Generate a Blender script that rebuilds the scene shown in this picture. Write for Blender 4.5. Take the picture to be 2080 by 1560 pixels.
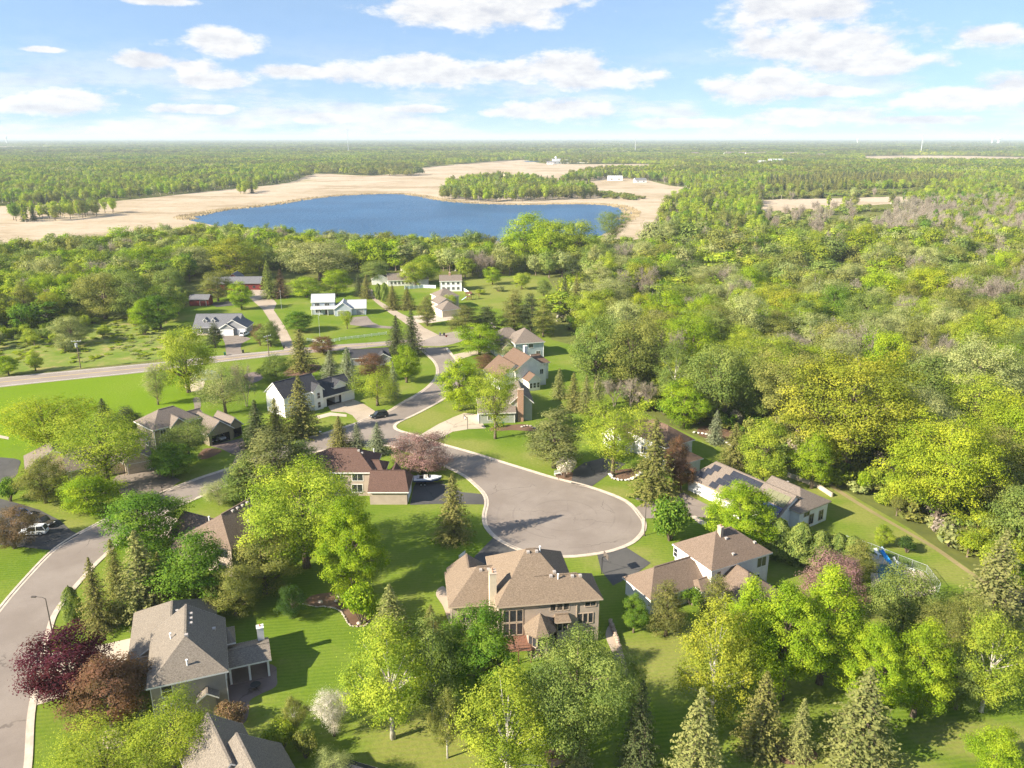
import bpy, bmesh, math, random
import numpy as np
from mathutils import Vector, Matrix
from mathutils.geometry import tessellate_polygon

SC = bpy.context.scene
for _o in list(bpy.data.objects): bpy.data.objects.remove(_o)
COL = SC.collection
R = math.radians
RND = random.Random(7)

# ------------------------------------------------------------------ camera
FPX, CAMH, HORY = 1600.0, 72.0, 279.0          # photo pixels (2080 wide), metres
PITCH = math.atan((780 - HORY) / FPX)
S_, C_ = math.sin(PITCH), math.cos(PITCH)
cam_d = bpy.data.cameras.new('camera')
cam = bpy.data.objects.new('camera', cam_d); COL.objects.link(cam)
cam.location = (0, 0, CAMH)
cam.rotation_euler = (R(90) - PITCH, 0, 0)
cam_d.sensor_width = 36.0
cam_d.lens = FPX / 2080 * 36.0
cam_d.clip_start = 1.0
cam_d.clip_end = 120000.0
SC.camera = cam

# ------------------------------------------------------------------ sun, sky, exposure
SUN_EL = R(30.0)
SUN_H = (-0.902, -0.432)                          # horizontal direction towards the sun
SUN_DIR = Vector((SUN_H[0] * math.cos(SUN_EL), SUN_H[1] * math.cos(SUN_EL), math.sin(SUN_EL)))
sun_d = bpy.data.lights.new('sun', 'SUN')
sun = bpy.data.objects.new('sun', sun_d); COL.objects.link(sun)
sun_d.energy = 5.0
sun_d.color = (1.0, 0.90, 0.72)
sun_d.angle = R(0.55)
sun.rotation_euler = SUN_DIR.to_track_quat('Z', 'Y').to_euler()
sun.location = (-60, -30, 120)

world = bpy.data.worlds.new('World'); SC.world = world; world.use_nodes = True
SKY_STRENGTH = 0.076
def pxdir(x, y):
    xp, yp = (x - 1040) / FPX, (y - 780) / FPX
    v = Vector((xp, C_ - S_ * yp, -(C_ * yp + S_))).normalized()
    return math.degrees(math.atan2(v.x, v.y)), math.degrees(math.asin(v.z))
def build_world():
    nt = world.node_tree; N = nt.nodes; L = nt.links
    N.clear()
    def M(op, a, b=None, c=None, clamp=False):
        n = N.new('ShaderNodeMath'); n.operation = op; n.use_clamp = clamp
        for i, v in enumerate((a, b, c)):
            if v is None: continue
            if isinstance(v, (int, float)): n.inputs[i].default_value = v
            else: L.new(v, n.inputs[i])
        return n.outputs[0]
    out = N.new('ShaderNodeOutputWorld'); bg = N.new('ShaderNodeBackground')
    sky = N.new('ShaderNodeTexSky'); sky.sky_type = 'NISHITA'
    sky.sun_disc = False
    sky.sun_elevation = SUN_EL
    sky.sun_rotation = math.atan2(SUN_H[0], SUN_H[1]) % (2 * math.pi)
    sky.altitude = 250; sky.air_density = 1.0; sky.dust_density = 0.05; sky.ozone_density = 2.4
    tc = N.new('ShaderNodeTexCoord'); sep = N.new('ShaderNodeSeparateXYZ')
    L.new(tc.outputs['Generated'], sep.inputs[0])
    lift = N.new('ShaderNodeVectorMath'); lift.operation = 'ADD'; L.new(tc.outputs['Generated'], lift.inputs[0]); lift.inputs[1].default_value = (0, 0, 0.26)
    nrm = N.new('ShaderNodeVectorMath'); nrm.operation = 'NORMALIZE'; L.new(lift.outputs[0], nrm.inputs[0]); L.new(nrm.outputs[0], sky.inputs['Vector'])
    az = M('MULTIPLY', M('ARCTAN2', sep.outputs[0], sep.outputs[1]), 57.2958)
    el = M('MULTIPLY', M('ARCSINE', sep.outputs[2]), 57.2958)
    pos = N.new('ShaderNodeCombineXYZ'); L.new(az, pos.inputs[0]); L.new(el, pos.inputs[1])
    # wobble the cloud outlines
    ns = N.new('ShaderNodeVectorMath'); ns.operation = 'MULTIPLY'; L.new(pos.outputs[0], ns.inputs[0]); ns.inputs[1].default_value = (0.36, 0.80, 1)
    n1 = N.new('ShaderNodeTexNoise'); n1.inputs['Scale'].default_value = 1.0; n1.inputs['Detail'].default_value = 9; n1.inputs['Roughness'].default_value = 0.62
    L.new(ns.outputs[0], n1.inputs['Vector'])
    ns2 = N.new('ShaderNodeVectorMath'); ns2.operation = 'MULTIPLY'; L.new(pos.outputs[0], ns2.inputs[0]); ns2.inputs[1].default_value = (0.10, 0.45, 1)
    n2 = N.new('ShaderNodeTexNoise'); n2.inputs['Scale'].default_value = 1.0; n2.inputs['Detail'].default_value = 6; n2.inputs['Roughness'].default_value = 0.62
    L.new(ns2.outputs[0], n2.inputs['Vector'])
    clouds = [(445, 84, 80, 30), (290, 124, 72, 17), (390, 134, 55, 16), (430, 163, 85, 20), (590, 146, 85, 15),
              (835, 148, 160, 30), (850, 130, 80, 22), (1010, 148, 80, 20), (1140, 140, 110, 34), (1210, 158, 120, 26), (970, 22, 180, 40), (1080, 5, 110, 16),
              (1630, 10, 150, 55), (1660, 92, 190, 40), (1730, 132, 165, 24), (1540, 178, 105, 32), (1570, 165, 60, 34), (1690, 184, 90, 15),
              (1650, 236, 140, 20), (2010, 74, 75, 26), (1960, 196, 150, 24), (2060, 180, 90, 34), (130, 205, 115, 28), (40, 214, 150, 16),
              (1135, 222, 115, 22), (1060, 228, 90, 12), (330, 2, 62, 9), (90, 100, 40, 6), (400, 222, 90, 10), (660, 240, 80, 12), (850, 222, 70, 8), (1390, 250, 110, 12), (1870, 245, 130, 10)]
    for (a, e, ra, re) in ((-62, 9, 12, 2.6), (-48, 6, 9, 1.8), (58, 8, 12, 2.6), (72, 13, 11, 3), (-80, 15, 14, 3.6), (100, 10, 14, 3), (-115, 12, 14, 3.2), (140, 9, 13, 2.4), (170, 14, 15, 3.5), (-150, 10, 14, 2.8),
                           (-30, 24, 12, 4), (10, 27, 14, 4.5), (42, 22, 11, 3.6), (-65, 30, 16, 5), (85, 32, 18, 5), (150, 32, 18, 5), (-130, 34, 18, 5), (0, 45, 22, 6), (60, 52, 25, 6), (-60, 55, 25, 6)):
        clouds.append((None, a, e, ra, re))
    acc = None
    for c in clouds:
        if c[0] is None: _, a, e, ra, re = c
        else:
            a, e = pxdir(c[0], c[1]); a1, _ = pxdir(c[0] + c[2], c[1]); _, e1 = pxdir(c[0], c[1] - c[3])
            ra, re = abs(a1 - a), abs(e1 - e)
        v = N.new('ShaderNodeVectorMath'); v.operation = 'MULTIPLY_ADD'
        L.new(pos.outputs[0], v.inputs[0]); v.inputs[1].default_value = (1 / ra, 1 / re, 0); v.inputs[2].default_value = (-a / ra, -e / re, 0)
        ln = N.new('ShaderNodeVectorMath'); ln.operation = 'LENGTH'; L.new(v.outputs[0], ln.inputs[0])
        acc = ln.outputs['Value'] if acc is None else M('SMOOTH_MIN', acc, ln.outputs['Value'], 0.35)
    f = M('SUBTRACT', 1.38, acc)
    f = M('MAXIMUM', f, -0.9)
    f = M('ADD', f, M('MULTIPLY', M('SUBTRACT', n1.outputs['Fac'], 0.5), 2.5))
    dens = N.new('ShaderNodeMapRange'); dens.interpolation_type = 'SMOOTHSTEP'
    dens.inputs['From Min'].default_value = 0.0; dens.inputs['From Max'].default_value = 0.72
    L.new(f, dens.inputs['Value'])
    # thin streaky layer thickening towards the horizon
    lo = N.new('ShaderNodeMapRange'); lo.interpolation_type = 'SMOOTHSTEP'
    lo.inputs['From Min'].default_value = 7.0; lo.inputs['From Max'].default_value = 0.0
    L.new(el, lo.inputs['Value'])
    st = N.new('ShaderNodeMapRange'); st.interpolation_type = 'SMOOTHSTEP'
    st.inputs['From Min'].default_value = 0.44; st.inputs['From Max'].default_value = 0.60
    L.new(n2.outputs['Fac'], st.inputs['Value'])
    thin = M('MULTIPLY', M('MULTIPLY', st.outputs[0], lo.outputs[0]), 0.75)
    veil = M('MULTIPLY', lo.outputs[0], 0.12)
    veil = M('ADD', veil, 0.05)
    tot = M('MAXIMUM', M('MULTIPLY', dens.outputs[0], 0.96), M('ADD', thin, veil), clamp=True)
    # light painted into the cloud colour: bright upper left, grey undersides
    rel = N.new('ShaderNodeMapRange'); rel.inputs['From Min'].default_value = 0.0; rel.inputs['From Max'].default_value = 1.5
    L.new(f, rel.inputs['Value'])
    sh = N.new('ShaderNodeVectorMath'); sh.operation = 'ADD'; L.new(ns.outputs[0], sh.inputs[0]); sh.inputs[1].default_value = (-0.10, 0.42, 0)
    n1b = N.new('ShaderNodeTexNoise'); n1b.inputs['Scale'].default_value = 1.0; n1b.inputs['Detail'].default_value = 4; n1b.inputs['Roughness'].default_value = 0.55
    L.new(sh.outputs[0], n1b.inputs['Vector'])
    rel2 = M('ADD', M('MULTIPLY', M('SUBTRACT', n1.outputs['Fac'], n1b.outputs['Fac']), 2.6), M('SUBTRACT', 0.85, M('MULTIPLY', rel.outputs[0], 0.30)), clamp=True)
    cc = N.new('ShaderNodeMix'); cc.data_type = 'RGBA'
    L.new(rel2, cc.inputs['Factor'])
    cc.inputs['A'].default_value = (3.55, 3.68, 4.05, 1); cc.inputs['B'].default_value = (5.3, 5.25, 5.2, 1)
    mx = N.new('ShaderNodeMix'); mx.data_type = 'RGBA'
    L.new(tot, mx.inputs['Factor']); tn = N.new('ShaderNodeMix'); tn.data_type = 'RGBA'; tn.blend_type = 'MULTIPLY'; tn.inputs['Factor'].default_value = 1.0; L.new(sky.outputs[0], tn.inputs['A']); tn.inputs['B'].default_value = (1.58, 1.50, 1.36, 1); L.new(tn.outputs['Result'], mx.inputs['A']); L.new(cc.outputs['Result'], mx.inputs['B'])
    L.new(mx.outputs['Result'], bg.inputs['Color']); bg.inputs['Strength'].default_value = SKY_STRENGTH
    L.new(bg.outputs[0], out.inputs['Surface'])
build_world()
world.cycles.sampling_method = 'MANUAL'; world.cycles.sample_map_resolution = 512

SC.view_settings.view_transform = 'Standard'; SC.view_settings.look = 'None'
SC.view_settings.gamma = 1.0; SC.view_settings.use_curve_mapping = False
SC.view_settings.exposure = 1.40
cy = SC.cycles
cy.use_denoising = True; cy.denoiser = 'OPENIMAGEDENOISE'; cy.denoising_input_passes = 'RGB_ALBEDO_NORMAL'; cy.denoising_prefilter = 'NONE'
cy.max_bounces = 7; cy.diffuse_bounces = 5; cy.glossy_bounces = 2; cy.transmission_bounces = 3; cy.transparent_max_bounces = 6; cy.volume_bounces = 1
cy.caustics_reflective = False; cy.caustics_refractive = False
cy.use_adaptive_sampling = True; cy.adaptive_threshold = 0.02

# ------------------------------------------------------------------ pixel <-> ground helpers
def G(x, y, z=0.0):
    xp, yp = (x - 1040) / FPX, (y - 780) / FPX
    t = (CAMH - z) / (C_ * yp + S_)
    return Vector((xp * t, (C_ - S_ * yp) * t, z))
def HT(Y, y):
    yp = (y - 780) / FPX
    return CAMH - Y * (C_ * yp + S_) / (C_ - S_ * yp)
def PX(X, Y, Z=0.0):
    dz = CAMH - Z; zc = C_ * Y + S_ * dz
    return 1040 + FPX * X / zc, 780 + FPX * (-S_ * Y + C_ * dz) / zc
def inpoly(x, y, P):
    ins = False; j = len(P) - 1
    for i in range(len(P)):
        if (P[i][1] > y) != (P[j][1] > y) and x < (P[j][0] - P[i][0]) * (y - P[i][1]) / (P[j][1] - P[i][1]) + P[i][0]: ins = not ins
        j = i
    return ins
def spline(P, n=5, closed=True):
    out = []; m = len(P)
    rng = range(m) if closed else range(m - 1)
    for i in rng:
        if closed: p0, p1, p2, p3 = P[i - 1], P[i], P[(i + 1) % m], P[(i + 2) % m]
        else: p0, p1, p2, p3 = P[max(i - 1, 0)], P[i], P[i + 1], P[min(i + 2, m - 1)]
        for k in range(n):
            t = k / n
            out.append(tuple(0.5 * (2 * p1[d] + (p2[d] - p0[d]) * t + (2 * p0[d] - 5 * p1[d] + 4 * p2[d] - p3[d]) * t * t + (3 * p1[d] - p0[d] - 3 * p2[d] + p3[d]) * t ** 3) for d in range(2)))
    if not closed: out.append(tuple(P[-1][:2]))
    return out

# ------------------------------------------------------------------ materials
def newmat(name):
    m = bpy.data.materials.new(name); m.use_nodes = True
    nt = m.node_tree; nt.nodes.clear()
    o = nt.nodes.new('ShaderNodeOutputMaterial')
    return m, nt, nt.nodes, nt.links, o
def noise(N, L, scale, detail=4, rough=0.6, vec=None, coord='Object', stretch=None):
    tc = N.new('ShaderNodeTexCoord')
    src = vec or tc.outputs[coord]
    if stretch:
        v = N.new('ShaderNodeVectorMath'); v.operation = 'MULTIPLY'; L.new(src, v.inputs[0]); v.inputs[1].default_value = stretch; src = v.outputs[0]
    n = N.new('ShaderNodeTexNoise'); n.inputs['Scale'].default_value = scale; n.inputs['Detail'].default_value = detail; n.inputs['Roughness'].default_value = rough
    L.new(src, n.inputs['Vector'])
    return n.outputs['Fac']
def ramp(N, L, fac, stops):
    r = N.new('ShaderNodeValToRGB'); e = r.color_ramp.elements
    while len(e) < len(stops): e.new(0.5)
    for i, (p, c) in enumerate(stops): e[i].position = p; e[i].color = (*c, 1)
    L.new(fac, r.inputs[0]); return r.outputs[0]
def mixc(N, L, fac, a, b, blend='MIX'):
    m = N.new('ShaderNodeMix'); m.data_type = 'RGBA'; m.blend_type = blend
    for k, v in (('Factor', fac), ('A', a), ('B', b)):
        if isinstance(v, (int, float)): m.inputs[k].default_value = v
        elif isinstance(v, tuple): m.inputs[k].default_value = (*v, 1)
        else: L.new(v, m.inputs[k])
    return m.outputs['Result']
def maprange(N, L, v, a, b, c=0.0, d=1.0):
    m = N.new('ShaderNodeMapRange'); m.interpolation_type = 'SMOOTHSTEP'
    for k, x in (('From Min', a), ('From Max', b), ('To Min', c), ('To Max', d)): m.inputs[k].default_value = x
    L.new(v, m.inputs['Value']); return m.outputs[0]
def bsdf(N, L, o, col, rough=0.8, spec=0.2, metal=0.0, bump=None, bstr=0.3, bdist=0.02):
    b = N.new('ShaderNodeBsdfPrincipled')
    if isinstance(col, tuple): b.inputs['Base Color'].default_value = (*col, 1)
    else: L.new(col, b.inputs['Base Color'])
    b.inputs['Roughness'].default_value = rough; b.inputs['Specular IOR Level'].default_value = spec; b.inputs['Metallic'].default_value = metal
    if bump is not None:
        n = N.new('ShaderNodeBump'); n.inputs['Strength'].default_value = bstr; n.inputs['Distance'].default_value = bdist
        L.new(bump, n.inputs['Height']); L.new(n.outputs[0], b.inputs['Normal'])
    L.new(b.outputs[0], o.inputs['Surface']); return b
MAT = {}
def plain(name, col, rough=0.7, spec=0.3, metal=0.0, var=0.12, scale=3.0):
    m, nt, N, L, o = newmat(name)
    f = noise(N, L, scale, 4)
    c = mixc(N, L, maprange(N, L, f, 0.3, 0.7), tuple(x * (1 - var) for x in col), tuple(min(1, x * (1 + var)) for x in col))
    bsdf(N, L, o, c, rough, spec, metal)
    MAT[name] = m; return m
def shingle(name, col, col2=None):
    m, nt, N, L, o = newmat(name)
    col2 = col2 or tuple(x * 0.62 for x in col)
    f1 = noise(N, L, 5.0, 3, 0.7, stretch=(1, 1, 3)); f2 = noise(N, L, 0.25, 4, 0.6)
    c = mixc(N, L, maprange(N, L, f1, 0.32, 0.68), col2, tuple(min(1, x * 1.25) for x in col))
    c = mixc(N, L, maprange(N, L, f2, 0.35, 0.75, 0, 0.35), c, tuple(x * 0.8 for x in col))
    tc = N.new('ShaderNodeTexCoord'); w = N.new('ShaderNodeTexWave'); w.bands_direction = 'Z'; w.wave_profile = 'SAW'
    w.inputs['Scale'].default_value = 2.6; w.inputs['Distortion'].default_value = 0.4; w.inputs['Detail'].default_value = 1
    L.new(tc.outputs['Object'], w.inputs['Vector'])
    c = mixc(N, L, maprange(N, L, w.outputs['Fac'], 0.0, 0.35, 0.22, 0.0), c, tuple(x * 0.45 for x in col))
    bsdf(N, L, o, c, 0.92, 0.1, bump=w.outputs['Fac'], bstr=0.35, bdist=0.03)
    MAT[name] = m
def siding(name, col, scale=2.2, axis='Z'):
    m, nt, N, L, o = newmat(name)
    tc = N.new('ShaderNodeTexCoord'); w = N.new('ShaderNodeTexWave'); w.bands_direction = axis; w.wave_profile = 'SAW'
    w.inputs['Scale'].default_value = scale; L.new(tc.outputs['Object'], w.inputs['Vector'])
    f = noise(N, L, 0.7, 5)
    c = mixc(N, L, maprange(N, L, f, 0.3, 0.7), tuple(x * 0.9 for x in col), tuple(min(1, x * 1.06) for x in col))
    c = mixc(N, L, maprange(N, L, w.outputs['Fac'], 0.0, 0.2, 0.28, 0.0), c, tuple(x * 0.6 for x in col))
    bsdf(N, L, o, c, 0.7, 0.25, bump=w.outputs['Fac'], bstr=0.4, bdist=0.02)
    MAT[name] = m
def brick(name, a, b, mortar, scale=4.0):
    m, nt, N, L, o = newmat(name)
    tc = N.new('ShaderNodeTexCoord'); sp = N.new('ShaderNodeSeparateXYZ'); L.new(tc.outputs['Object'], sp.inputs[0])
    ad = N.new('ShaderNodeMath'); ad.operation = 'ADD'; L.new(sp.outputs[0], ad.inputs[0]); L.new(sp.outputs[1], ad.inputs[1])
    cb = N.new('ShaderNodeCombineXYZ'); L.new(ad.outputs[0], cb.inputs[0]); L.new(sp.outputs[2], cb.inputs[1])
    t = N.new('ShaderNodeTexBrick'); t.inputs['Scale'].default_value = scale
    t.inputs['Color1'].default_value = (*a, 1); t.inputs['Color2'].default_value = (*b, 1); t.inputs['Mortar'].default_value = (*mortar, 1)
    L.new(cb.outputs[0], t.inputs['Vector'])
    bsdf(N, L, o, t.outputs['Color'], 0.9, 0.1); MAT[name] = m

def leafmat(name, instancer):
    m, nt, N, L, o = newmat(name)
    if instancer:
        a = N.new('ShaderNodeAttribute'); a.attribute_type = 'INSTANCER'; a.attribute_name = 'tint'; base = a.outputs['Color']
    else:
        oi = N.new('ShaderNodeObjectInfo'); base = oi.outputs['Color']
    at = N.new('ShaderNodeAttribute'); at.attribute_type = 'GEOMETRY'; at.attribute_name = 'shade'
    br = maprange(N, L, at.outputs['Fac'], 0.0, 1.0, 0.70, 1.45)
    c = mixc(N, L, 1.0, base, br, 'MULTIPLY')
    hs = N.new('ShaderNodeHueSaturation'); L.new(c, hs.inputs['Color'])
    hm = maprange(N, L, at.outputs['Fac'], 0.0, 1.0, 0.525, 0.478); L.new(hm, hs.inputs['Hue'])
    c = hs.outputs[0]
    d = N.new('ShaderNodeBsdfDiffuse'); t = N.new('ShaderNodeBsdfTranslucent'); mx = N.new('ShaderNodeMixShader')
    L.new(c, d.inputs['Color'])
    tcol = mixc(N, L, 1.0, c, (1.0, 1.05, 0.55), 'MULTIPLY'); L.new(tcol, t.inputs['Color'])
    mx.inputs[0].default_value = 0.37
    L.new(d.outputs[0], mx.inputs[1]); L.new(t.outputs[0], mx.inputs[2]); L.new(mx.outputs[0], o.inputs['Surface'])
    MAT[name] = m
leafmat('leaf', False); leafmat('wood_leaf', True)

def bark(name, a, b, scale=6):
    m, nt, N, L, o = newmat(name)
    f = noise(N, L, scale, 5, 0.7, stretch=(1, 1, 0.35))
    bsdf(N, L, o, mixc(N, L, maprange(N, L, f, 0.35, 0.65), a, b), 0.95, 0.05); MAT[name] = m
bark('bark', (0.10, 0.075, 0.055), (0.21, 0.165, 0.13)); bark('bark_pale', (0.22, 0.20, 0.17), (0.62, 0.58, 0.50), 3)
bark('bark_dead', (0.20, 0.155, 0.135), (0.36, 0.29, 0.26))

def ground_mats():
    # wild ground between the woods
    m, nt, N, L, o = newmat('wild_ground')
    f = noise(N, L, 0.012, 6, 0.65); f2 = noise(N, L, 0.35, 5, 0.7)
    c = ramp(N, L, f, [(0.30, (0.10, 0.11, 0.03)), (0.48, (0.15, 0.165, 0.045)), (0.62, (0.20, 0.195, 0.065)), (0.74, (0.27, 0.23, 0.11))])
    c = mixc(N, L, maprange(N, L, f2, 0.3, 0.7, 0, 0.55), c, (0.07, 0.085, 0.03))
    bsdf(N, L, o, c, 1.0, 0.0); MAT['wild_ground'] = m
    # mown lawns
    m, nt, N, L, o = newmat('lawn')
    f = noise(N, L, 0.045, 5, 0.6); f2 = noise(N, L, 1.6, 4, 0.7); f3 = noise(N, L, 0.16, 4, 0.65)
    c = ramp(N, L, f, [(0.28, (0.088, 0.150, 0.016)), (0.44, (0.128, 0.186, 0.024)), (0.57, (0.178, 0.214, 0.040)), (0.70, (0.245, 0.23, 0.075))])
    c = mixc(N, L, maprange(N, L, f3, 0.56, 0.78, 0, 0.5), c, (0.24, 0.235, 0.075))
    # worn and freshly mown areas of the lawns (places of their own on the ground)
    tcg = N.new('ShaderNodeTexCoord'); wob = N.new('ShaderNodeTexNoise'); wob.inputs['Scale'].default_value = 0.11; wob.inputs['Detail'].default_value = 6; wob.inputs['Roughness'].default_value = 0.7; L.new(tcg.outputs['Object'], wob.inputs['Vector'])
    for col_, lst in (((0.155, 0.245, 0.012), [(150, 800, 260, 62), (-60, 860, 330, 120), (300, 830, 120, 40)]), ((0.25, 0.235, 0.075), [(1330, 1345, 90, 70), (1400, 1300, 70, 40), (1750, 1560, 170, 40), (1990, 1500, 150, 45), (860, 1510, 150, 70), (1740, 1040, 60, 24), (1840, 1100, 80, 26), (1950, 1165, 80, 30), (1700, 1000, 60, 18), (858, 850, 60, 24), (940, 905, 60, 16), (1400, 1003, 50, 12), (1290, 1120, 40, 14), (1030, 585, 110, 26), (640, 720, 60, 12), (1240, 1000, 40, 14), (120, 1072, 60, 20), (300, 1520, 130, 50), (1600, 1545, 60, 20)])):
        acc = None
        for (x, y, rx, ry) in lst:
            c0 = G(x, y); ex = abs(G(x + rx, y).x - c0.x); ey = abs(G(x, y - ry).y - G(x, y + ry).y) / 2
            vm = N.new('ShaderNodeVectorMath'); vm.operation = 'MULTIPLY_ADD'; L.new(tcg.outputs['Object'], vm.inputs[0]); vm.inputs[1].default_value = (1 / ex, 1 / ey, 0); vm.inputs[2].default_value = (-c0.x / ex, -c0.y / ey, 0)
            ln = N.new('ShaderNodeVectorMath'); ln.operation = 'LENGTH'; L.new(vm.outputs[0], ln.inputs[0])
            if acc is None: acc = ln.outputs['Value']
            else:
                mn = N.new('ShaderNodeMath'); mn.operation = 'MINIMUM'; L.new(acc, mn.inputs[0]); L.new(ln.outputs['Value'], mn.inputs[1]); acc = mn.outputs[0]
        sm = N.new('ShaderNodeMath'); sm.operation = 'MULTIPLY_ADD'; L.new(wob.outputs['Fac'], sm.inputs[0]); sm.inputs[1].default_value = 1.5; L.new(acc, sm.inputs[2])
        c = mixc(N, L, maprange(N, L, sm.outputs[0], 2.05, 1.25, 0, 0.8), c, col_)
    c = mixc(N, L, maprange(N, L, f2, 0.3, 0.7, 0, 0.35), c, (0.055, 0.12, 0.010))
    tc = N.new('ShaderNodeTexCoord'); mp = N.new('ShaderNodeMapping'); mp.inputs['Rotation'].default_value = (0, 0, R(-8)); L.new(tc.outputs['Object'], mp.inputs[0])
    w = N.new('ShaderNodeTexWave'); w.bands_direction = 'Y'; w.inputs['Scale'].default_value = 0.42; w.inputs['Distortion'].default_value = 3.0; w.inputs['Detail'].default_value = 2
    L.new(mp.outputs[0], w.inputs['Vector'])
    c = mixc(N, L, maprange(N, L, w.outputs['Fac'], 0.2, 0.8, 0.0, 0.24), c, (0.20, 0.27, 0.03))
    bsdf(N, L, o, c, 1.0, 0.0, bump=f2, bstr=0.5, bdist=0.12); MAT['lawn'] = m
    for nm, a, b in (('lawn_bright', (0.14, 0.225, 0.012), (0.20, 0.27, 0.022)), ('lawn_dry', (0.17, 0.19, 0.035), (0.27, 0.235, 0.085))):
        m, nt, N, L, o = newmat(nm); f = noise(N, L, 0.07, 6, 0.65, stretch=(0.5, 1, 1)); f2 = noise(N, L, 1.8, 4, 0.7)
        c = mixc(N, L, maprange(N, L, f, 0.32, 0.68), a, b); c = mixc(N, L, maprange(N, L, f2, 0.3, 0.7, 0, 0.3), c, tuple(x * 0.6 for x in a))
        bsdf(N, L, o, c, 1.0, 0.0, bump=f2, bstr=0.5, bdist=0.12); MAT[nm] = m
    m, nt, N, L, o = newmat('dry_field')
    f = noise(N, L, 0.10, 6, 0.7); f2 = noise(N, L, 0.9, 4, 0.7)
    c = ramp(N, L, f, [(0.38, (0.13, 0.20, 0.03)), (0.52, (0.20, 0.235, 0.055)), (0.62, (0.31, 0.26, 0.11)), (0.74, (0.42, 0.31, 0.17))])
    c = mixc(N, L, maprange(N, L, f2, 0.4, 0.7, 0, 0.5), c, (0.14, 0.16, 0.05))
    bsdf(N, L, o, c, 1.0, 0.0); MAT['dry_field'] = m
    m, nt, N, L, o = newmat('marsh')
    f = noise(N, L, 0.008, 7, 0.7, stretch=(1, 0.6, 1)); f2 = noise(N, L, 0.08, 5, 0.75)
    c = ramp(N, L, f, [(0.30, (0.33, 0.255, 0.165)), (0.45, (0.43, 0.345, 0.25)), (0.62, (0.50, 0.41, 0.315)), (0.75, (0.36, 0.315, 0.19))])
    c = mixc(N, L, maprange(N, L, f2, 0.45, 0.8, 0, 0.5), c, (0.27, 0.22, 0.13))
    f3 = noise(N, L, 0.02, 7, 0.75, stretch=(0.30, 0.55, 1)); f4 = noise(N, L, 0.012, 6, 0.75, stretch=(1, 0.5, 1))
    c = mixc(N, L, maprange(N, L, f3, 0.48, 0.62, 0, 0.75), c, (0.28, 0.215, 0.135))
    c = mixc(N, L, maprange(N, L, f4, 0.60, 0.70, 0, 0.65), c, (0.21, 0.22, 0.09))
    bsdf(N, L, o, c, 1.0, 0.0, bump=f2, bstr=0.6, bdist=1.2); MAT['marsh'] = m
    def asph(name, a, b, rings=None, crack=0.25):
        m, nt, N, L, o = newmat(name)
        f = noise(N, L, 0.12, 5, 0.6); f2 = noise(N, L, 9.0, 3, 0.7)
        c = mixc(N, L, maprange(N, L, f, 0.3, 0.7), a, b)
        c = mixc(N, L, maprange(N, L, f2, 0.35, 0.7, 0.0, 0.35), c, tuple(x * 0.75 for x in a))
        if crack:
            tcc = N.new('ShaderNodeTexCoord'); wn = N.new('ShaderNodeTexNoise'); wn.inputs['Scale'].default_value = 0.5; wn.inputs['Detail'].default_value = 4; L.new(tcc.outputs['Object'], wn.inputs['Vector'])
            va = N.new('ShaderNodeVectorMath'); va.operation = 'MULTIPLY_ADD'; L.new(wn.outputs['Color'], va.inputs[0]); va.inputs[1].default_value = (3, 3, 0); L.new(tcc.outputs['Object'], va.inputs[2])
            vo = N.new('ShaderNodeTexVoronoi'); vo.feature = 'DISTANCE_TO_EDGE'; vo.inputs['Scale'].default_value = 0.11; L.new(va.outputs[0], vo.inputs['Vector'])
            msk = noise(N, L, 0.07, 3, 0.6)
            mk = N.new('ShaderNodeMath'); mk.operation = 'MULTIPLY'; L.new(maprange(N, L, vo.outputs['Distance'], 0.012, 0.004, 0, crack * 2.2), mk.inputs[0]); L.new(maprange(N, L, msk, 0.46, 0.56), mk.inputs[1])
            c = mixc(N, L, mk.outputs[0], c, tuple(x * 0.4 for x in a))
            pn = noise(N, L, 0.035, 2, 0.4); c = mixc(N, L, maprange(N, L, pn, 0.55, 0.60, 0, 0.22), c, tuple(x * 0.78 for x in a))
        if rings:
            tc = N.new('ShaderNodeTexCoord'); v = N.new('ShaderNodeVectorMath'); v.operation = 'DISTANCE'; L.new(tc.outputs['Object'], v.inputs[0]); v.inputs[1].default_value = rings
            cb = N.new('ShaderNodeCombineXYZ'); L.new(v.outputs['Value'], cb.inputs[0])
            rf = noise(N, L, 0.85, 4, 0.7, vec=cb.outputs[0]); br = noise(N, L, 0.16, 4, 0.6)
            inside = maprange(N, L, v.outputs['Value'], 16.0, 11.0)
            mm = N.new('ShaderNodeMath'); mm.operation = 'MULTIPLY'; L.new(maprange(N, L, rf, 0.50, 0.64, 0, 0.36), mm.inputs[0]); L.new(inside, mm.inputs[1])
            mm2 = N.new('ShaderNodeMath'); mm2.operation = 'MULTIPLY'; L.new(mm.outputs[0], mm2.inputs[0]); L.new(maprange(N, L, br, 0.42, 0.58, 0.15, 1), mm2.inputs[1])
            c = mixc(N, L, mm2.outputs[0], c, tuple(x * 0.62 for x in a))
        bsdf(N, L, o, c, 0.9, 0.15, bump=f2, bstr=0.15, bdist=0.01); MAT[name] = m
    cc = G(1145, 1046)
    asph('street_asphalt', (0.222, 0.184, 0.158), (0.28, 0.238, 0.207), rings=(cc.x, cc.y, 0))
    asph('road_asphalt', (0.27, 0.225, 0.195), (0.33, 0.28, 0.245))
    asph('dark_asphalt', (0.075, 0.072, 0.072), (0.11, 0.105, 0.10))
    asph('drive_asphalt', (0.20, 0.165, 0.14), (0.27, 0.225, 0.195))
    asph('concrete', (0.46, 0.385, 0.30), (0.56, 0.475, 0.385))
    asph('gravel', (0.36, 0.29, 0.225), (0.46, 0.38, 0.30))
    asph('paver', (0.17, 0.13, 0.12), (0.26, 0.20, 0.185))
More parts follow.
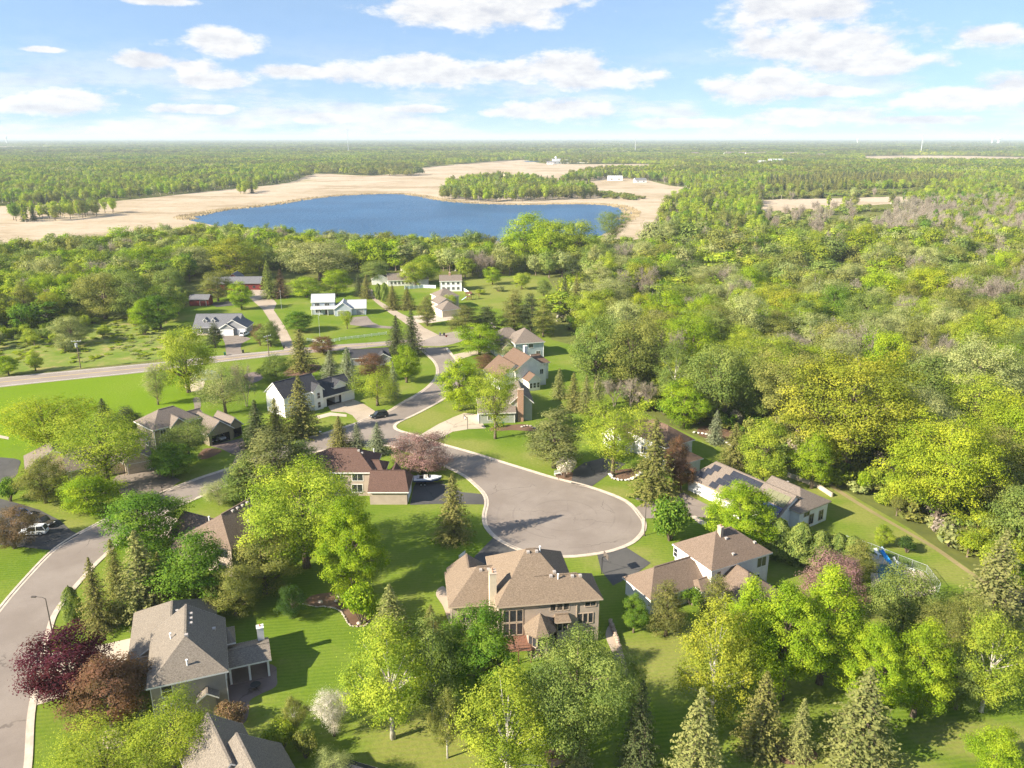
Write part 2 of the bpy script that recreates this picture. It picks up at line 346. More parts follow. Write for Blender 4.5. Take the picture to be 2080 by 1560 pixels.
    asph('mulch', (0.12, 0.07, 0.045), (0.20, 0.125, 0.085))
    asph('dirt', (0.22, 0.185, 0.085), (0.32, 0.25, 0.13))
    plain('kerb_concrete', (0.51, 0.43, 0.355), 0.9, 0.1, var=0.14, scale=0.8)
    plain('road_paint', (0.62, 0.44, 0.12), 0.8, 0.1); plain('white_paint', (0.7, 0.68, 0.64), 0.8, 0.1)
    # lake
    m, nt, N, L, o = newmat('lake_water')
    f = noise(N, L, 0.30, 5, 0.7, stretch=(1, 0.45, 1)); f2 = noise(N, L, 0.01, 4, 0.6)
    c = mixc(N, L, maprange(N, L, f2, 0.3, 0.7), (0.018, 0.072, 0.158), (0.032, 0.108, 0.222))
    b = bsdf(N, L, o, c, 0.35, 0.20, bump=f, bstr=0.9, bdist=0.9); MAT['lake_water'] = m
    m, nt, N, L, o = newmat('pool_water')
    f = noise(N, L, 1.4, 3, 0.6)
    bsdf(N, L, o, mixc(N, L, f, (0.02, 0.10, 0.17), (0.03, 0.15, 0.25)), 0.08, 0.5, bump=f, bstr=0.2, bdist=0.05); MAT['pool_water'] = m
ground_mats()
# ------------------------------------------------------------------ object helpers
def tag(o, label=None, cat=None, group=None, kind=None):
    if label: o['label'] = label
    if cat: o['category'] = cat
    if group: o['group'] = group
    if kind: o['kind'] = kind
    return o
def link(o, parent=None):
    COL.objects.link(o)
    if parent is not None: o.parent = parent
    return o
def empty(name, loc, rz=0.0, label=None, cat=None, group=None):
    o = bpy.data.objects.new(name, None); o.empty_display_size = 0.3
    o.location = loc; o.rotation_euler = (0, 0, rz)
    return tag(link(o), label, cat, group)
class MB:
    def __init__(s): s.v = []; s.f = []; s.m = []; s.mi = 0
    def add(s, V, F):
        b = len(s.v); s.v += [tuple(p) for p in V]
        for f in F: s.f.append(tuple(b + i for i in f)); s.m.append(s.mi)
        return s
    def quad(s, *P): return s.add(P, [tuple(range(len(P)))])
    def box(s, a, b):
        x0, y0, z0 = a; x1, y1, z1 = b
        return s.add([(x0, y0, z0), (x1, y0, z0), (x1, y1, z0), (x0, y1, z0), (x0, y0, z1), (x1, y0, z1), (x1, y1, z1), (x0, y1, z1)],
                     [(0, 3, 2, 1), (4, 5, 6, 7), (0, 1, 5, 4), (1, 2, 6, 5), (2, 3, 7, 6), (3, 0, 4, 7)])
    def bar(s, p, q, w, h=None):
        p, q = Vector(p), Vector(q); h = h or w
        d = (q - p).normalized(); up = Vector((0, 0, 1)) if abs(d.z) < 0.95 else Vector((1, 0, 0))
        a = d.cross(up).normalized() * w / 2; b = a.cross(d).normalized() * h / 2
        V = [p - a - b, p + a - b, p + a + b, p - a + b, q - a - b, q + a - b, q + a + b, q - a + b]
        return s.add(V, [(0, 3, 2, 1), (4, 5, 6, 7), (0, 1, 5, 4), (1, 2, 6, 5), (2, 3, 7, 6), (3, 0, 4, 7)])
    def tube(s, pts, rad, n=6, cap=True):
        b = len(s.v); pts = [Vector(p) for p in pts]
        for i, p in enumerate(pts):
            d = (pts[min(i + 1, len(pts) - 1)] - pts[max(i - 1, 0)]).normalized()
            up = Vector((0, 0, 1)) if abs(d.z) < 0.9 else Vector((1, 0, 0))
            a = d.cross(up).normalized(); c = a.cross(d)
            r = rad[i] if isinstance(rad, (list, tuple)) else rad
            for k in range(n):
                t = 2 * math.pi * k / n; s.v.append(tuple(p + a * math.cos(t) * r + c * math.sin(t) * r))
        for i in range(len(pts) - 1):
            for k in range(n):
                s.f.append((b + i * n + k, b + i * n + (k + 1) % n, b + (i + 1) * n + (k + 1) % n, b + (i + 1) * n + k)); s.m.append(s.mi)
        if cap:
            s.f.append(tuple(b + k for k in range(n))); s.m.append(s.mi)
            s.f.append(tuple(b + (len(pts) - 1) * n + k for k in range(n))); s.m.append(s.mi)
        return s
    def prism(s, P, z0, z1, cap=True):
        n = len(P); V = [(*p[:2], z0) for p in P] + [(*p[:2], z1) for p in P]
        F = [(i, (i + 1) % n, n + (i + 1) % n, n + i) for i in range(n)]
        s.add(V, F)
        if cap:
            b = len(s.v) - 2 * n
            for t in tessellate_polygon([[Vector((*p[:2], 0)) for p in P]]):
                s.f.append(tuple(b + n + i for i in t)); s.m.append(s.mi)
        return s
    def build(s, name, mats, parent=None, smooth=False):
        me = bpy.data.meshes.new(name); me.from_pydata(s.v, [], s.f)
        mats = mats if isinstance(mats, (list, tuple)) else [mats]
        for m in mats: me.materials.append(MAT[m] if isinstance(m, str) else m)
        if len(mats) > 1: me.polygons.foreach_set('material_index', s.m)
        if smooth: me.polygons.foreach_set('use_smooth', [True] * len(me.polygons))
        bm = bmesh.new(); bm.from_mesh(me); bmesh.ops.recalc_face_normals(bm, faces=bm.faces); bm.to_mesh(me); bm.free()
        me.update()
        return link(bpy.data.objects.new(name, me), parent)
def sheet(name, P, z, mat, px=True, smooth=0, kind='structure', label=None):
    if smooth: P = spline(P, smooth)
    W = [G(*p) for p in P] if px else [Vector((*p, 0)) for p in P]
    mb = MB(); mb.v = [(w.x, w.y, z) for w in W]
    for t in tessellate_polygon([[Vector((w.x, w.y, 0)) for w in W]]): mb.f.append(tuple(t)); mb.m.append(0)
    me = bpy.data.meshes.new(name); me.from_pydata(mb.v, [], mb.f); me.materials.append(MAT[mat])
    bm = bmesh.new(); bm.from_mesh(me)
    for f in bm.faces:
        if f.normal.z < 0: f.normal_flip()
    bm.to_mesh(me); bm.free()
    o = link(bpy.data.objects.new(name, me)); tag(o, label, kind=kind); return o
def ribbon(name, P, width, z0, z1, mat, parent=None, px=True, n=4, side=1):
    """raised strip following an open pixel polyline, on one side of it"""
    P = spline(P, n, closed=False) if n else P
    W = [G(*p) for p in P] if px else [Vector((*p, 0)) for p in P]
    mb = MB(); A = []; B = []
    for i, w in enumerate(W):
        d = (W[min(i + 1, len(W) - 1)] - W[max(i - 1, 0)]); d = Vector((d.x, d.y, 0)).normalized(); nrm = Vector((-d.y, d.x, 0)) * side
        A.append(w); B.append(w + nrm * width)
    for i in range(len(W) - 1):
        a0, a1, b0, b1 = A[i], A[i + 1], B[i], B[i + 1]
        mb.quad((a0.x, a0.y, z1), (a1.x, a1.y, z1), (b1.x, b1.y, z1), (b0.x, b0.y, z1))
        mb.quad((a0.x, a0.y, z0), (a1.x, a1.y, z0), (a1.x, a1.y, z1), (a0.x, a0.y, z1))
        mb.quad((b0.x, b0.y, z0), (b1.x, b1.y, z0), (b1.x, b1.y, z1), (b0.x, b0.y, z1))
    return mb.build(name, mat, parent)

# ------------------------------------------------------------------ ground, water, roads
mb = MB(); mb.quad((-60000, -3000, 0), (60000, -3000, 0), (60000, 90000, 0), (-60000, 90000, 0))
tag(mb.build('ground', 'wild_ground'), kind='structure')
LAWN = [(-400, 1750), (2500, 1750), (2500, 1270), (2080, 1240), (1960, 1150), (1850, 1075), (1720, 1000), (1580, 955), (1440, 900), (1330, 850), (1232, 790), (1232, 755), (1180, 705), (1120, 690), (1110, 640), (1130, 590), (1110, 562), (1010, 560), (955, 570), (880, 572), (740, 580), (620, 596), (440, 605), (330, 640), (330, 700), (330, 735), (0, 768), (-400, 810)]
sheet('lawn', LAWN, 0.02, 'lawn')
sheet('field', [(-400, 660), (0, 655), (120, 660), (240, 640), (330, 640), (335, 700), (330, 728), (160, 748), (0, 762), (-400, 800)], 0.026, 'dry_field', smooth=3)
MARSH = [(-900, 440), (-300, 425), (150, 414), (420, 389), (580, 372), (640, 353), (760, 357), (850, 342), (940, 333), (1060, 325), (1120, 333), (1350, 334), (1400, 345), (1310, 360), (1360, 377), (1412, 385), (1350, 420), (1335, 470), (1280, 490), (1240, 508), (1000, 518), (700, 512), (400, 495), (250, 508), (0, 532), (-900, 620)]
LAKE = [(372, 443), (400, 437), (450, 427), (540, 418), (620, 405), (700, 397), (800, 394), (850, 398), (900, 407), (960, 413), (1050, 416), (1130, 415), (1200, 415), (1255, 419), (1284, 431), (1272, 446), (1232, 472), (1160, 497), (900, 510), (700, 503), (560, 478), (430, 457)]
FIELDS = [[(1545, 407), (1700, 403), (1860, 399), (1850, 410), (1730, 420), (1600, 432), (1540, 430)], [(1740, 318), (1900, 316), (2200, 322), (2200, 333), (1960, 331), (1750, 331)],
          [(1270, 333), (1345, 335), (1330, 344), (1260, 343)], [(-300, 298), (130, 298), (130, 302), (-300, 304)], [(1540, 488), (1600, 482), (1600, 500), (1520, 508)], [(1820, 485), (1900, 492), (1870, 502), (1815, 494)],
          [(1225, 500), (1320, 494), (1310, 520), (1230, 515)]]
sheet('marsh', MARSH, 0.03, 'marsh', smooth=4)
sheet('lake', LAKE, 0.12, 'lake_water', smooth=5)
for P in FIELDS: sheet('field', P, 0.034, 'marsh', smooth=3)
sheet('lake', [(1060, 327.0), (1100, 326.4), (1105, 328.4), (1070, 329)], 0.2, 'lake_water')
sheet('lake', [(560, 301.2), (700, 300.8), (700, 303.2), (580, 303.6)], 0.2, 'lake_water')
sheet('driveway', [(-80, 935), (30, 932), (38, 950), (20, 975), (-80, 1000)], 0.06, 'dark_asphalt', smooth=4)
# reed fringe round the far shore
def reeds():
    mb = MB(); rn = random.Random(3); P = spline(LAKE, 24)
    for p in P:
        if p[1] > 447: continue
        w = G(*p)
        for k in range(9):
            x, y = w.x + rn.uniform(-9, 9), w.y + rn.uniform(-2, 8); h = rn.uniform(0.8, 1.8); r = rn.uniform(0.4, 1.3)
            mb.add([(x - r, y - r, 0), (x + r, y - r, 0), (x + r, y + r, 0), (x - r, y + r, 0), (x + rn.uniform(-.4, .4), y, h)], [(0, 1, 4), (1, 2, 4), (2, 3, 4), (3, 0, 4)])
    plain('reed', (0.30, 0.235, 0.14), 1, 0, var=0.3, scale=0.05)
    tag(mb.build('reeds', 'reed'), 'dry tan reeds fringing the lake shore', 'reeds', kind='stuff')
reeds()

STREET_R = [(40, 1640), (57, 1560), (64, 1452), (80, 1370), (98, 1291), (114, 1244), (155, 1190), (202, 1139), (265, 1085), (340, 1040), (417, 1005), (475, 980), (545, 952), (600, 930), (660, 915), (740, 907), (788, 906), (830, 917), (880, 937), (938, 964), (965, 985), (983, 1004), (988, 1023), (983, 1050), (990, 1075), (1020, 1101), (1075, 1123), (1150, 1131), (1230, 1122), (1280, 1105), (1303, 1085), (1309, 1068), (1302, 1050), (1271, 1018), (1203, 991), (1126, 971), (1050, 948), (960, 920), (890, 900), (848, 885), (814, 876), (802, 868), (810, 858), (850, 839), (904, 809), (930, 786), (943, 765), (940, 748), (924, 728), (906, 706)]
STREET_L = [(850, 706), (866, 720), (882, 735), (888, 750), (884, 769), (860, 793), (814, 820), (787, 836), (737, 853), (723, 860), (666, 878), (619, 892), (560, 915), (478, 947), (400, 973), (336, 998), (260, 1032), (202, 1062), (150, 1090), (104, 1122), (50, 1178), (0, 1237), (-40, 1295), (-75, 1400), (-110, 1640)]
_r = spline(STREET_R, 5, False); _l = spline(STREET_L, 5, False)
street = sheet('street', _r + _l, 0.036, 'street_asphalt')
ROAD_UP = [(-120, 783), (0, 767), (150, 752), (330, 735), (460, 721), (572, 711), (674, 701), (763, 695), (840, 688), (890, 680), (930, 672), (1000, 655)]
ROAD_LO = [(1010, 668), (960, 685), (906, 702), (850, 703), (780, 703), (711, 710), (585, 721), (430, 738), (289, 757), (150, 771), (0, 787), (-120, 803)]
sheet('main_road', spline(ROAD_UP, 4, False) + spline(ROAD_LO, 4, False), 0.044, 'road_asphalt')
ribbon('centre_line', [(-120, 793), (0, 777), (150, 761.5), (330, 743.5), (460, 729), (572, 716), (680, 706), (770, 699), (850, 695)], 0.28, 0.046, 0.05, 'road_paint', parent=None)['kind'] = 'structure'
ribbon('edge_line', [(-120, 785), (0, 769), (150, 754), (330, 737), (460, 723), (572, 712.6)], 0.2, 0.046, 0.05, 'white_paint')['kind'] = 'structure'
ribbon('edge_line', [(-120, 801), (0, 785), (150, 769.4), (289, 755), (430, 736.5), (572, 720)], 0.2, 0.046, 0.05, 'white_paint')['kind'] = 'structure'
for nm, P in (('kerb', STREET_R), ('kerb', STREET_L)):
    tag(ribbon(nm, P, 0.42, 0.0, 0.12, 'kerb_concrete', n=5, side=-1), kind='structure')
    tag(ribbon('gutter', P, 0.50, 0.0, 0.05, 'kerb_concrete', n=5, side=1), kind='structure')
DR = [('driveway', [(853, 884), (890, 862), (920, 848), (943, 839), (968, 842), (987, 870), (951, 872), (920, 877), (886, 894)], 'concrete', 0),
      ('driveway', [(1160, 982), (1165, 955), (1187, 940), (1227, 930), (1270, 942), (1261, 950), (1233, 966), (1200, 990)], 'dark_asphalt', 0),
      ('driveway', [(1288, 1033), (1309, 1022), (1351, 1015), (1388, 1001), (1441, 1028), (1436, 1052), (1402, 1049), (1350, 1052), (1303, 1054)], 'drive_asphalt', 0),
      ('driveway', [(1213, 1127), (1270, 1111), (1322, 1144), (1300, 1160), (1272, 1176), (1245, 1190), (1221, 1160)], 'dark_asphalt', 0),
      ('driveway', [(1002, 1092), (1050, 1114), (1050, 1140), (1000, 1160), (955, 1150), (965, 1130)], 'dark_asphalt', 0),
      ('driveway', [(840, 990), (833, 1026), (888, 1024), (986, 1025), (980, 1004), (938, 1000), (900, 983), (850, 972)], 'dark_asphalt', 0),
      ('driveway', [(699, 811), (711, 808), (741, 822), (766, 838), (752, 852), (725, 855), (716, 844), (702, 838), (673, 836), (664, 822)], 'gravel', 0),
      ('driveway', [(425, 906), (492, 890), (505, 915), (490, 945), (468, 950), (480, 926), (449, 912)], 'paver', 0),
      ('driveway', [(224, 978), (257, 951), (311, 946), (367, 976), (336, 1000), (285, 1022), (252, 1010)], 'drive_asphalt', 0),
      ('driveway', [(-60, 1012), (0, 1013), (34, 1022), (80, 1036), (121, 1057), (145, 1079), (162, 1086), (105, 1118), (0, 1107), (-60, 1105)], 'dark_asphalt', 0),
      ('driveway', [(88, 1330), (200, 1312), (266, 1297), (280, 1365), (180, 1400), (68, 1435), (76, 1380)], 'concrete', 0),
      ('driveway', [(285, 1077), (335, 1048), (378, 1058), (362, 1090), (320, 1095)], 'concrete', 0),
      ('driveway', [(450, 682), (490, 681), (510, 688), (491, 698), (489, 709), (493, 719), (460, 723), (457, 698)], 'drive_asphalt', 0),
      ('driveway', [(709, 645), (745, 642), (756, 654), (770, 661), (800, 664), (800, 668), (756, 666), (711, 660)], 'drive_asphalt', 0),
      ('driveway', [(837, 642), (877, 639), (920, 643), (924, 649), (870, 657), (847, 656)], 'concrete', 0),
      ('driveway', [(915, 722), (950, 714), (1010, 708), (1010, 715), (960, 722), (928, 732)], 'concrete', 0),
      ('lane', [(850, 696), (838, 668), (815, 651), (790, 635), (765, 616), (747, 599), (745, 586), (757, 588), (757, 599), (773, 613), (815, 637), (842, 650), (862, 666), (890, 680)], 'gravel', 0),
      ('lane', [(505, 604), (533, 628), (547, 650), (570, 694), (578, 712), (598, 709), (594, 694), (579, 664), (556, 630), (562, 616), (540, 590), (510, 588)], 'gravel', 0),
      ('lane', [(424, 617), (470, 611), (500, 613), (500, 618), (440, 624)], 'dark_asphalt', 0),
      ('path', [(385, 860), (395, 830), (392, 810), (405, 808), (408, 826), (398, 850), (410, 862)], 'drive_asphalt', 3),
      ('terrace', [(374, 778), (395, 766), (415, 768), (412, 790), (385, 797)], 'concrete', 2),
      ('terrace', [(496, 762), (522, 756), (534, 768), (512, 778)], 'paver', 3),
      ('footpath', [(640, 846), (670, 838), (704, 842), (704, 847), (672, 845), (648, 851)], 'concrete', 0),
      ('footpath', [(1402, 1049), (1412, 1048), (1436, 1062), (1432, 1068), (1420, 1064)], 'concrete', 0),
      ('footpath', [(-60, 880), (0, 884), (18, 888), (18, 893), (0, 890), (-60, 888)], 'concrete', 0),
      ('driveway', [(1930, 800), (1975, 818), (2010, 850), (2060, 870), (2140, 890), (2140, 915), (2060, 893), (2000, 868), (1985, 850), (1940, 815)], 'drive_asphalt', 3),
      ('driveway', [(2030, 905), (2140, 900), (2140, 935), (2040, 925)], 'dark_asphalt', 0)]
for i, (nm, P, m, s) in enumerate(DR): sheet(nm, P, 0.050 + 0.0035 * (i % 4), m, smooth=s)
# worn strip along the wood edge, planting beds, patio
sheet('path', [(1690, 985), (1762, 1031), (1850, 1082), (1905, 1113), (1960, 1152), (2070, 1230), (2073, 1236), (1954, 1156), (1900, 1118), (1847, 1086), (1756, 1034), (1684, 988)], 0.03, 'dirt', smooth=3)
for P, m in (([(617, 1227), (630, 1212), (660, 1205), (691, 1207), (712, 1237), (751, 1250), (752, 1262), (738, 1272), (711, 1270), (700, 1252), (690, 1240), (667, 1233), (640, 1232)], 'mulch'),
             ([(886, 1210), (890, 1196), (904, 1193), (912, 1225), (918, 1262), (912, 1265), (900, 1232)], 'gravel'),
             ([(1238, 966), (1250, 956), (1285, 952), (1305, 958), (1290, 972), (1262, 976), (1245, 974)], 'mulch'),
             ([(1000, 868), (1060, 862), (1088, 868), (1088, 876), (1040, 874), (1000, 876)], 'mulch'),
             ([(572, 762), (600, 742), (650, 742), (640, 756), (600, 764)], 'mulch'),
             ([(1540, 1530), (1600, 1500), (1660, 1530), (1640, 1552), (1580, 1550)], 'mulch'),
             ([(1230, 1290), (1245, 1270), (1270, 1340), (1275, 1372), (1258, 1375), (1245, 1330)], 'gravel'),
             ([(1135, 976), (1130, 963), (1150, 958), (1170, 964), (1165, 978)], 'mulch'),
             ([(1430, 865), (1500, 880), (1490, 900), (1420, 885)], 'mulch'),
             ([(400, 930), (415, 912), (440, 912), (450, 918), (420, 932)], 'mulch'),
             ([(200, 1510), (215, 1485), (250, 1488), (255, 1512), (225, 1522)], 'gravel')):
    sheet('planting_bed', P, 0.045, m, smooth=4)
sheet('patio', [(466, 1440), (464, 1361), (552, 1350), (562, 1375), (560, 1395), (530, 1410), (507, 1425), (505, 1450), (495, 1470), (470, 1470)], 0.05, 'paver', smooth=3)

# ------------------------------------------------------------------ house kit
shingle('shingle_grey', (0.21, 0.18, 0.15)); shingle('shingle_tan', (0.222, 0.168, 0.124)); shingle('shingle_brown', (0.135, 0.082, 0.066)); shingle('shingle_umber', (0.165, 0.11, 0.08))
shingle('shingle_dark', (0.060, 0.060, 0.068)); shingle('shingle_light', (0.46, 0.47, 0.48)); shingle('shingle_taupe', (0.205, 0.168, 0.142)); shingle('shingle_slate', (0.17, 0.17, 0.185)); shingle('shingle_rose', (0.192, 0.142, 0.110))
siding('siding_taupe', (0.37, 0.32, 0.275)); siding('siding_tan', (0.41, 0.335, 0.28)); siding('siding_white', (0.78, 0.76, 0.74)); siding('siding_grey', (0.30, 0.30, 0.32)); siding('siding_green', (0.34, 0.36, 0.31)); siding('siding_olive', (0.27, 0.235, 0.165)); siding('siding_red', (0.19, 0.030, 0.028), 3.0, 'X'); siding('siding_cream', (0.62, 0.52, 0.40)); siding('siding_blue', (0.42, 0.47, 0.53))
brick('brick', (0.33, 0.17, 0.10), (0.42, 0.24, 0.16), (0.45, 0.38, 0.32)); brick('stone', (0.52, 0.40, 0.27), (0.42, 0.30, 0.20), (0.50, 0.42, 0.34), 2.5)
plain('trim_white', (0.80, 0.78, 0.75), 0.6, 0.3, var=0.04); plain('trim_tan', (0.48, 0.38, 0.30), 0.7, 0.2, var=0.05); plain('trim_dark', (0.12, 0.10, 0.09), 0.7, 0.2); plain('door_white', (0.74, 0.74, 0.76), 0.5, 0.3, var=0.04); plain('door_tan', (0.50, 0.42, 0.34), 0.5, 0.3)
plain('dark_inside', (0.03, 0.03, 0.03), 0.9, 0.1); plain('metal', (0.55, 0.55, 0.55), 0.4, 0.5, 0.6); plain('black_metal', (0.03, 0.03, 0.032), 0.5, 0.4); plain('galvanised', (0.5, 0.52, 0.54), 0.45, 0.5, 0.5); plain('cedar', (0.21, 0.105, 0.072), 0.8, 0.2, var=0.25); plain('vent_grey', (0.42, 0.38, 0.36), 0.6, 0.3); plain('wood_pole', (0.17, 0.13, 0.10), 0.95, 0.05, var=0.25)
plain('vinyl_white', (0.80, 0.80, 0.80), 0.5, 0.3, var=0.03)
def glassmat():
    m, nt, N, L, o = newmat('pane'); f = noise(N, L, 0.8, 2)
    bsdf(N, L, o, mixc(N, L, f, (0.012, 0.014, 0.018), (0.05, 0.055, 0.065)), 0.12, 0.6); MAT['pane'] = m
    m, nt, N, L, o = newmat('solar'); f = noise(N, L, 0.6, 2)
    bsdf(N, L, o, mixc(N, L, f, (0.022, 0.025, 0.036), (0.04, 0.043, 0.058)), 0.4, 0.25); MAT['solar'] = m
    plain('solar_blue', (0.03, 0.05, 0.14), 0.25, 0.5); plain('solar_mat', (0.16, 0.16, 0.09), 0.7, 0.3)
glassmat()

def roof_pts(w):
    u0, v0, u1, v1, ze, ax, rise, i0, i1 = w[:9]
    if ax == 'u': vm = (v0 + v1) / 2; r0 = (u0 + i0, vm, ze + rise); r1 = (u1 - i1, vm, ze + rise)
    else: um = (u0 + u1) / 2; r0 = (um, v0 + i0, ze + rise); r1 = (um, v1 - i1, ze + rise)
    return (u0, v0, ze), (u1, v0, ze), (u1, v1, ze), (u0, v1, ze), r0, r1
def make_roof(w, parent, roofm, trim, k):
    a, b, c, d, r0, r1 = roof_pts(w); ax, i0, i1 = w[5], w[7], w[8]
    dz = 0.004 * k
    up = lambda p, h=0.0: (p[0], p[1], p[2] + h + dz)
    mb = MB()
    if ax == 'u': faces = [(a, b, r1, r0), (c, d, r0, r1)] + ([(d, a, r0)] if i0 > 0 else []) + ([(b, c, r1)] if i1 > 0 else [])
    else: faces = [(b, c, r1, r0), (d, a, r0, r1)] + ([(a, b, r0)] if i0 > 0 else []) + ([(c, d, r1)] if i1 > 0 else [])
    for f in faces: mb.quad(*[up(p) for p in f])
    roof = mb.build('roof', roofm, parent)
    so = MB()
    for f in faces: so.quad(*[up(p, -0.20) for p in f])
    per = [a, b, c, d]
    if ax == 'u': per = [a, b] + ([r1] if i1 <= 0 else []) + [c, d] + ([r0] if i0 <= 0 else [])
    else: per = [a] + ([r0] if i0 <= 0 else []) + [b, c] + ([r1] if i1 <= 0 else []) + [d]
    for i in range(len(per)):
        p, q = per[i], per[(i + 1) % len(per)]
        so.quad(up(p, -0.22), up(q, -0.22), up(q, 0.012), up(p, 0.012))
    so.build('fascia', trim, roof)
    # ridge cap
    if (Vector(r1) - Vector(r0)).length > 0.6:
        MB().bar(up(r0, 0.02), up(r1, 0.02), 0.28, 0.05).build('ridge_cap', roofm, roof)
    return roof
def wall_line(w, side):
    u0, v0, u1, v1, ze, ax, rise, i0, i1 = w[:9]; og = 0.32; oe = 0.45
    return {'u0': u0 + (og if ax == 'u' and i0 <= 0 else oe), 'u1': u1 - (og if ax == 'u' and i1 <= 0 else oe),
            'v0': v0 + (og if ax == 'v' and i0 <= 0 else oe), 'v1': v1 - (og if ax == 'v' and i1 <= 0 else oe)}[side]
def make_walls(mb, w, k, inside):
    u0, v0, u1, v1, ze, ax, rise, i0, i1 = w[:9]; opt = w[9] if len(w) > 9 else {}
    e = 0.012 * k
    a, b, c, d = wall_line(w, 'u0') + e, wall_line(w, 'u1') - e, wall_line(w, 'v0') + e, wall_line(w, 'v1') - e
    z0 = -0.4
    def top(t, lo, hi):                     # roof underside along a gable wall
        h = (hi - lo) / 2; return ze - 0.21 + rise * (1 - abs(t - (lo + hi) / 2) / h)
    ez = ze + 0.02
    def side(name, P, Q, gable, lo, hi, fa, fb):
        op = opt.get(name)
        def zt(t): return top(t, lo, hi) if gable else ez
        ta, tb = fa, fb
        if op:
            oa, ob, oh = op
            def X(t, z):
                s = (t - ta) / (tb - ta); return (P[0] + (Q[0] - P[0]) * s, P[1] + (Q[1] - P[1]) * s, z)
            mb.quad(X(ta, z0), X(oa, z0), X(oa, oh), X(ta, oh)); mb.quad(X(ob, z0), X(tb, z0), X(tb, oh), X(ob, oh))
            Pg = [X(ta, oh), X(tb, oh), X(tb, zt(tb))] + ([X((lo + hi) / 2, zt((lo + hi) / 2))] if gable else []) + [X(ta, zt(ta))]
            mb.quad(*Pg)
            inside.append((name, X(oa, 0.06), X(ob, 0.06), oh))
        else:
            Pg = [(*P, z0), (*Q, z0), (*Q, zt(tb))] + ([((P[0] + Q[0]) / 2, (P[1] + Q[1]) / 2, top((lo + hi) / 2, lo, hi))] if gable else []) + [(*P, zt(ta))]
            mb.quad(*Pg)
    if opt.get('open'): return
    side('v0', (a, c), (b, c), ax == 'v' and i0 <= 0, u0, u1, a, b)
    side('v1', (a, d), (b, d), ax == 'v' and i1 <= 0, u0, u1, a, b)
    side('u0', (a, c), (a, d), ax == 'u' and i0 <= 0, v0, v1, c, d)
    side('u1', (b, c), (b, d), ax == 'u' and i1 <= 0, v0, v1, c, d)
def frame_of(w, side):
    p = wall_line(w, side)
    if side == 'v0': return lambda s, z, n: (s, p - n, z)
    if side == 'v1': return lambda s, z, n: (s, p + n, z)
    if side == 'u0': return lambda s, z, n: (p - n, s, z)
    return lambda s, z, n: (p + n, s, z)
def box_on(mb, fr, s0, z0, s1, z1, n0, n1):
    V = [fr(s, z, n) for n in (n0, n1) for z in (z0, z1) for s in (s0, s1)]
    mb.add(V, [(0, 1, 3, 2), (4, 6, 7, 5), (0, 4, 5, 1), (2, 3, 7, 6), (0, 2, 6, 4), (1, 5, 7, 3)])
def window(parent, w, side, s, z, ww, hh, trim='trim_white', mull=1):
    fr = frame_of(w, side); mb = MB(); t = 0.10
    s0, s1, z1 = s - ww / 2, s + ww / 2, z + hh
    box_on(mb, fr, s0 - t, z - t, s0, z1 + t, 0.0, 0.07); box_on(mb, fr, s1, z - t, s1 + t, z1 + t, 0.0, 0.07)
    box_on(mb, fr, s0, z1, s1, z1 + t, 0.0, 0.068); box_on(mb, fr, s0, z - t, s1, z, 0.0, 0.09)
    for k in range(max(0, mull)):
        m = s0 + ww * (k + 1) / (mull + 1); box_on(mb, fr, m - 0.03, z, m + 0.03, z1, 0.0, 0.062)
    mull = mull if mull >= 0 else 0.5
    if mull == 0: box_on(mb, fr, s0, z + hh * 0.5 - 0.03, s1, z + hh * 0.5 + 0.03, 0.0, 0.06)
    f = mb.build('window', trim, parent)
    pm = MB(); pm.quad(fr(s0, z, 0.03), fr(s1, z, 0.03), fr(s1, z1, 0.03), fr(s0, z1, 0.03)); pm.build('pane', 'pane', f)
def garage_door(parent, w, side, s, ww, hh=2.25, mat='door_white'):
    fr = frame_of(w, side); mb = MB()
    for k in range(4): box_on(mb, fr, s - ww / 2, 0.06 + k * hh / 4, s + ww / 2, 0.06 + (k + 1) * hh / 4 - 0.05, 0.0, 0.05)
    d = mb.build('garage_door', mat, parent)
    fm = MB(); box_on(fm, fr, s - ww / 2 - 0.16, 0.0, s - ww / 2 - 0.02, hh + 0.2, 0.0, 0.07); box_on(fm, fr, s + ww / 2 + 0.02, 0.0, s + ww / 2 + 0.16, hh + 0.2, 0.0, 0.07); box_on(fm, fr, s - ww / 2 - 0.02, hh + 0.06, s + ww / 2 + 0.02, hh + 0.2, 0.0, 0.068)
    fm.build('door_frame', 'trim_white', d)
def door(parent, w, side, s, ww=1.0, hh=2.1, mat='trim_dark'):
    fr = frame_of(w, side); mb = MB(); box_on(mb, fr, s - ww / 2, 0.1, s + ww / 2, hh, 0.0, 0.05); d = mb.build('door', mat, parent)
    km = MB(); box_on(km, fr, s + ww / 2 - 0.14, 1.0, s + ww / 2 - 0.06, 1.1, 0.05, 0.1); km.build('handle', 'metal', d)
def chimney(parent, u, v, du, dv, z0, z1, mat='siding_tan', cap='trim_white', flues=2):
    c = MB().box((u - du / 2, v - dv / 2, z0), (u + du / 2, v + dv / 2, z1)).build('chimney', mat, parent)
    MB().box((u - du / 2 - .06, v - dv / 2 - .06, z1), (u + du / 2 + .06, v + dv / 2 + .06, z1 + .12)).build('cap', cap, c)
    for k in range(flues):
        y = v + (k - (flues - 1) / 2) * dv * 0.5
        MB().tube([(u, y, z1 + .12), (u, y, z1 + .42)], 0.13, 8).build('flue', 'brick', c)
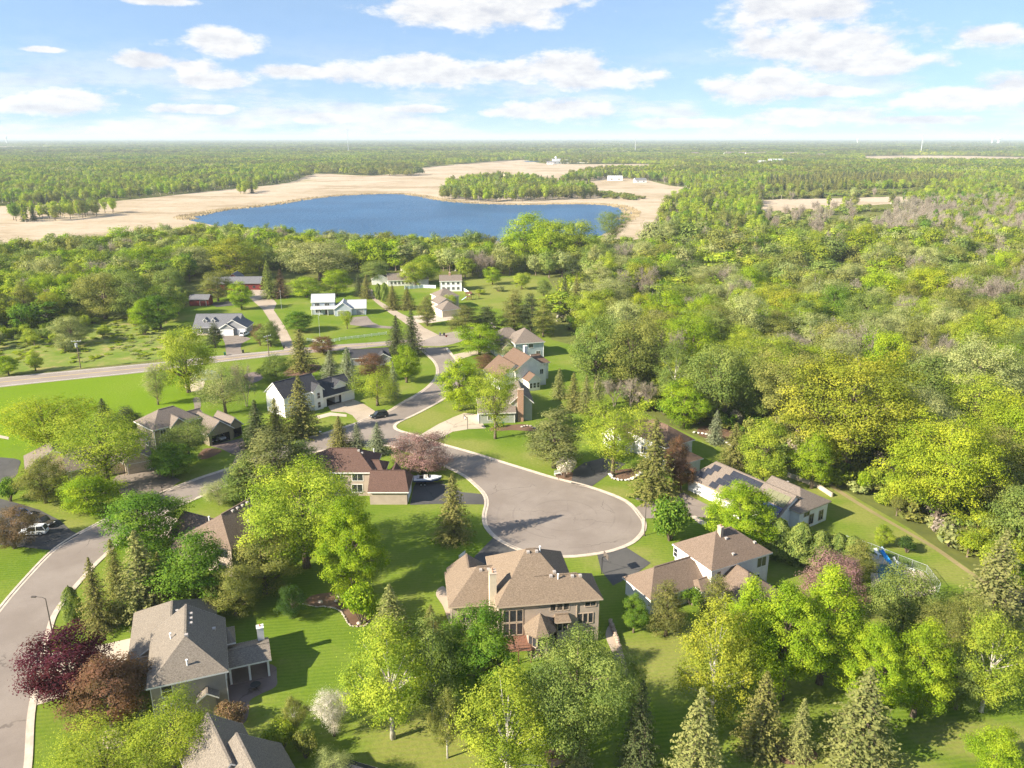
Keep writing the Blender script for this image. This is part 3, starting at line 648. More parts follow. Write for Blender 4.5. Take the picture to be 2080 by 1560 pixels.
def roof_z(w, u, v):
    a, b, c, d, r0, r1 = roof_pts(w); u0, v0, u1, v1, ze, ax, rise, i0, i1 = w[:9]
    if ax == 'u':
        h = (v1 - v0) / 2; t = 1 - abs(v - (v0 + v1) / 2) / h
        if i0 > 0: t = min(t, (u - u0) / i0)
        if i1 > 0: t = min(t, (u1 - u) / i1)
    else:
        h = (u1 - u0) / 2; t = 1 - abs(u - (u0 + u1) / 2) / h
        if i0 > 0: t = min(t, (v - v0) / i0)
        if i1 > 0: t = min(t, (v1 - v) / i1)
    return ze + rise * max(0, min(1, t))
def vent(roof, w, u, v, kind='box'):
    z = roof_z(w, u, v)
    if kind == 'box': MB().box((u - .22, v - .22, z - .1), (u + .22, v + .22, z + .24)).build('roof_vent', 'vent_grey', roof)
    else: MB().tube([(u, v, z - .1), (u, v, z + .7)], 0.10, 8).tube([(u, v, z + .7), (u, v, z + .85)], 0.16, 8).build('vent_pipe', 'vinyl_white', roof)
FOOT = []
def house(label, opx, ang, wings, wallm, roofm, trim='trim_white', cat='house', name='house', wins=(), gdoors=(), doors=(), chims=(), vents=(), roofms=None):
    O = G(*opx); a = R(ang)
    root = empty(name, (O.x, O.y, 0), a, label, cat)
    mb = MB(); inside = []
    for k, w in enumerate(wings):
        make_walls(mb, w, k, inside)
        ca, sa = math.cos(a), math.sin(a)
        FOOT.append([(O.x + u * ca - v * sa, O.y + u * sa + v * ca) for u, v in ((w[0], w[1]), (w[2], w[1]), (w[2], w[3]), (w[0], w[3]))])
    mb.build('wall', wallm, root)
    roofs = [make_roof(w, root, (roofms or {}).get(k, roofm), trim, k) for k, w in enumerate(wings)]
    for (nm, p, q, oh) in inside:
        d = Vector(q) - Vector(p); n = Vector((-d.y, d.x, 0)).normalized() * 5.2
        p, q = Vector(p), Vector(q); ib = MB(); P2, Q2 = p + n, q + n
        up = Vector((0, 0, oh))
        ib.quad(p, q, Q2, P2); ib.quad(P2, Q2, Q2 + up, P2 + up); ib.quad(p, P2, P2 + up, p + up); ib.quad(q, Q2, Q2 + up, q + up); ib.quad(p + up, q + up, Q2 + up, P2 + up)
        ib.build('garage_interior', 'dark_inside', root)
    for (k, side, s, z, ww, hh, *mu) in wins: window(root, wings[k], side, s, z, ww, hh, trim, mu[0] if mu else 1)
    for (k, side, s, ww, *m) in gdoors: garage_door(root, wings[k], side, s, ww, 2.25, m[0] if m else 'door_white')
    for (k, side, s) in doors: door(root, wings[k], side, s)
    for c in chims: chimney(root, *c)
    for (k, u, v, *kd) in vents: vent(roofs[k], wings[k], u, v, kd[0] if kd else 'box')
    # gutters' downpipes on the main wing
    w = wings[0]
    for u, v in ((wall_line(w, 'u0'), wall_line(w, 'v0')), (wall_line(w, 'u1'), wall_line(w, 'v0'))):
        MB().bar((u, v - 0.06, 0), (u, v - 0.06, w[4] - 0.1), 0.09).build('downpipe', trim, root)
    return root, wings, roofs
# ------------------------------------------------------------------ houses
# grey-roofed house with a covered porch (lower left of the street)
h1, W1, R1 = house('taupe house with weathered grey hip roof and a covered back porch', (296, 1400, 5.6), 21,
    [(0, 0, 9.9, 12.8, 5.6, 'v', 3.4, 4.9, 0), (-3.2, 10.2, 8.6, 23.4, 3.0, 'v', 3.5, 0, 4.6), (8.6, 4.2, 15.4, 9.7, 3.0, 'u', 1.0, 0, 0, {'open': 1}), (5.6, -1.0, 8.4, 1.5, 2.7, 'v', 1.0, 0, 0), (-3.4, 7.2, 2.5, 10.4, 3.0, 'u', 1.5, 0, 0), (9.0, 8.2, 11.0, 12.4, 4.2, 'u', 1.2, 0, 0.9)],
    'siding_taupe', 'shingle_grey', wins=[(0, 'v0', 2.3, 3.5, 1.2, 1.6, 0), (0, 'v0', 2.3, 0.8, 1.2, 1.4, 2), (0, 'u1', 2.4, 3.4, 1.2, 1.5, 0), (0, 'u1', 10.8, 3.6, 1.2, 1.5, 0), (0, 'u0', 3, 3.4, 1.4, 1.5), (0, 'u0', 6, 3.4, 1.4, 1.5)],
    gdoors=[(1, 'u0', 14.5, 4.8), (1, 'u0', 20, 2.7)], doors=[(0, 'u1', 5.6)], chims=[(14.4, 9.1, 0.9, 0.9, 0, 5.3, 'siding_white', 'trim_white', 1)],
    vents=[(1, 3.4, 14.2), (1, 3.4, 16.2), (0, 5.6, 8.2), (0, 5.6, 9.4), (0, 5.6, 10.6), (0, 5.1, 5.0), (0, 3.0, 7.0, 'pipe'), (0, 5.0, 1.6, 'pipe'), (0, 8.4, 8.8)])
for u, v in ((9.9, 4.7), (14.9, 4.7), (14.9, 9.2), (12.4, 4.7)): MB().box((u - .14, v - .14, 0), (u + .14, v + .14, 3.0)).build('porch_post', 'trim_white', h1)
MB().box((9.4, 4.5, 0.05), (15.1, 9.4, 0.15)).build('porch_floor', 'paver', h1)
for s in range(3): MB().box((14.8, 5.4 + s * 1.3, 0.15), (14.9, 6.4 + s * 1.3, 0.95)).build('railing', 'trim_white', h1)
# grey roof cut by the picture's lower edge
house('house with a long grey shingle roof partly hidden by a yellow-green tree', (493, 1470, 4.5), -55,
    [(0, -7.6, 9.5, 0, 4.5, 'u', 3.4, 0, 0), (5.8, -6.9, 17, 2.7, 4.5, 'u', 3.9, 0, 3)], 'siding_taupe', 'shingle_grey', wins=[(0, 'v1', 2.5, 2.2, 1.2, 1.4), (1, 'v1', 9, 2.2, 1.2, 1.4)])
# large tan-roofed house at the end of the cul-de-sac
h3, W3, R3 = house('large taupe house with steep tan roof and turret bay backing the cul-de-sac', (1008, 1234, 7.5), 8,
    [(0, 0, 12.4, 14.6, 7.5, 'u', 5.0, 5.4, 5.4), (6, 0.03, 15.8, 7.2, 7.5, 'u', 2.46, 0, 3.2), (-6.6, 5.5, 6, 15.8, 4.5, 'u', 3.6, 4.9, 0), (-6.2, 9.0, 0.4, 17.0, 4.5, 'v', 2.4, 0, 0), (8.4, -0.8, 10.9, 1.2, 4.7, 'u', 0.7, 0.3, 0.3)],
    'siding_tan', 'shingle_tan', 'trim_tan',
    wins=[(0, 'v0', 1.5, 4.6, 0.8, 1.9, -1), (0, 'v0', 2.5, 4.6, 0.9, 1.9, -1), (0, 'v0', 3.5, 4.6, 0.8, 1.9, -1), (0, 'v0', 2.5, 2.4, 0.9, 1.9, -1), (0, 'v0', 3.5, 2.4, 0.8, 1.9, -1), (0, 'v0', 1.5, 2.4, 0.8, 1.9, -1),
          (1, 'v0', 8.4, 5.9, 0.75, 1.1, -1), (1, 'v0', 9.4, 5.9, 0.75, 1.1, -1), (1, 'v0', 10.4, 5.9, 0.75, 1.1, -1), (1, 'v0', 14.0, 6.2, 1.6, 0.7),
          (1, 'v0', 12.5, 3.4, 0.62, 1.6, -1), (1, 'v0', 13.3, 3.4, 0.62, 1.6, -1), (1, 'v0', 14.1, 3.4, 0.62, 1.6, -1), (1, 'v0', 12.5, 0.6, 0.6, 1.3, -1), (1, 'v0', 13.3, 0.6, 0.6, 1.3, -1), (1, 'v0', 14.1, 0.6, 0.6, 1.3, -1),
          (1, 'v0', 9.6, 0.2, 2.2, 2.0), (4, 'v0', 9.3, 3.0, 0.6, 1.2, -1), (4, 'v0', 10.1, 3.0, 0.6, 1.2, -1), (2, 'v0', -4, 1.4, 1.4, 1.4)],
    chims=[(-0.1, 3.6, 1.0, 1.5, 0, 11.2, 'siding_cream', 'trim_tan', 2)],
    vents=[(2, -1.2, 10.1), (2, 0.0, 10.1), (0, 5.7, 6.8), (0, 7.0, 6.8), (1, 11.8, 3.2), (1, 13.0, 3.2), (0, 8.6, 3.4), (0, 9.2, 3.9), (0, 9.6, 3.0, 'pipe'), (0, 7.6, 7.3, 'pipe')])
def turret(root):
    c = (6.3, -0.7); n = 8; r = 2.0; P = [(c[0] + r * math.cos(R(22.5 + 45 * k)), c[1] + r * math.sin(R(22.5 + 45 * k))) for k in range(n)]
    t = MB().prism(P, -0.3, 4.05).build('bay', 'siding_tan', root)
    Q = [(c[0] + (r + .5) * math.cos(R(22.5 + 45 * k)), c[1] + (r + .5) * math.sin(R(22.5 + 45 * k)), 4.0) for k in range(n)]
    m = MB()
    for k in range(n): m.quad(Q[k], Q[(k + 1) % n], (c[0], c[1], 6.5)); m.quad(Q[k], Q[(k + 1) % n], (*Q[(k + 1) % n][:2], 3.82), (*Q[k][:2], 3.82))
    m.quad(*[(q[0], q[1], 3.82) for q in Q[::-1]])
    m.build('bay_roof', 'shingle_tan', t)
    for k in (4, 5, 6, 7):
        a0, a1 = R(22.5 + 45 * k), R(67.5 + 45 * k); A = Vector((c[0] + r * math.cos(a0), c[1] + r * math.sin(a0), 0)); B = Vector((c[0] + r * math.cos(a1), c[1] + r * math.sin(a1), 0))
        d = (B - A).normalized(); nn = Vector((math.cos((a0 + a1) / 2), math.sin((a0 + a1) / 2), 0)); ln = (B - A).length
        for j in (0.28, 0.72):
            mid = A + d * ln * j
            V = [mid - d * .3 + nn * .03, mid + d * .3 + nn * .03]
            f = MB()
            for s in (-1, 1): f.bar(mid + d * s * .34 + nn * .03 + Vector((0, 0, 2.0)), mid + d * s * .34 + nn * .03 + Vector((0, 0, 3.6)), 0.07)
            for z in (1.98, 3.62): f.bar(mid - d * .36 + nn * .03 + Vector((0, 0, z)), mid + d * .36 + nn * .03 + Vector((0, 0, z)), 0.07)
            f = f.build('window', 'trim_tan', t)
            MB().quad((V[0].x, V[0].y, 2.0), (V[1].x, V[1].y, 2.0), (V[1].x, V[1].y, 3.6), (V[0].x, V[0].y, 3.6)).build('pane', 'pane', f)
turret(h3)
dk = MB(); 
for k in range(14): dk.box((1.0 + k * 0.26, -3.2, 2.1), (1.24 + k * 0.26, 0.4, 2.16))
dk = dk.build('deck', 'cedar', h3)
for u in (1.0, 2.8, 4.6):
    MB().box((u - .07, -3.2, 0), (u + .07, -3.06, 3.05)).build('deck_post', 'cedar', dk)
MB().bar((1.0, -3.13, 3.0), (4.6, -3.13, 3.0), 0.1).bar((1.0, -3.13, 2.6), (4.6, -3.13, 2.6), 0.06).bar((1.0, -3.13, 3.0), (1.0, 0.3, 3.0), 0.1).build('railing', 'cedar', dk)
st = MB()
for k in range(8): st.box((4.7 + k * 0.27, -3.0, 1.9 - k * 0.25), (4.97 + k * 0.27, -2.0, 1.98 - k * 0.25))
st.build('stair', 'cedar', dk)
# tan-roofed house with the dark driveway
house('white house with rose-tan hip roofs and a long low garage beside the basketball driveway', (1447, 1160, 6.0), 27,
    [(-0.2, 0, 12.9, 10, 6.0, 'u', 3.6, 4.9, 4.9), (-10.9, 1.4, 2.5, 9.1, 3.0, 'u', 3.0, 3.4, 0), (1.0, -6.6, 9.2, 2.5, 3.0, 'v', 2.8, 4.0, 0), (-2.2, -0.4, 1.2, 3.2, 3.0, 'u', 1.2, 0.6, 0)],
    'siding_white', 'shingle_rose', wins=[(0, 'v0', 11.0, 3.7, 1.9, 1.7), (0, 'v0', 9.6, 0.7, 2.4, 1.6, 2), (0, 'v0', 1.8, 3.6, 0.8, 1.6, 0), (2, 'u0', -3, 0.8, 1.6, 1.5), (2, 'v0', 5, 0.8, 2.4, 1.6, 2), (0, 'u1', 5, 3.6, 1.6, 1.5), (0, 'u0', 9.4, 3.8, 0.9, 1.5, 0)],
    gdoors=[(1, 'v1', -6.6, 4.8), (1, 'u0', 5.2, 2.5)], chims=[(5.1, 4.4, 0.55, 0.9, 8.4, 10.6, 'siding_tan', 'trim_tan', 1)], vents=[(0, 10.6, 2.0), (0, 5.4, 1.3), (0, 5.8, 3.6)])
# house with solar panels
h5, W5, R5 = house('white house with dark rectangular solar panels on its taupe roof', (1460, 1000, 3.0), -56,
    [(-9.1, 0, 14.5, 10.2, 3.0, 'u', 3.6, 3.4, 0), (6.0, 3.6, 16.8, 13.2, 4.2, 'u', 2.6, 0, 4.0), (2.6, -1.6, 8.4, 5.2, 3.0, 'v', 2.6, 2.6, 0)],
    'siding_white', 'shingle_taupe', 'trim_tan', wins=[(1, 'u1', 6.2, 2.8, 1.6, 1.0), (1, 'u1', 10.8, 0.7, 1.3, 2.0), (1, 'u1', 7.8, 0.7, 1.3, 2.0), (2, 'v0', 5.5, 0.8, 2.2, 1.5, 2), (0, 'v0', 11.5, 0.8, 1.6, 1.5)],
    gdoors=[(0, 'v0', -6.2, 4.4), (0, 'v0', -1.4, 2.6)], vents=[(0, 2, 6.4), (0, 5, 6.4), (1, 9, 9.6)])
def slope_panel(parent, w, u, s, du, ds, mat, name='solar_panel'):
    """panel on the front (v0) slope; s is measured up the slope from the eave"""
    h = (w[3] - w[1]) / 2; L_ = math.hypot(h, w[6]); cv, cz = h / L_, w[6] / L_
    def p(uu, ss, n): return (uu, w[1] + ss * cv - n * cz, w[4] + ss * cz + n * cv)
    V = [p(uu, ss, n) for n in (0.05, 0.11) for uu, ss in ((u, s), (u + du, s), (u + du, s + ds), (u, s + ds))]
    return MB().add(V, [(0, 3, 2, 1), (4, 5, 6, 7), (0, 1, 5, 4), (1, 2, 6, 5), (2, 3, 7, 6), (3, 0, 4, 7)]).build(name, mat, parent)
for (u, s) in ((-7.0, 1.3), (-6.2, 2.7), (-5.4, 4.1)): slope_panel(R5[0], W5[0], u, s, 1.9, 1.36, 'solar')
for (u, s) in ((-3.0, 0.3), (-2.3, 1.7), (-0.4, 1.7), (-1.6, 3.1), (0.3, 3.1), (-0.6, 4.5), (1.3, 4.5), (3.2, 4.5), (5.1, 4.5)): slope_panel(R5[0], W5[0], u, s, 1.86, 1.36, 'solar')
for k in range(4): slope_panel(R5[0], W5[0], 8.6 + k * 1.35, 2.8, 1.3, 2.6, 'solar_mat', 'pool_heater_panel')
for k in range(3): slope_panel(R5[0], W5[0], 8.8 + k * 1.75, 0.3, 1.7, 2.2, 'solar_blue')
# white garage house behind the airy tree
house('white house with double garage and brown roof behind the tree in the stone-edged bed', (1268, 902, 3.0), -56,
    [(-8.2, 0, 0, 11, 3.0, 'v', 3.2, 0, 0), (-2, 3, 10.5, 12.5, 4.8, 'u', 3.2, 3, 4.2), (7, 1.5, 16.5, 9.0, 3.0, 'u', 2.4, 0, 3.2)], 'siding_white', 'shingle_umber',
    wins=[(2, 'v0', 10, 0.8, 1.6, 1.5), (2, 'v0', 13, 0.8, 1.6, 1.5), (1, 'u1', 7.5, 3.2, 1.2, 1.3), (1, 'v0', 3, 1.0, 1.6, 1.6)], gdoors=[(0, 'v0', -4.1, 5.2)])
# sage house with brick chimney
h7, W7, R7 = house('sage green house with tall brick chimney beside the pale concrete driveway', (1046, 838, 3.0), 5,
    [(-9.8, 0, 0.3, 9.8, 3.0, 'u', 3.0, 0, 0), (-1.2, 1.6, 5.2, 14.0, 5.0, 'v', 2.8, 0, 0)], 'siding_green', 'shingle_taupe',
    wins=[(0, 'v0', -6.5, 1.0, 1.2, 1.1), (1, 'u1', 5, 0.8, 1.6, 1.6), (1, 'u1', 9, 3.2, 1.3, 1.3)], gdoors=[(0, 'u0', 4.9, 5.4)], chims=[(1.6, 1.45, 1.5, 0.95, 0, 8.9, 'brick', 'trim_tan', 1)], vents=[(0, -4, 6)])
# white gabled house
house('white gabled house with brown roof, white chimney and a stone sunroom', (1045, 755, 5.5), 25,
    [(0, 0, 11.1, 12.5, 5.5, 'v', 3.9, 0, 0), (-4.8, 0.8, 6.2, 13.2, 3.2, 'v', 4.2, 0, 0), (2.6, -4.0, 7.2, 1.5, 3.0, 'v', 2.0, 0, 0), (9.5, 5.2, 14.8, 12.2, 5.3, 'u', 2.2, 0, 2.2)], 'siding_white', 'shingle_umber',
    wins=[(0, 'v0', 9.2, 3.6, 1.1, 1.5), (2, 'v0', 3.7, 0.9, 0.8, 1.5, 0), (2, 'v0', 4.9, 0.9, 0.8, 1.5, 0), (2, 'v0', 6.1, 0.9, 0.8, 1.5, 0), (0, 'u1', 2.5, 3.5, 1.2, 1.3), (3, 'v0', 12.2, 3.2, 1.6, 1.5)],
    chims=[(7.2, 7.5, 1.0, 1.0, 7.5, 10.8, 'siding_white', 'trim_white', 1)])
# grey hip house
house('blue-grey house with tall taupe hip roofs half hidden by a round lime tree', (1068, 697, 5.5), 17,
    [(-4.0, 0, 7, 11.5, 5.5, 'v', 3.9, 5.2, 5.2), (-9.5, 6, 3, 16.5, 4.6, 'u', 4.0, 5, 5), (-7.5, 2.5, -3, 8, 3.2, 'v', 2.2, 0, 0)], 'siding_blue', 'shingle_taupe', wins=[(0, 'v0', 2, 3.6, 1.4, 1.4), (0, 'v0', 4.6, 0.8, 1.4, 1.5)])
# dark brown roof with the boat
house('beige house with dark brown hip roof beside the driveway with a boat', (760, 960, 5.5), 0,
    [(-14.6, 0, 0, 10.4, 5.5, 'u', 3.4, 4.4, 4.4), (-0.8, -4.2, 7.6, 4.4, 3.0, 'u', 3.0, 0, 1.2), (-1.4, 0.8, 2.0, 7.6, 4.8, 'u', 1.8, 0, 1.6), (2.0, 0.5, 5.4, 5.8, 3.0, 'v', 2.4, 0, 0)],
    'siding_tan', 'shingle_brown', wins=[(0, 'v0', -3.6, 3.5, 2.2, 1.5), (0, 'v0', -3.8, 0.9, 2.2, 1.7), (0, 'v0', -8, 3.5, 1.6, 1.5), (0, 'v0', -6.8, 3.5, 0.5, 1.5, 0), (0, 'v0', -8.6, 0.9, 1.6, 1.5)],
    gdoors=[(1, 'u1', 0.1, 4.8)], vents=[(0, -3.9, 4.6), (0, -3.2, 4.6), (0, 0.0 - 1.4, 8.4, 'pipe')])
# brown roof behind the maples
house('house with brown tan roof and thin white flue between the green maples', (470, 1118, 5.6), -25,
    [(-11.4, 0, 0, 14.6, 5.6, 'v', 3.7, 4.0, 3.0), (-18.4, 3.0, -8, 11.2, 3.0, 'u', 2.8, 0, 0), (-14.5, -0.4, -9, 6, 3.0, 'v', 2.4, 1.8, 0)], 'siding_tan', 'shingle_rose', 'trim_dark',
    wins=[(0, 'v0', -2.6, 3.6, 2.2, 1.5), (0, 'v0', -3, 0.7, 1.6, 1.6), (0, 'u1', 4, 3.4, 1.5, 1.4), (0, 'u1', 4, 0.7, 1.5, 1.8)], gdoors=[(1, 'u0', 7.1, 4.8)],
    vents=[(0, -5.2, 8.6), (0, -5.2, 7.4), (0, -5.2, 6.2), (0, -5.2, 9.8), (0, -7.6, 3.0, 'pipe'), (0, -2.5, 7.0)])
# white house, dark roof
house('white two-storey house with charcoal gable roof and open garage', (576, 811, 5.5), 48,
    [(0, 0, 12.3, 9.7, 5.5, 'u', 3.6, 0, 0), (12.0, -0.4, 23.3, 10.2, 3.0, 'u', 3.5, 0, 0, {'v0': (13.4, 18.4, 2.3)}), (8.6, -0.9, 12.4, 5.0, 5.5, 'v', 1.9, 0, 0), (16.5, 0.8, 21.5, 6.5, 4.6, 'v', 1.7, 0, 0)], 'siding_white', 'shingle_dark',
    wins=[(2, 'v0', 10.5, 3.3, 0.9, 1.6, 0), (2, 'v0', 10.5, 0.6, 0.9, 1.6, 0), (0, 'v0', 6.5, 3.3, 1.1, 1.5), (0, 'v0', 2.5, 3.3, 1.1, 1.5), (0, 'v0', 2.5, 0.8, 1.1, 1.5)], gdoors=[(1, 'v0', 21.0, 2.7)], doors=[(0, 'v0', 7.2)])
# olive house with open garage
house('tan house with grey-brown hip roof and open garage gable', (310, 875, 5.5), 49,
    [(0, 0, 12.2, 10, 5.5, 'u', 3.1, 4.2, 4.2), (10.0, -6.6, 17.2, 4, 3.0, 'v', 2.9, 0, 0, {'v0': (11.2, 15.9, 2.35)}), (15.8, -5.9, 20.2, 2.5, 3.0, 'v', 2.3, 0, 0, {'v0': (17.4, 19.6, 2.3)}), (4.0, -0.8, 8.4, 4.4, 5.3, 'v', 2.0, 0, 0), (6, 3, 15, 8.5, 4.2, 'u', 1.8, 0, 0)], 'siding_olive', 'shingle_taupe',
    wins=[(0, 'v0', 2.6, 3.3, 1.4, 1.6), (0, 'v0', 2.6, 0.8, 1.4, 1.6), (0, 'v0', 9.8, 3.4, 1.4, 1.4), (0, 'u0', 5.0, 0.5, 1.2, 1.3)], roofms={})
# house under the big airy tree
house('low brown house under the big spreading airy tree', (138, 984, 0), 32,
    [(0, 0, 16.5, 10, 2.9, 'u', 3.2, 0, 0), (-7.5, 6, 4, 15.5, 2.9, 'v', 3.4, 0, 3.5), (11, -1.6, 17.5, 6, 2.9, 'v', 2.2, 0, 0)], 'siding_cream', 'shingle_taupe', gdoors=[(0, 'v0', 3.2, 4.4, 'door_tan'), (2, 'v0', 14.2, 4.4, 'door_tan')], wins=[(1, 'u0', 10, 0.9, 1.5, 1.4), (0, 'v0', 8, 0.9, 1.4, 1.4)])
# across the main road
h15, W15, R15 = house('grey ranch house with two dormers and a double gable garage', (390, 666, 2.7), 3,
    [(0, 0.5, 17.5, 12, 2.8, 'u', 4.0, 0, 0), (10.4, -1.6, 21.2, 8, 2.8, 'v', 3.2, 0, 0), (10.8, -2.6, 16.4, 4, 2.8, 'v', 1.9, 0, 0), (3.4, 2.2, 5.2, 6.5, 4.9, 'v', 0.9, 0, 0), (6.6, 2.2, 8.4, 6.5, 4.9, 'v', 0.9, 0, 0)], 'siding_grey', 'shingle_slate',
    wins=[(3, 'v0', 4.3, 4.0, 0.8, 0.8, 0), (4, 'v0', 7.5, 4.0, 0.8, 0.8, 0), (0, 'v0', 3, 0.8, 1.4, 1.4), (0, 'v0', 7, 0.8, 1.4, 1.4)], gdoors=[(2, 'v0', 13.6, 4.6), (1, 'v0', 18.8, 2.8)])
for u in (0.5, 3.4, 6.4, 9.3): MB().box((u - .1, -0.9, 0), (u + .1, -0.7, 2.7)).build('porch_post', 'trim_white', h15)
MB().box((0, -1.1, 2.62), (10.4, 0.9, 2.74)).build('porch_roof', 'shingle_slate', h15); MB().box((0, -1.1, 0), (10.2, 0.7, 0.3)).build('porch_floor', 'concrete', h15)
h16, W16, R16 = house('white two-storey house with pale grey roof, front porch and grey garage', (631, 614, 5.5), 8,
    [(0, 0, 10, 8, 5.5, 'u', 2.8, 0, 0), (9.6, -4.2, 17.4, 5, 3.0, 'v', 2.8, 0, 0), (15, -3.0, 23.2, 6.5, 3.0, 'u', 2.8, 0, 0), (-0.1, -2.2, 10.4, 2.2, 2.9, 'u', 0.9, 0, 0, {'open': 1})], 'siding_blue', 'shingle_light',
    wins=[(0, 'v0', 2.6, 3.5, 1.9, 1.4, 2), (0, 'v0', 6.6, 3.5, 1.9, 1.4, 2), (0, 'v0', 2.8, 0.8, 2.2, 1.5, 2)], gdoors=[(1, 'v0', 13.6, 4.8, 'siding_grey'), (2, 'v0', 20.4, 3.0, 'siding_grey')], doors=[(0, 'v0', 6.2)])
for u in (0.3, 3.4, 7.0, 9.6): MB().box((u - .1, -1.9, 0), (u + .1, -1.7, 2.9)).build('porch_post', 'trim_white', h16)
house('tan stone house with stepped taupe hip roofs at the gravel lane', (891, 605, 5.5), 27,
    [(0, 0, 10, 10.3, 5.5, 'u', 2.9, 4.4, 4.4), (-4.6, -14.6, 4.6, -5.6, 3.0, 'v', 3.0, 3.6, 3.6), (-3.2, -7, 5.0, 2, 4.2, 'v', 2.2, 0, 0)], 'siding_cream', 'shingle_taupe', gdoors=[(1, 'u0', -12.0, 2.6), (1, 'u0', -8.6, 2.6)], wins=[(0, 'v0', 8, 3.4, 1.2, 1.4), (0, 'u0', 4, 3.4, 1.4, 1.4)])
h18, _, _ = house('long white ranch house with dark roof and columned porch before the woods', (787, 570, 3.0), 12,
    [(0, 0, 21, 10, 3.0, 'u', 2.8, 0, 0), (-8, 6, 1, 15, 3.0, 'v', 2.6, 0, 0)], 'siding_white', 'shingle_taupe', wins=[(0, 'v0', 2 + 1.9 * k, 0.9, 1.0, 1.4) for k in range(6)], chims=[(9, 5, 1.2, 1.0, 5, 7.2, 'siding_white', 'trim_white', 1)], doors=[(0, 'v0', 15)])
for k in range(4): MB().box((13 + k * 2.2 - .12, -0.4, 0), (13 + k * 2.2 + .12, -0.16, 2.8)).build('porch_column', 'trim_white', h18)
house('small white two-storey house with tan roof and brick chimney behind the hip house', (892, 572, 5.0), 5,
    [(0, 0, 11.2, 8, 5.2, 'u', 2.4, 0, 0)], 'siding_white', 'shingle_taupe', wins=[(0, 'v0', 2.0 + 2.4 * k, 3.4, 1.2, 1.2) for k in range(4)] + [(0, 'v0', 2.0 + 2.4 * k, 0.8, 1.2, 1.4) for k in range(4)], chims=[(5.2, 4.0, 1.0, 0.9, 6.5, 8.6, 'brick', 'trim_tan', 1)])
house('long dark red barn with weathered grey roof under the trees', (418, 590, 0), 3, [(0, 0, 27, 9.5, 3.2, 'u', 2.8, 0, 0), (8.5, 6.5, 15, 16, 4.6, 'v', 2.4, 0, 0)], 'siding_red', 'shingle_slate', 'trim_dark', 'barn', 'barn', wins=[(0, 'v0', 3 + 3.4 * k, 1.0, 1.1, 1.0) for k in range(7)])
house('small dark red shed with low grey roof left of the lime tree', (383, 622, 0), 1, [(0, 0, 9.2, 6.5, 2.9, 'u', 1.9, 0, 0)], 'siding_red', 'shingle_slate', 'trim_dark', 'shed', 'shed', gdoors=[(0, 'v0', 6.4, 2.6, 'siding_red')])
house('grey-roofed house hidden between the blue spruces and the main road', (712, 744, 0), 14, [(0, 0, 13, 8, 2.6, 'u', 2.0, 0, 0), (8, -2, 13.5, 5, 2.6, 'v', 1.6, 0, 0)], 'siding_grey', 'shingle_dark', wins=[(0, 'v0', 4, 0.8, 1.4, 1.4)])
house('pale roofed house deep in the wooded slope', (1660, 575, 0), -10, [(0, 0, 19, 10, 4.2, 'u', 3.4, 0, 0), (13, -5, 20, 5, 4.2, 'v', 2.8, 0, 0)], 'siding_white', 'shingle_taupe', wins=[(0, 'v0', 3 + 3 * k, 1.4, 1.4, 1.6) for k in range(3)])
# far buildings
def farhouse(label, px, py, w, d, ze, rise, ang, wallm, roofm, cat='house', name='house', group=None):
    r, ww, rr = house(label, (px, py, 0), ang, [(-w / 2, 0, w / 2, d, ze, 'u', rise, 0, 0)], wallm, roofm, cat=cat, name=name, wins=[(0, 'v0', -w / 4, ze * 0.35, w * 0.12, ze * 0.35), (0, 'v0', w / 4, ze * 0.35, w * 0.12, ze * 0.35)])
    if group: r['group'] = group
    return r
farhouse('cream gabled house rising above the wooded lake peninsula', 1034, 372, 17, 12, 9.5, 6, 70, 'siding_cream', 'shingle_taupe')
farhouse('pale cabin among the trees at the foot of the wooded peninsula', 1032, 402, 13, 9, 4, 3, 5, 'siding_cream', 'shingle_light', 'cabin', 'cabin')
farhouse('white farm barn with tall roof beside the far silo', 1132, 333, 26, 16, 7, 7, 20, 'siding_white', 'shingle_light', 'barn', 'barn')
farhouse('long white farm shed right of the far barn', 1156, 332, 30, 16, 6, 5, 5, 'siding_white', 'shingle_light', 'shed', 'shed')
farhouse('white farm shed at the end of the far farmyard', 1185, 331, 40, 16, 6, 5, -5, 'siding_white', 'shingle_light', 'shed', 'shed')
farhouse('low white shed left of the far barn', 1117, 334, 18, 12, 5, 4, 0, 'siding_white', 'shingle_slate', 'shed', 'shed')
farhouse('white house with pale roof beyond the marsh edge', 1250, 367, 26, 12, 4.5, 4, 0, 'siding_white', 'shingle_light')
farhouse('white bungalow between trees beyond the marsh', 1302, 371, 20, 12, 4, 3.5, 10, 'siding_white', 'shingle_slate')
farhouse('large white building among the far right woods', 1580, 334, 46, 24, 9, 6, 0, 'siding_white', 'shingle_light', 'building', 'building')
farhouse('white shed left of the large far building', 1548, 335, 22, 14, 7, 5, 0, 'siding_white', 'shingle_light', 'shed', 'shed')
farhouse('small white house above the dark pine plantation', 1507, 344, 16, 11, 6, 4, 0, 'siding_white', 'shingle_slate')
farhouse('white house at the edge of the far pale field', 1736, 345, 18, 12, 6, 4, 0, 'siding_white', 'shingle_slate')
for x, y, a in ((1412, 318, 0), (1480, 319, 15), (1508, 318, -10), (1523, 319, 5), (1536, 318, 20), (1550, 317, 0), (1600, 319, 10), (1612, 318, -20), (1668, 322, 0), (1484, 317, 0)):
    farhouse('tiny pale house in the far subdivision on the right', x, y, 30, 18, 9, 8, a, 'siding_white', 'shingle_taupe', group='far subdivision houses')
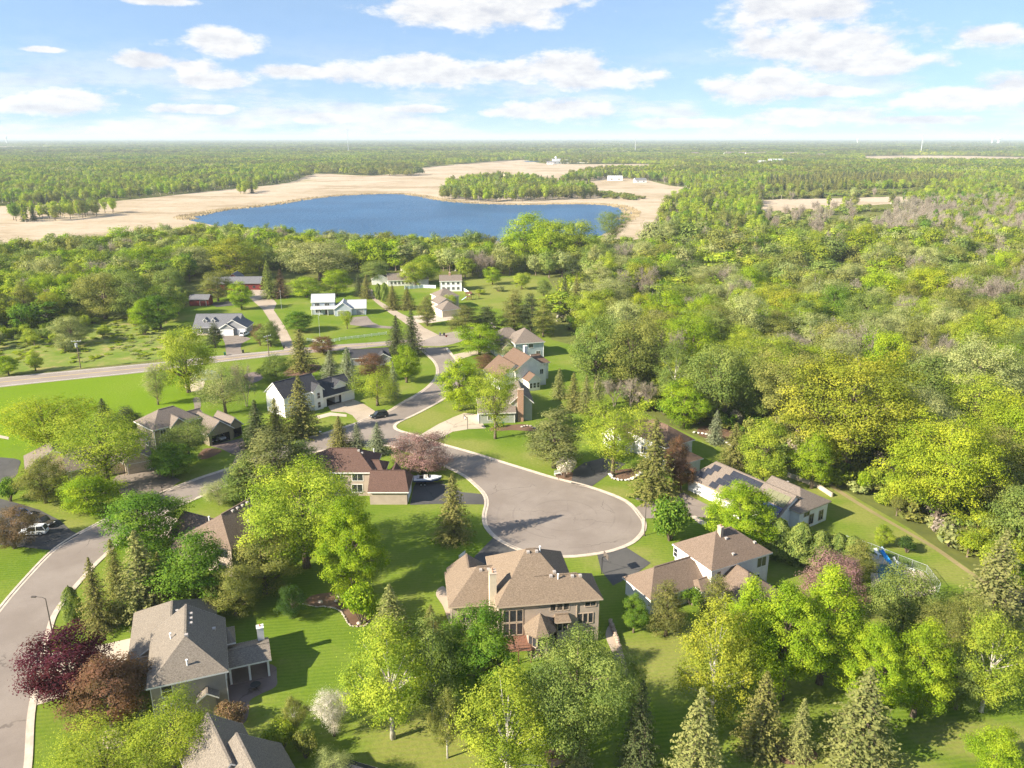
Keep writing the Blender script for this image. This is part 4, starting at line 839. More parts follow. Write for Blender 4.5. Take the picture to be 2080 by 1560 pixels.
# ------------------------------------------------------------------ tree kit
PAL = dict(lime=(0.25, 0.342, 0.024), yel=(0.285, 0.335, 0.028), ygreen=(0.285, 0.345, 0.040), green=(0.135, 0.225, 0.028), mid=(0.185, 0.24, 0.058), olive=(0.215, 0.23, 0.058), pale=(0.315, 0.34, 0.13), gold=(0.285, 0.305, 0.036),
           dkgreen=(0.06, 0.11, 0.025), spruce=(0.19, 0.195, 0.058), paleSpruce=(0.205, 0.222, 0.078), blueSpruce=(0.19, 0.22, 0.13), darkSpruce=(0.08, 0.102, 0.042), purple=(0.095, 0.027, 0.036), bronze=(0.175, 0.10, 0.057), pink=(0.27, 0.165, 0.152), white=(0.56, 0.53, 0.45), brown=(0.20, 0.14, 0.075), grey=(0.33, 0.285, 0.235))
def quads(P, Nn, size, aspect, rng):
    """leaf quads: centres P, normals Nn -> vertex array (4 per leaf)"""
    n = len(P)
    t = rng.normal(size=(n, 3)); a = np.cross(Nn, t); a /= np.linalg.norm(a, axis=1)[:, None] + 1e-9
    b = np.cross(Nn, a)
    sa = (size * 0.5)[:, None] * a; sb = (size * 0.5 * aspect)[:, None] * b
    V = np.empty((n, 4, 3)); V[:, 0] = P - sa; V[:, 1] = P - sb * 0.9 + sa * 0.1; V[:, 2] = P + sa; V[:, 3] = P + sb * 0.9 + sa * 0.1
    return V.reshape(-1, 3)
def leafmesh(name, V, shade, mat, extra=None):
    """V: 4n x 3; optional extra = (verts, faces, mat) joined for the woodland prototypes"""
    me = bpy.data.meshes.new(name); n = len(V) // 4
    ev, ef = (extra[0], extra[1]) if extra else ([], [])
    nv = len(V) + len(ev)
    co = np.concatenate([V, np.array(ev).reshape(-1, 3)]) if len(ev) else V
    me.vertices.add(nv); me.vertices.foreach_set('co', co.astype(np.float32).ravel())
    li = np.arange(len(V), dtype=np.int32); tot = [np.full(n, 4, np.int32)]
    if ef:
        el = np.array([i + len(V) for f in ef for i in f], np.int32); li = np.concatenate([li, el]); tot.append(np.array([len(f) for f in ef], np.int32))
    tot = np.concatenate(tot); st = np.concatenate([[0], np.cumsum(tot)[:-1]]).astype(np.int32)
    me.loops.add(len(li)); me.loops.foreach_set('vertex_index', li)
    me.polygons.add(len(tot)); me.polygons.foreach_set('loop_start', st)
    try: me.polygons.foreach_set('loop_total', tot)
    except Exception: pass
    me.materials.append(MAT[mat])
    if ef:
        me.materials.append(MAT[extra[2]]); me.polygons.foreach_set('material_index', np.concatenate([np.zeros(n, np.int32), np.ones(len(ef), np.int32)]))
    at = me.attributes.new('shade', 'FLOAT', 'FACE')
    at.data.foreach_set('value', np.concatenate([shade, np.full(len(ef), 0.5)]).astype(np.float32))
    me.update(calc_edges=True); me.validate()
    return me
def dirs(n, rng): 
    d = rng.normal(size=(n, 3)); return d / np.linalg.norm(d, axis=1)[:, None]
def limbs(rng, base_h, tips, r0, droop=0.0, n=5, top=None, sides=5):
    mb = MB(); zt = top or max(t[2] for t in tips)
    k = 6; px = rng.normal(size=2) * 0.15
    trunk = [(px[0] * (i / k) ** 2 * 2, px[1] * (i / k) ** 2 * 2, -0.3 + (zt * 0.82 + 0.3) * i / k) for i in range(k + 1)]
    rad = [r0 * (1.35 if i == 0 else 1 - 0.82 * i / k) for i in range(k + 1)]
    mb.tube(trunk, rad, 7)
    for t in tips:
        t = Vector(t); zs = min(max(base_h, t.z * rng.uniform(0.45, 0.75)), zt * 0.8); f = (zs + 0.3) / (zt * 0.82 + 0.3)
        s = Vector((px[0] * f * f * 2, px[1] * f * f * 2, zs)); m = s.lerp(t, 0.5) + Vector((0, 0, -droop + 0.12 * (t - s).length * rng.uniform(-0.4, 0.9))); r = r0 * (1 - 0.8 * f) * 0.55
        mb.tube([s, m, t], [r, r * 0.6, r * 0.18], sides, cap=False)
    return mb
def crown_pts(rng, H, Rr, bottom, n, shape):
    ph = rng.uniform(0, 6.28, 6)
    """clump centres inside a crown envelope"""
    out = []; zc = H * (bottom + 1) / 2; hz = H * (1 - bottom) / 2
    tries = 0
    while len(out) < n and tries < 6000:
        tries += 1
        d = dirs(1, rng)[0]; rr = rng.uniform(0.40, 1.0) ** 0.5
        rr *= 1 + 0.16 * math.sin(3 * math.atan2(d[1], d[0]) + ph[0] + 2 * d[2]) + 0.13 * math.sin(4 * d[2] + ph[1] + d[0] * 2) + 0.10 * math.sin(5 * math.atan2(d[1], d[0]) + ph[2])
        t = d[2] * rr
        wdt = {'round': 1.0, 'egg': (1.0 - 0.45 * max(t, 0) ** 1.2) if t > 0 else (1.0 + 0.1 * t), 'vase': 0.70 + 0.42 * t, 'cone': 0.95 - 0.62 * (t + 1) / 2, 'spread': 1.05}[shape]
        p = np.array([d[0] * rr * Rr * wdt * 0.80, d[1] * rr * Rr * wdt * 0.80, zc + t * hz * 0.82])
        if all(np.linalg.norm((p - q) / np.array([1, 1, 1])) > Rr * 0.30 * (34 / n) ** 0.33 for q in out): out.append(p)
    return np.array(out)
def broadleaf(seed, H=12.0, Rr=4.6, bottom=0.2, clumps=34, leaves=6500, size=0.36, shape='round', cr=0.36, flat=0.78, spread=0.18, trunk=0.28, mat='leaf', barkm='bark', asp=0.75, loose=0.0, sides=5, ow=0.5):
    rng = np.random.default_rng(seed)
    C = crown_pts(rng, H, Rr, bottom, clumps, shape); k = len(C)
    rad = Rr * cr * rng.uniform(0.65, 1.2, k) * (34 / clumps) ** 0.25
    cs = rng.uniform(0.0, 1.0, k)
    idx = rng.choice(k, leaves, p=rad ** 2 / np.sum(rad ** 2))
    d = dirs(leaves, rng); d[:, 2] = d[:, 2] * 0.9 + 0.12
    rr = rad[idx] * (rng.uniform(0, 1, leaves) ** 0.33) * (1 + rng.normal(size=leaves) * spread)
    off = d * rr[:, None]; off[:, 2] *= flat
    if loose: off *= (1 + loose * rng.uniform(-1, 1, leaves) ** 3)[:, None]
    P = C[idx] + off
    ctr = np.array([0, 0, H * (bottom + 1) / 2 - 1.0]); o = P - ctr; o /= np.linalg.norm(o, axis=1)[:, None] + 1e-9
    Nn = d * 0.65 + o * ow + dirs(leaves, rng) * 0.52 + np.array([0, 0, 0.25]); Nn /= np.linalg.norm(Nn, axis=1)[:, None]
    V = quads(P, Nn, size * rng.uniform(0.6, 1.35, leaves), asp, rng)
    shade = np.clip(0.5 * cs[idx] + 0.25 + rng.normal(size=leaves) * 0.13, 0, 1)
    tips = [tuple(c) for c in C[rng.permutation(k)[:min(k, 26)]]]
    lm = limbs(rng, H * bottom * 0.9, tips, trunk, sides=sides, top=H)
    return lm, V, shade
def spruce(seed, H=12.0, Rr=2.9, levels=30, gap=0.05, size=0.42, droop=0.42, dens=1.0, mat='leaf'):
    rng = np.random.default_rng(seed); P = []; Nn = []; S = []; SH = []
    mb = MB().tube([(0, 0, -0.3), (0, 0, H * 0.5), (0, 0, H * 0.98)], [0.20, 0.12, 0.02], 6)
    for li in range(levels):
        t = gap + (1 - gap) * (li + rng.uniform(-0.2, 0.2)) / levels
        t = min(max(t, 0.02), 0.985); z = H * t
        ln0 = Rr * (1 - t) ** 0.82 * (1.0 if t > 0.12 else 0.8 + t)
        nb = max(4, int(round((5 + 7 * (1 - t)) * dens)))
        a0 = rng.uniform(0, 6.28)
        for b in range(nb):
            a = a0 + 6.283 * b / nb + rng.uniform(-0.25, 0.25); ln = ln0 * rng.uniform(0.72, 1.14)
            steps = max(2, int(ln / 0.19)); sh = rng.uniform(0, 1)
            for s in range(steps + 1):
                f = (s + 0.6) / (steps + 0.6); r = ln * f
                zz = z - droop * ln * (f ** 1.4) * 0.72 + 0.10 * ln * f ** 3
                wid = (0.16 + 0.34 * (1 - f)) * min(1.0, ln)
                for q in range(2):
                    la = rng.uniform(-1, 1) * wid
                    P.append((r * math.cos(a) - la * math.sin(a), r * math.sin(a) + la * math.cos(a), zz + rng.uniform(-0.14, 0.06)))
                    Nn.append((math.cos(a) * 0.55 + rng.normal() * 0.42, math.sin(a) * 0.55 + rng.normal() * 0.42, 0.75 + rng.normal() * 0.35))
                    S.append(size * rng.uniform(0.6, 1.2)); SH.append(min(1, max(0, 0.30 + 0.25 * sh + 0.35 * f + rng.normal() * 0.15)))  # needles painted darker inside, lighter at the tips where light would fall
            if b % 2 == 0 and t < 0.9: mb.tube([(0, 0, z), (ln * 0.8 * math.cos(a), ln * 0.8 * math.sin(a), z - droop * ln * 0.5)], [0.04, 0.012], 3, cap=False)
    P = np.array(P); Nn = np.array(Nn); Nn /= np.linalg.norm(Nn, axis=1)[:, None]
    return mb, quads(P, Nn, np.array(S), 0.62, rng), np.array(SH)
def columnar(seed, H=5.0, Rr=1.6, leaves=7500, size=0.19):
    rng = np.random.default_rng(seed)
    t = rng.uniform(0, 1, leaves); a = rng.uniform(0, 6.283, leaves)
    lob = 1 + 0.16 * np.sin(a * 3 + t * 9 + seed) + 0.12 * np.sin(a * 7 - t * 15) + 0.10 * np.sin(t * 22 + a * 2)
    prof = np.sin(np.clip(t * 0.93 + 0.10, 0, 1) * math.pi) ** 0.55
    r = Rr * prof * lob * rng.uniform(0.72, 1.06, leaves)
    P = np.stack([r * np.cos(a), r * np.sin(a), t * H], 1)
    Nn = np.stack([np.cos(a), np.sin(a), 0.45 + 0 * a], 1) + dirs(leaves, rng) * 0.6; Nn /= np.linalg.norm(Nn, axis=1)[:, None]
    V = quads(P, Nn, size * rng.uniform(0.7, 1.3, leaves), 0.7, rng)
    mb = MB().tube([(0, 0, -0.3), (0, 0, H * 0.6)], [0.14, 0.05], 6)
    return mb, V, np.clip(0.45 + 0.35 * (lob - 1) / 0.3 + rng.normal(size=leaves) * 0.18, 0, 1)
def shrubby(seed, H=2.6, Rr=1.9, leaves=4200, size=0.19, clumps=14):
    rng = np.random.default_rng(seed)
    C = np.array([(math.cos(a) * r * Rr * 0.62, math.sin(a) * r * Rr * 0.62, H * z) for a, r, z in zip(rng.uniform(0, 6.28, clumps), rng.uniform(0, 1, clumps) ** 0.6, rng.uniform(0.3, 0.74, clumps))])
    idx = rng.integers(0, clumps, leaves); d = dirs(leaves, rng); rad = Rr * 0.44 * rng.uniform(0.7, 1.15, clumps)
    P = C[idx] + d * (rad[idx] * rng.uniform(0.5, 1.05, leaves))[:, None] * np.array([1, 1, H / Rr * 0.52])
    P[:, 2] = np.maximum(P[:, 2], 0.04)
    Nn = d + dirs(leaves, rng) * 0.8 + np.array([0, 0, 0.3]); Nn /= np.linalg.norm(Nn, axis=1)[:, None]
    mb = MB()
    for c in C: mb.tube([(c[0] * 0.1, c[1] * 0.1, -0.1), (c[0] * 0.6, c[1] * 0.6, c[2] * 0.55), tuple(c)], [0.05, 0.035, 0.012], 4, cap=False)
    return mb, quads(P, Nn, size * rng.uniform(0.6, 1.3, leaves), 0.75, rng), np.clip(0.5 + rng.normal(size=leaves) * 0.22, 0, 1)
def baretree(seed, H=11.0, Rr=4.4, stems=3, depth=4):
    rng = np.random.default_rng(seed); mb = MB()
    def grow(p, d, ln, r, lev):
        q = p + d * ln; m = p.lerp(q, 0.5) + Vector(rng.normal(size=3) * ln * 0.05)
        mb.tube([p, m, q], [r, r * 0.8, r * 0.6], 5 if lev < 2 else 3, cap=False)
        if lev >= depth: return
        for k in range(3 if lev < depth - 1 else 4):
            nd = (d + Vector(rng.normal(size=3)) * (0.42 + 0.05 * lev) + Vector((0, 0, 0.10))).normalized()
            grow(p.lerp(q, rng.uniform(0.55, 1.0)), nd, ln * rng.uniform(0.58, 0.80), r * 0.55, lev + 1)
    for s in range(stems):
        a = 6.28 * s / stems + rng.uniform(0, 1)
        grow(Vector((math.cos(a) * 0.25, math.sin(a) * 0.25, -0.2)), Vector((math.cos(a) * 0.32, math.sin(a) * 0.32, 1)).normalized(), H * 0.34, 0.17, 0)
    return mb
def twigs(mb, seed, n=3600, size=0.75, reach=0.5, minz=2.0):
    rng = np.random.default_rng(seed); A = np.array(mb.v); A = A[A[:, 2] > minz]
    P = A[rng.integers(0, len(A), n)] + rng.normal(size=(n, 3)) * reach * 0.5
    V = quads(P, dirs(n, rng), size * rng.uniform(0.5, 1.3, n), 0.07, rng)
    return V, np.clip(0.5 + rng.normal(size=n) * 0.25, 0, 1)
PROTO = {}
def reg(species, lm, V, shade, barkm='bark', mat='leaf'):
    tm = MB(); tm.v, tm.f, tm.m = lm.v, lm.f, lm.m
    o = tm.build('trunk', barkm, None, smooth=True); me = o.data; bpy.data.objects.remove(o)
    cm = leafmesh('crown', V, shade, mat) if V is not None else None
    allv = V if V is not None else np.array(lm.v)
    Hh = float(np.percentile(allv[:, 2], 99.6)); Rr = float(np.percentile(np.hypot(allv[:, 0], allv[:, 1]), 98))
    PROTO.setdefault(species, []).append((me, cm, Hh, Rr))
for s in (11, 12, 13): reg('maple', *broadleaf(s, shape='egg', bottom=0.03, clumps=62, leaves=20000, size=0.205, cr=0.33, Rr=4.2))
for s in (21, 22, 23): reg('oak', *broadleaf(s, shape='round', bottom=0.05, clumps=60, leaves=20000, size=0.21, cr=0.33, Rr=5.0, flat=0.75, trunk=0.30))
for s in (26, 27): reg('bigoak', *broadleaf(s, shape='round', bottom=0.05, clumps=110, leaves=42000, size=0.145, cr=0.28, Rr=5.2, flat=0.7, trunk=0.30))
for s in (16, 17): reg('bigmaple', *broadleaf(s, shape='egg', bottom=0.03, clumps=120, leaves=42000, size=0.14, cr=0.29, Rr=3.6, flat=0.9, trunk=0.26))
for s in (31, 32): reg('airy', *broadleaf(s, shape='vase', bottom=0.06, clumps=90, leaves=22000, size=0.15, cr=0.31, Rr=5.0, flat=0.62, spread=0.42, trunk=0.24, loose=0.5))
for s in (41, 42): reg('birch', *broadleaf(s, shape='egg', bottom=0.08, clumps=90, leaves=22000, size=0.14, cr=0.27, Rr=3.6, flat=1.05, spread=0.38, trunk=0.18, loose=0.4), barkm='bark_pale')
reg('willow', *broadleaf(51, shape='round', bottom=0.12, clumps=60, leaves=17000, size=0.20, cr=0.28, Rr=4.4, flat=1.7, spread=0.3, trunk=0.25, asp=0.4))
for s in (61, 62, 63): reg('spruce', *spruce(s, droop=0.36 + 0.06 * (s - 61), levels=36, size=0.31))
for s in (71, 72): reg('pine', *broadleaf(s, shape='cone', bottom=0.03, clumps=72, leaves=13000, size=0.22, cr=0.30, Rr=3.6, flat=0.55, spread=0.22, trunk=0.22, asp=0.5))
for s in (81, 82): reg('arbor', *columnar(s))
for s in (91, 92, 93): reg('shrub', *shrubby(s))
for s in (101, 102, 103):
    _b = baretree(s); reg('bare', _b, *twigs(_b, s), barkm='bark_dead')
TREES = []           # (x, y, radius) used to keep the wood fill clear of placed trees
KINDNAME = {'bigoak': 'oak_tree', 'bigmaple': 'maple_tree', 'maple': 'maple_tree', 'oak': 'broadleaf_tree', 'airy': 'broadleaf_tree', 'birch': 'birch_tree', 'willow': 'willow_tree', 'spruce': 'spruce_tree', 'pine': 'pine_tree', 'arbor': 'arborvitae', 'shrub': 'shrub', 'bare': 'bare_tree'}
CATNAME = {'shrub': 'shrub', 'arbor': 'hedge plant'}
def tree_at(species, x, y, h, rad, color, label, group=None, variant=None, rot=None, name=None):
    pr = PROTO[species]; me, cm, H0, R0 = pr[(variant if variant is not None else RND.randrange(len(pr))) % len(pr)]
    root = empty(name or KINDNAME[species], (x, y, 0), RND.uniform(0, 6.28) if rot is None else rot, label, CATNAME.get(species, 'tree'), group)
    root.scale = (rad / R0, rad / R0, h / H0)
    t = link(bpy.data.objects.new('stems' if species == 'shrub' else ('branches' if species == 'bare' else 'trunk'), me), root)
    if cm is not None:
        c = link(bpy.data.objects.new('twigs' if species == 'bare' else 'crown', cm), root)
        col = PAL[color] if isinstance(color, str) else color
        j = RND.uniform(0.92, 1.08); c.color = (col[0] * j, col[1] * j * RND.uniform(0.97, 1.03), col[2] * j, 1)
    TREES.append((x, y, rad)); return root
def tree_px(species, xt, yb, yt, w, color, label, group=None, **k):
    bx = xt + (1040 - xt) * (yb - yt) / (5889 - yt)
    g = G(bx, yb); h = HT(g.y, yt + 2); ym = (yb + yt) / 2
    zc = C_ * g.y + S_ * (CAMH - h / 2)
    w *= {'spruce': 1.12, 'shrub': 1.05, 'arbor': 1.05, 'bare': 1.0, 'willow': 1.35}.get(species, 1.17)
    return tree_at(species, g.x, g.y, h, w / 2 * zc / FPX, color, label, group, **k)
# ------------------------------------------------------------------ trees that can be told apart
T = [
 # lower left
 ('maple', 122, 1425, 1281, 165, 'purple', 'dark purple-leaved maple by the street lamp'),
 ('maple', 205, 1475, 1338, 150, 'bronze', 'brown-bronze leaved tree next to the purple maple'),
 ('airy', 200, 1610, 1488, 200, 'ygreen', 'wide yellow-green airy tree below the bronze tree'),
 ('airy', 335, 1580, 1440, 165, 'ygreen', 'yellow-green airy tree hiding the corner of the taupe porch house'),
 ('spruce', 286, 1462, 1420, 26, 'blueSpruce', 'tiny bluish spruce at the corner of the taupe porch house'),
 ('shrub', 465, 1470, 1431, 64, 'brown', 'golden-brown rounded shrub at the patio corner'),
 ('airy', 672, 1495, 1401, 74, 'white', 'small tree covered in white blossom'),
 ('birch', 592, 1492, 1412, 52, 'olive', 'thin young tree left of the white blossom tree'),
 ('shrub', 566, 1525, 1468, 72, 'ygreen', 'bushy yellow-green shrub behind the cut-off grey roof'),
 ('shrub', 616, 1540, 1488, 48, 'olive', 'small leggy shrub below the white blossom tree'),
 ('airy', 672, 1610, 1533, 85, 'pale', 'pale-tipped shrubby tree at the bottom edge beside the small dark roof'),
 ('birch', 785, 1500, 1258, 180, 'ygreen', 'tall yellow-green birch with pale leaning trunk'),
 ('birch', 872, 1468, 1252, 120, 'mid', 'slimmer birch close to the green maple by the cedar deck'),
 ('bigmaple', 975, 1440, 1233, 142, 'green', 'rich green maple in front of the cedar deck'),
 ('birch', 1030, 1595, 1358, 170, 'ygreen', 'yellow-green birch below the cedar deck'),
 ('bigoak', 1175, 1535, 1297, 212, 'mid', 'broad rounded mid-green tree below the turret house'),
 ('spruce', 1172, 1565, 1452, 62, 'paleSpruce', 'short pale blue spruce under the broad rounded tree'),
 ('spruce', 1307, 1562, 1383, 84, 'darkSpruce', 'dark slender spruce right of the broad rounded tree'),
 ('spruce', 1428, 1590, 1398, 112, 'paleSpruce', 'large drooping olive spruce beneath the golden tree'),
 ('birch', 1468, 1462, 1213, 140, 'gold', 'tall golden-yellow tree beside the lime maples'),
 ('spruce', 1560, 1525, 1365, 98, 'spruce', 'olive spruce between the drooping spruce and the small one'),
 ('spruce', 1636, 1537, 1418, 60, 'paleSpruce', 'small neat spruce in the mulch strip'),
 ('spruce', 1772, 1547, 1357, 145, 'paleSpruce', 'wide dusty-green spruce in front of the lime maples'),
 ('bigmaple', 1535, 1395, 1174, 118, 'lime', 'lime-green maple nearest the rose-tan roofs'),
 ('bigmaple', 1614, 1420, 1190, 135, 'lime', 'tall lime maple with orange tips at the front of the clump'),
 ('bigmaple', 1697, 1388, 1150, 150, 'lime', 'tallest lime maple beside the pink tree'),
 ('bigmaple', 1797, 1452, 1275, 125, 'lime', 'lime maple rising behind the wide dusty spruce'),
 ('bigmaple', 1890, 1455, 1262, 122, 'lime', 'last lime maple of the row towards the open lawn'),
 ('oak', 1705, 1245, 1128, 122, 'pink', 'dusty pink flowering tree beside the swimming pool'),
 ('pine', 1753, 1182, 1096, 66, 'olive', 'thin half-bare evergreen at the end of the hedge by the pool'),
 ('bigmaple', 1515, 1112, 985, 138, 'lime', 'bushy lime tree in front of the solar-panel house'),
 ('shrub', 1366, 1097, 1015, 96, 'green', 'large round green bush by the cul-de-sac lamp'),
 ('maple', 1291, 1285, 1205, 54, 'green', 'small round maple at the corner of the long low garage'),
 ('pine', 1360, 1291, 1182, 78, 'spruce', 'olive pine with bare lower trunk in front of the low garage'),
 ('pine', 1462, 1262, 1170, 68, 'spruce', 'pine standing in the courtyard of the rose-tan roofed house'),
 ('shrub', 1406, 1228, 1190, 52, 'green', 'green bush between the pine and the low garage wall'),
 ('oak', 1850, 1290, 1163, 132, 'mid', 'rounded grey-green tree covering the pool corner'),
 ('airy', 1928, 1350, 1228, 110, 'olive', 'olive airy tree beyond the last lime maple'),
 ('birch', 2035, 1445, 1245, 150, 'ygreen', 'large yellow-green birch at the lawn edge'),
 ('spruce', 2048, 1260, 1078, 120, 'paleSpruce', 'tall pale spruce at the corner of the back lawn'),
 ('maple', 2040, 1578, 1478, 98, 'lime', 'small round lime tree alone on the open lawn'),
 ('maple', 1798, 1112, 1064, 36, 'ygreen', 'young bright tree on the lawn behind the pool fence'),
 ('shrub', 1846, 1122, 1092, 40, 'dkgreen', 'dark little tree beside the young bright one behind the pool'),
 # left cluster
 ('spruce', 178, 1279, 1133, 72, 'spruce', 'slim olive spruce nearest the street beside the round evergreen bush'),
 ('arbor', 137, 1274, 1188, 42, 'mid', 'round clipped evergreen bush at the street edge'),
 ('spruce', 272, 1247, 1078, 108, 'paleSpruce', 'largest dusty spruce behind the taupe porch house'),
 ('spruce', 222, 1212, 1095, 54, 'spruce', 'darker spruce squeezed between two olive spruces'),
 ('maple', 280, 1122, 1000, 152, 'green', 'bright green rounded tree beside the parked cars street'),
 ('maple', 385, 1228, 1092, 150, 'green', 'deep green maple in front of the brown roofed house'),
 ('oak', 527, 1205, 1083, 135, 'olive', 'olive crab-apple tree against the brown roofed house'),
 ('bigoak', 605, 1152, 943, 220, 'ygreen', 'huge light-green airy tree behind the beige house'),
 ('bigmaple', 706, 1214, 1018, 132, 'lime', 'upright bright lime maple on the back lawn'),
 ('shrub', 732, 1264, 1192, 84, 'lime', 'bright low tree in the mulch bed'),
 ('spruce', 790, 1288, 1186, 74, 'paleSpruce', 'dusty spruce between mulch bed and birches'),
 ('spruce', 874, 1292, 1227, 42, 'spruce', 'small spruce at the gravel side bed'),
 ('spruce', 918, 1097, 962, 78, 'spruce', 'conical spruce on the lawn beside the cul-de-sac'),
 ('oak', 857, 962, 884, 112, 'pink', 'rounded pink-purple leaved tree by the boat driveway'),
 ('spruce', 686, 909, 844, 46, 'spruce', 'tallest of three spruces behind the dark brown roof'),
 ('spruce', 723, 907, 856, 32, 'blueSpruce', 'slimmest of three spruces behind the dark brown roof'),
 ('spruce', 765, 922, 857, 46, 'blueSpruce', 'spruce closest to the pink tree behind the dark brown roof'),
 ('spruce', 604, 884, 763, 76, 'spruce', 'large spruce in front of the white charcoal-roofed house'),
 ('spruce', 515, 908, 812, 62, 'darkSpruce', 'dark conifer beside the olive open-garage house'),
 ('spruce', 556, 898, 808, 56, 'spruce', 'conifer at the gable of the white charcoal-roofed house'),
 ('pine', 545, 1012, 872, 135, 'paleSpruce', 'broad pine at the bend of the left street'),
 ('pine', 606, 988, 893, 92, 'mid', 'fresh green pine overlapping the dark brown roof'),
 ('pine', 497, 1022, 922, 92, 'mid', 'lower pine at the kerb of the left street'),
 ('willow', 440, 1024, 978, 62, 'pale', 'pale willowy shrub at the kerb above the brown roof'),
 ('airy', 375, 932, 858, 106, 'mid', 'spreading pale tree in front of the olive open-garage house'),
 ('maple', 345, 968, 902, 96, 'green', 'dense dark green tree beside the left street'),
 ('airy', 196, 988, 838, 190, 'ygreen', 'big airy tree spreading over the low brown house'),
 ('airy', 80, 938, 805, 165, 'yel', 'yellow-green airy tree at the edge of the park lawn'),
 ('oak', 76, 1022, 930, 96, 'olive', 'olive-brown rounded tree beside the low brown house'),
 ('maple', 170, 1042, 967, 106, 'lime', 'lopsided bright green small tree on the front lawn of the low brown house'),
 ('shrub', 12, 1018, 972, 46, 'green', 'round green bush at the edge of the shaded drive'),
 ('oak', 14, 1114, 1035, 88, 'brown', 'reddish brown tree beside the white SUV'),
 ('spruce', 205, 864, 808, 46, 'darkSpruce', 'dark small spruce at the park lawn edge'),
 ('pine', 252, 868, 826, 54, 'darkSpruce', 'dark low pine behind the olive house'),
 ('airy', 310, 822, 741, 48, 'pale', 'slender pale young tree alone on the park lawn'),
 ('oak', 366, 797, 662, 108, 'ygreen', 'tall yellow-green tree with thick trunk on the park lawn'),
 ('willow', 446, 840, 735, 88, 'pale', 'weeping pale willow by the terrace'),
 ('bare', 492, 826, 736, 54, 'grey', 'grey leafless weeping tree beside the willow'),
 ('oak', 557, 778, 720, 64, 'mid', 'soft green tree behind the white charcoal-roofed house'),
 ('spruce', 606, 752, 668, 58, 'spruce', 'brownish spruce in a mulch ring by the main road'),
 ('oak', 655, 718, 682, 50, 'bronze', 'bronze-leaved small tree by the white fence'),
 ('spruce', 668, 768, 710, 40, 'blueSpruce', 'shorter blue spruce behind the charcoal roof'),
 ('spruce', 703, 784, 704, 48, 'blueSpruce', 'taller blue spruce behind the charcoal roof'),
 ('oak', 757, 768, 716, 64, 'bronze', 'dark bronze tree beside the blue spruces'),
 ('willow', 763, 824, 748, 76, 'ygreen', 'feathery green tree above the gravel driveway'),
 ('spruce', 797, 808, 732, 28, 'blueSpruce', 'narrow spruce behind the feathery tree'),
 ('maple', 823, 777, 700, 58, 'lime', 'bright lime tree at the street bend'),
 ('spruce', 803, 718, 640, 50, 'darkSpruce', 'dark spruce on the left of the roadside pair'),
 ('spruce', 834, 722, 628, 50, 'darkSpruce', 'taller dark spruce of the roadside pair by the junction'),
 ('maple', 603, 674, 630, 58, 'green', 'green tree beside the gravel barn lane'),
 ('maple', 485, 629, 570, 46, 'lime', 'bright round tree in front of the red barn'),
 ('oak', 680, 600, 545, 62, 'lime', 'round lime tree behind the white porch house'),
 ('oak', 620, 604, 560, 66, 'lime', 'wide lime tree left behind the white porch house'),
 ('spruce', 727, 602, 553, 24, 'darkSpruce', 'dark slim spruce behind the white porch house'),
 ('spruce', 743, 606, 556, 28, 'spruce', 'olive spruce at the top of the gravel lane'),
 ('spruce', 540, 606, 527, 34, 'mid', 'tall pale spruce beside the barn lane'),
 ('spruce', 567, 604, 545, 38, 'brown', 'brownish spruce beside the barn lane'),
 ('spruce', 796, 628, 578, 34, 'spruce', 'olive spruce left of the lane pair'),
 ('spruce', 826, 628, 582, 38, 'spruce', 'olive spruce right of the lane pair'),
 ('arbor', 767, 608, 573, 16, 'mid', 'slim evergreen closest to the ranch house drive'),
 ('arbor', 780, 612, 571, 18, 'mid', 'slim evergreen beside the lane pair'),
 ('pine', 866, 662, 598, 38, 'spruce', 'lone pine in front of the stepped hip house'),
 ('oak', 973, 720, 655, 86, 'lime', 'round lime tree by the junction hiding the blue-grey house'),
 ('pine', 945, 682, 618, 62, 'spruce', 'bushy pine beside the junction'),
 ('pine', 988, 678, 620, 52, 'darkSpruce', 'dark pine behind the round lime tree'),
 ('pine', 1045, 674, 588, 58, 'spruce', 'tall pine behind the blue-grey house'),
 ('pine', 1079, 678, 595, 52, 'darkSpruce', 'tall dark pine behind the blue-grey house ridge'),
 ('pine', 1104, 684, 602, 46, 'olive', 'olive pine at the end of the pine row'),
 ('oak', 1035, 724, 688, 52, 'pale', 'pale small tree in front of the blue-grey house'),
 ('oak', 988, 752, 718, 46, 'bronze', 'bronze small tree at the white gabled house'),
 ('maple', 932, 834, 725, 88, 'lime', 'dense bright green tree at the street side of the sage house'),
 ('airy', 976, 822, 746, 62, 'pale', 'greyish pale tree beside the dense bright green tree'),
 ('airy', 1005, 891, 745, 94, 'ygreen', 'tall airy tree with thick pale trunk before the sage house'),
 ('spruce', 1137, 808, 747, 36, 'paleSpruce', 'spruce nearest the white gabled house in the row of four'),
 ('spruce', 1166, 834, 756, 42, 'spruce', 'second spruce from the white gabled house'),
 ('spruce', 1192, 840, 760, 38, 'paleSpruce', 'third spruce from the white gabled house'),
 ('spruce', 1216, 844, 757, 42, 'paleSpruce', 'fourth spruce from the white gabled house next to the leafless thicket'),
 ('bare', 1250, 826, 770, 56, 'grey', 'leafless grey thicket tree beside the spruce row'),
 ('bare', 1284, 830, 765, 60, 'grey', 'middle leafless grey thicket tree'),
 ('bare', 1316, 832, 772, 50, 'grey', 'leafless grey thicket tree at the wood edge'),
 ('pine', 1128, 950, 830, 112, 'paleSpruce', 'broad olive conifer on the lawn above the cul-de-sac'),
 ('shrub', 1148, 968, 926, 44, 'white', 'cream blossoming bush beside the white bench'),
 ('airy', 1250, 965, 822, 140, 'ygreen', 'wide airy tree in the stone-edged bed'),
 ('spruce', 1335, 1010, 850, 92, 'spruce', 'tall spruce right of the white garage house'),
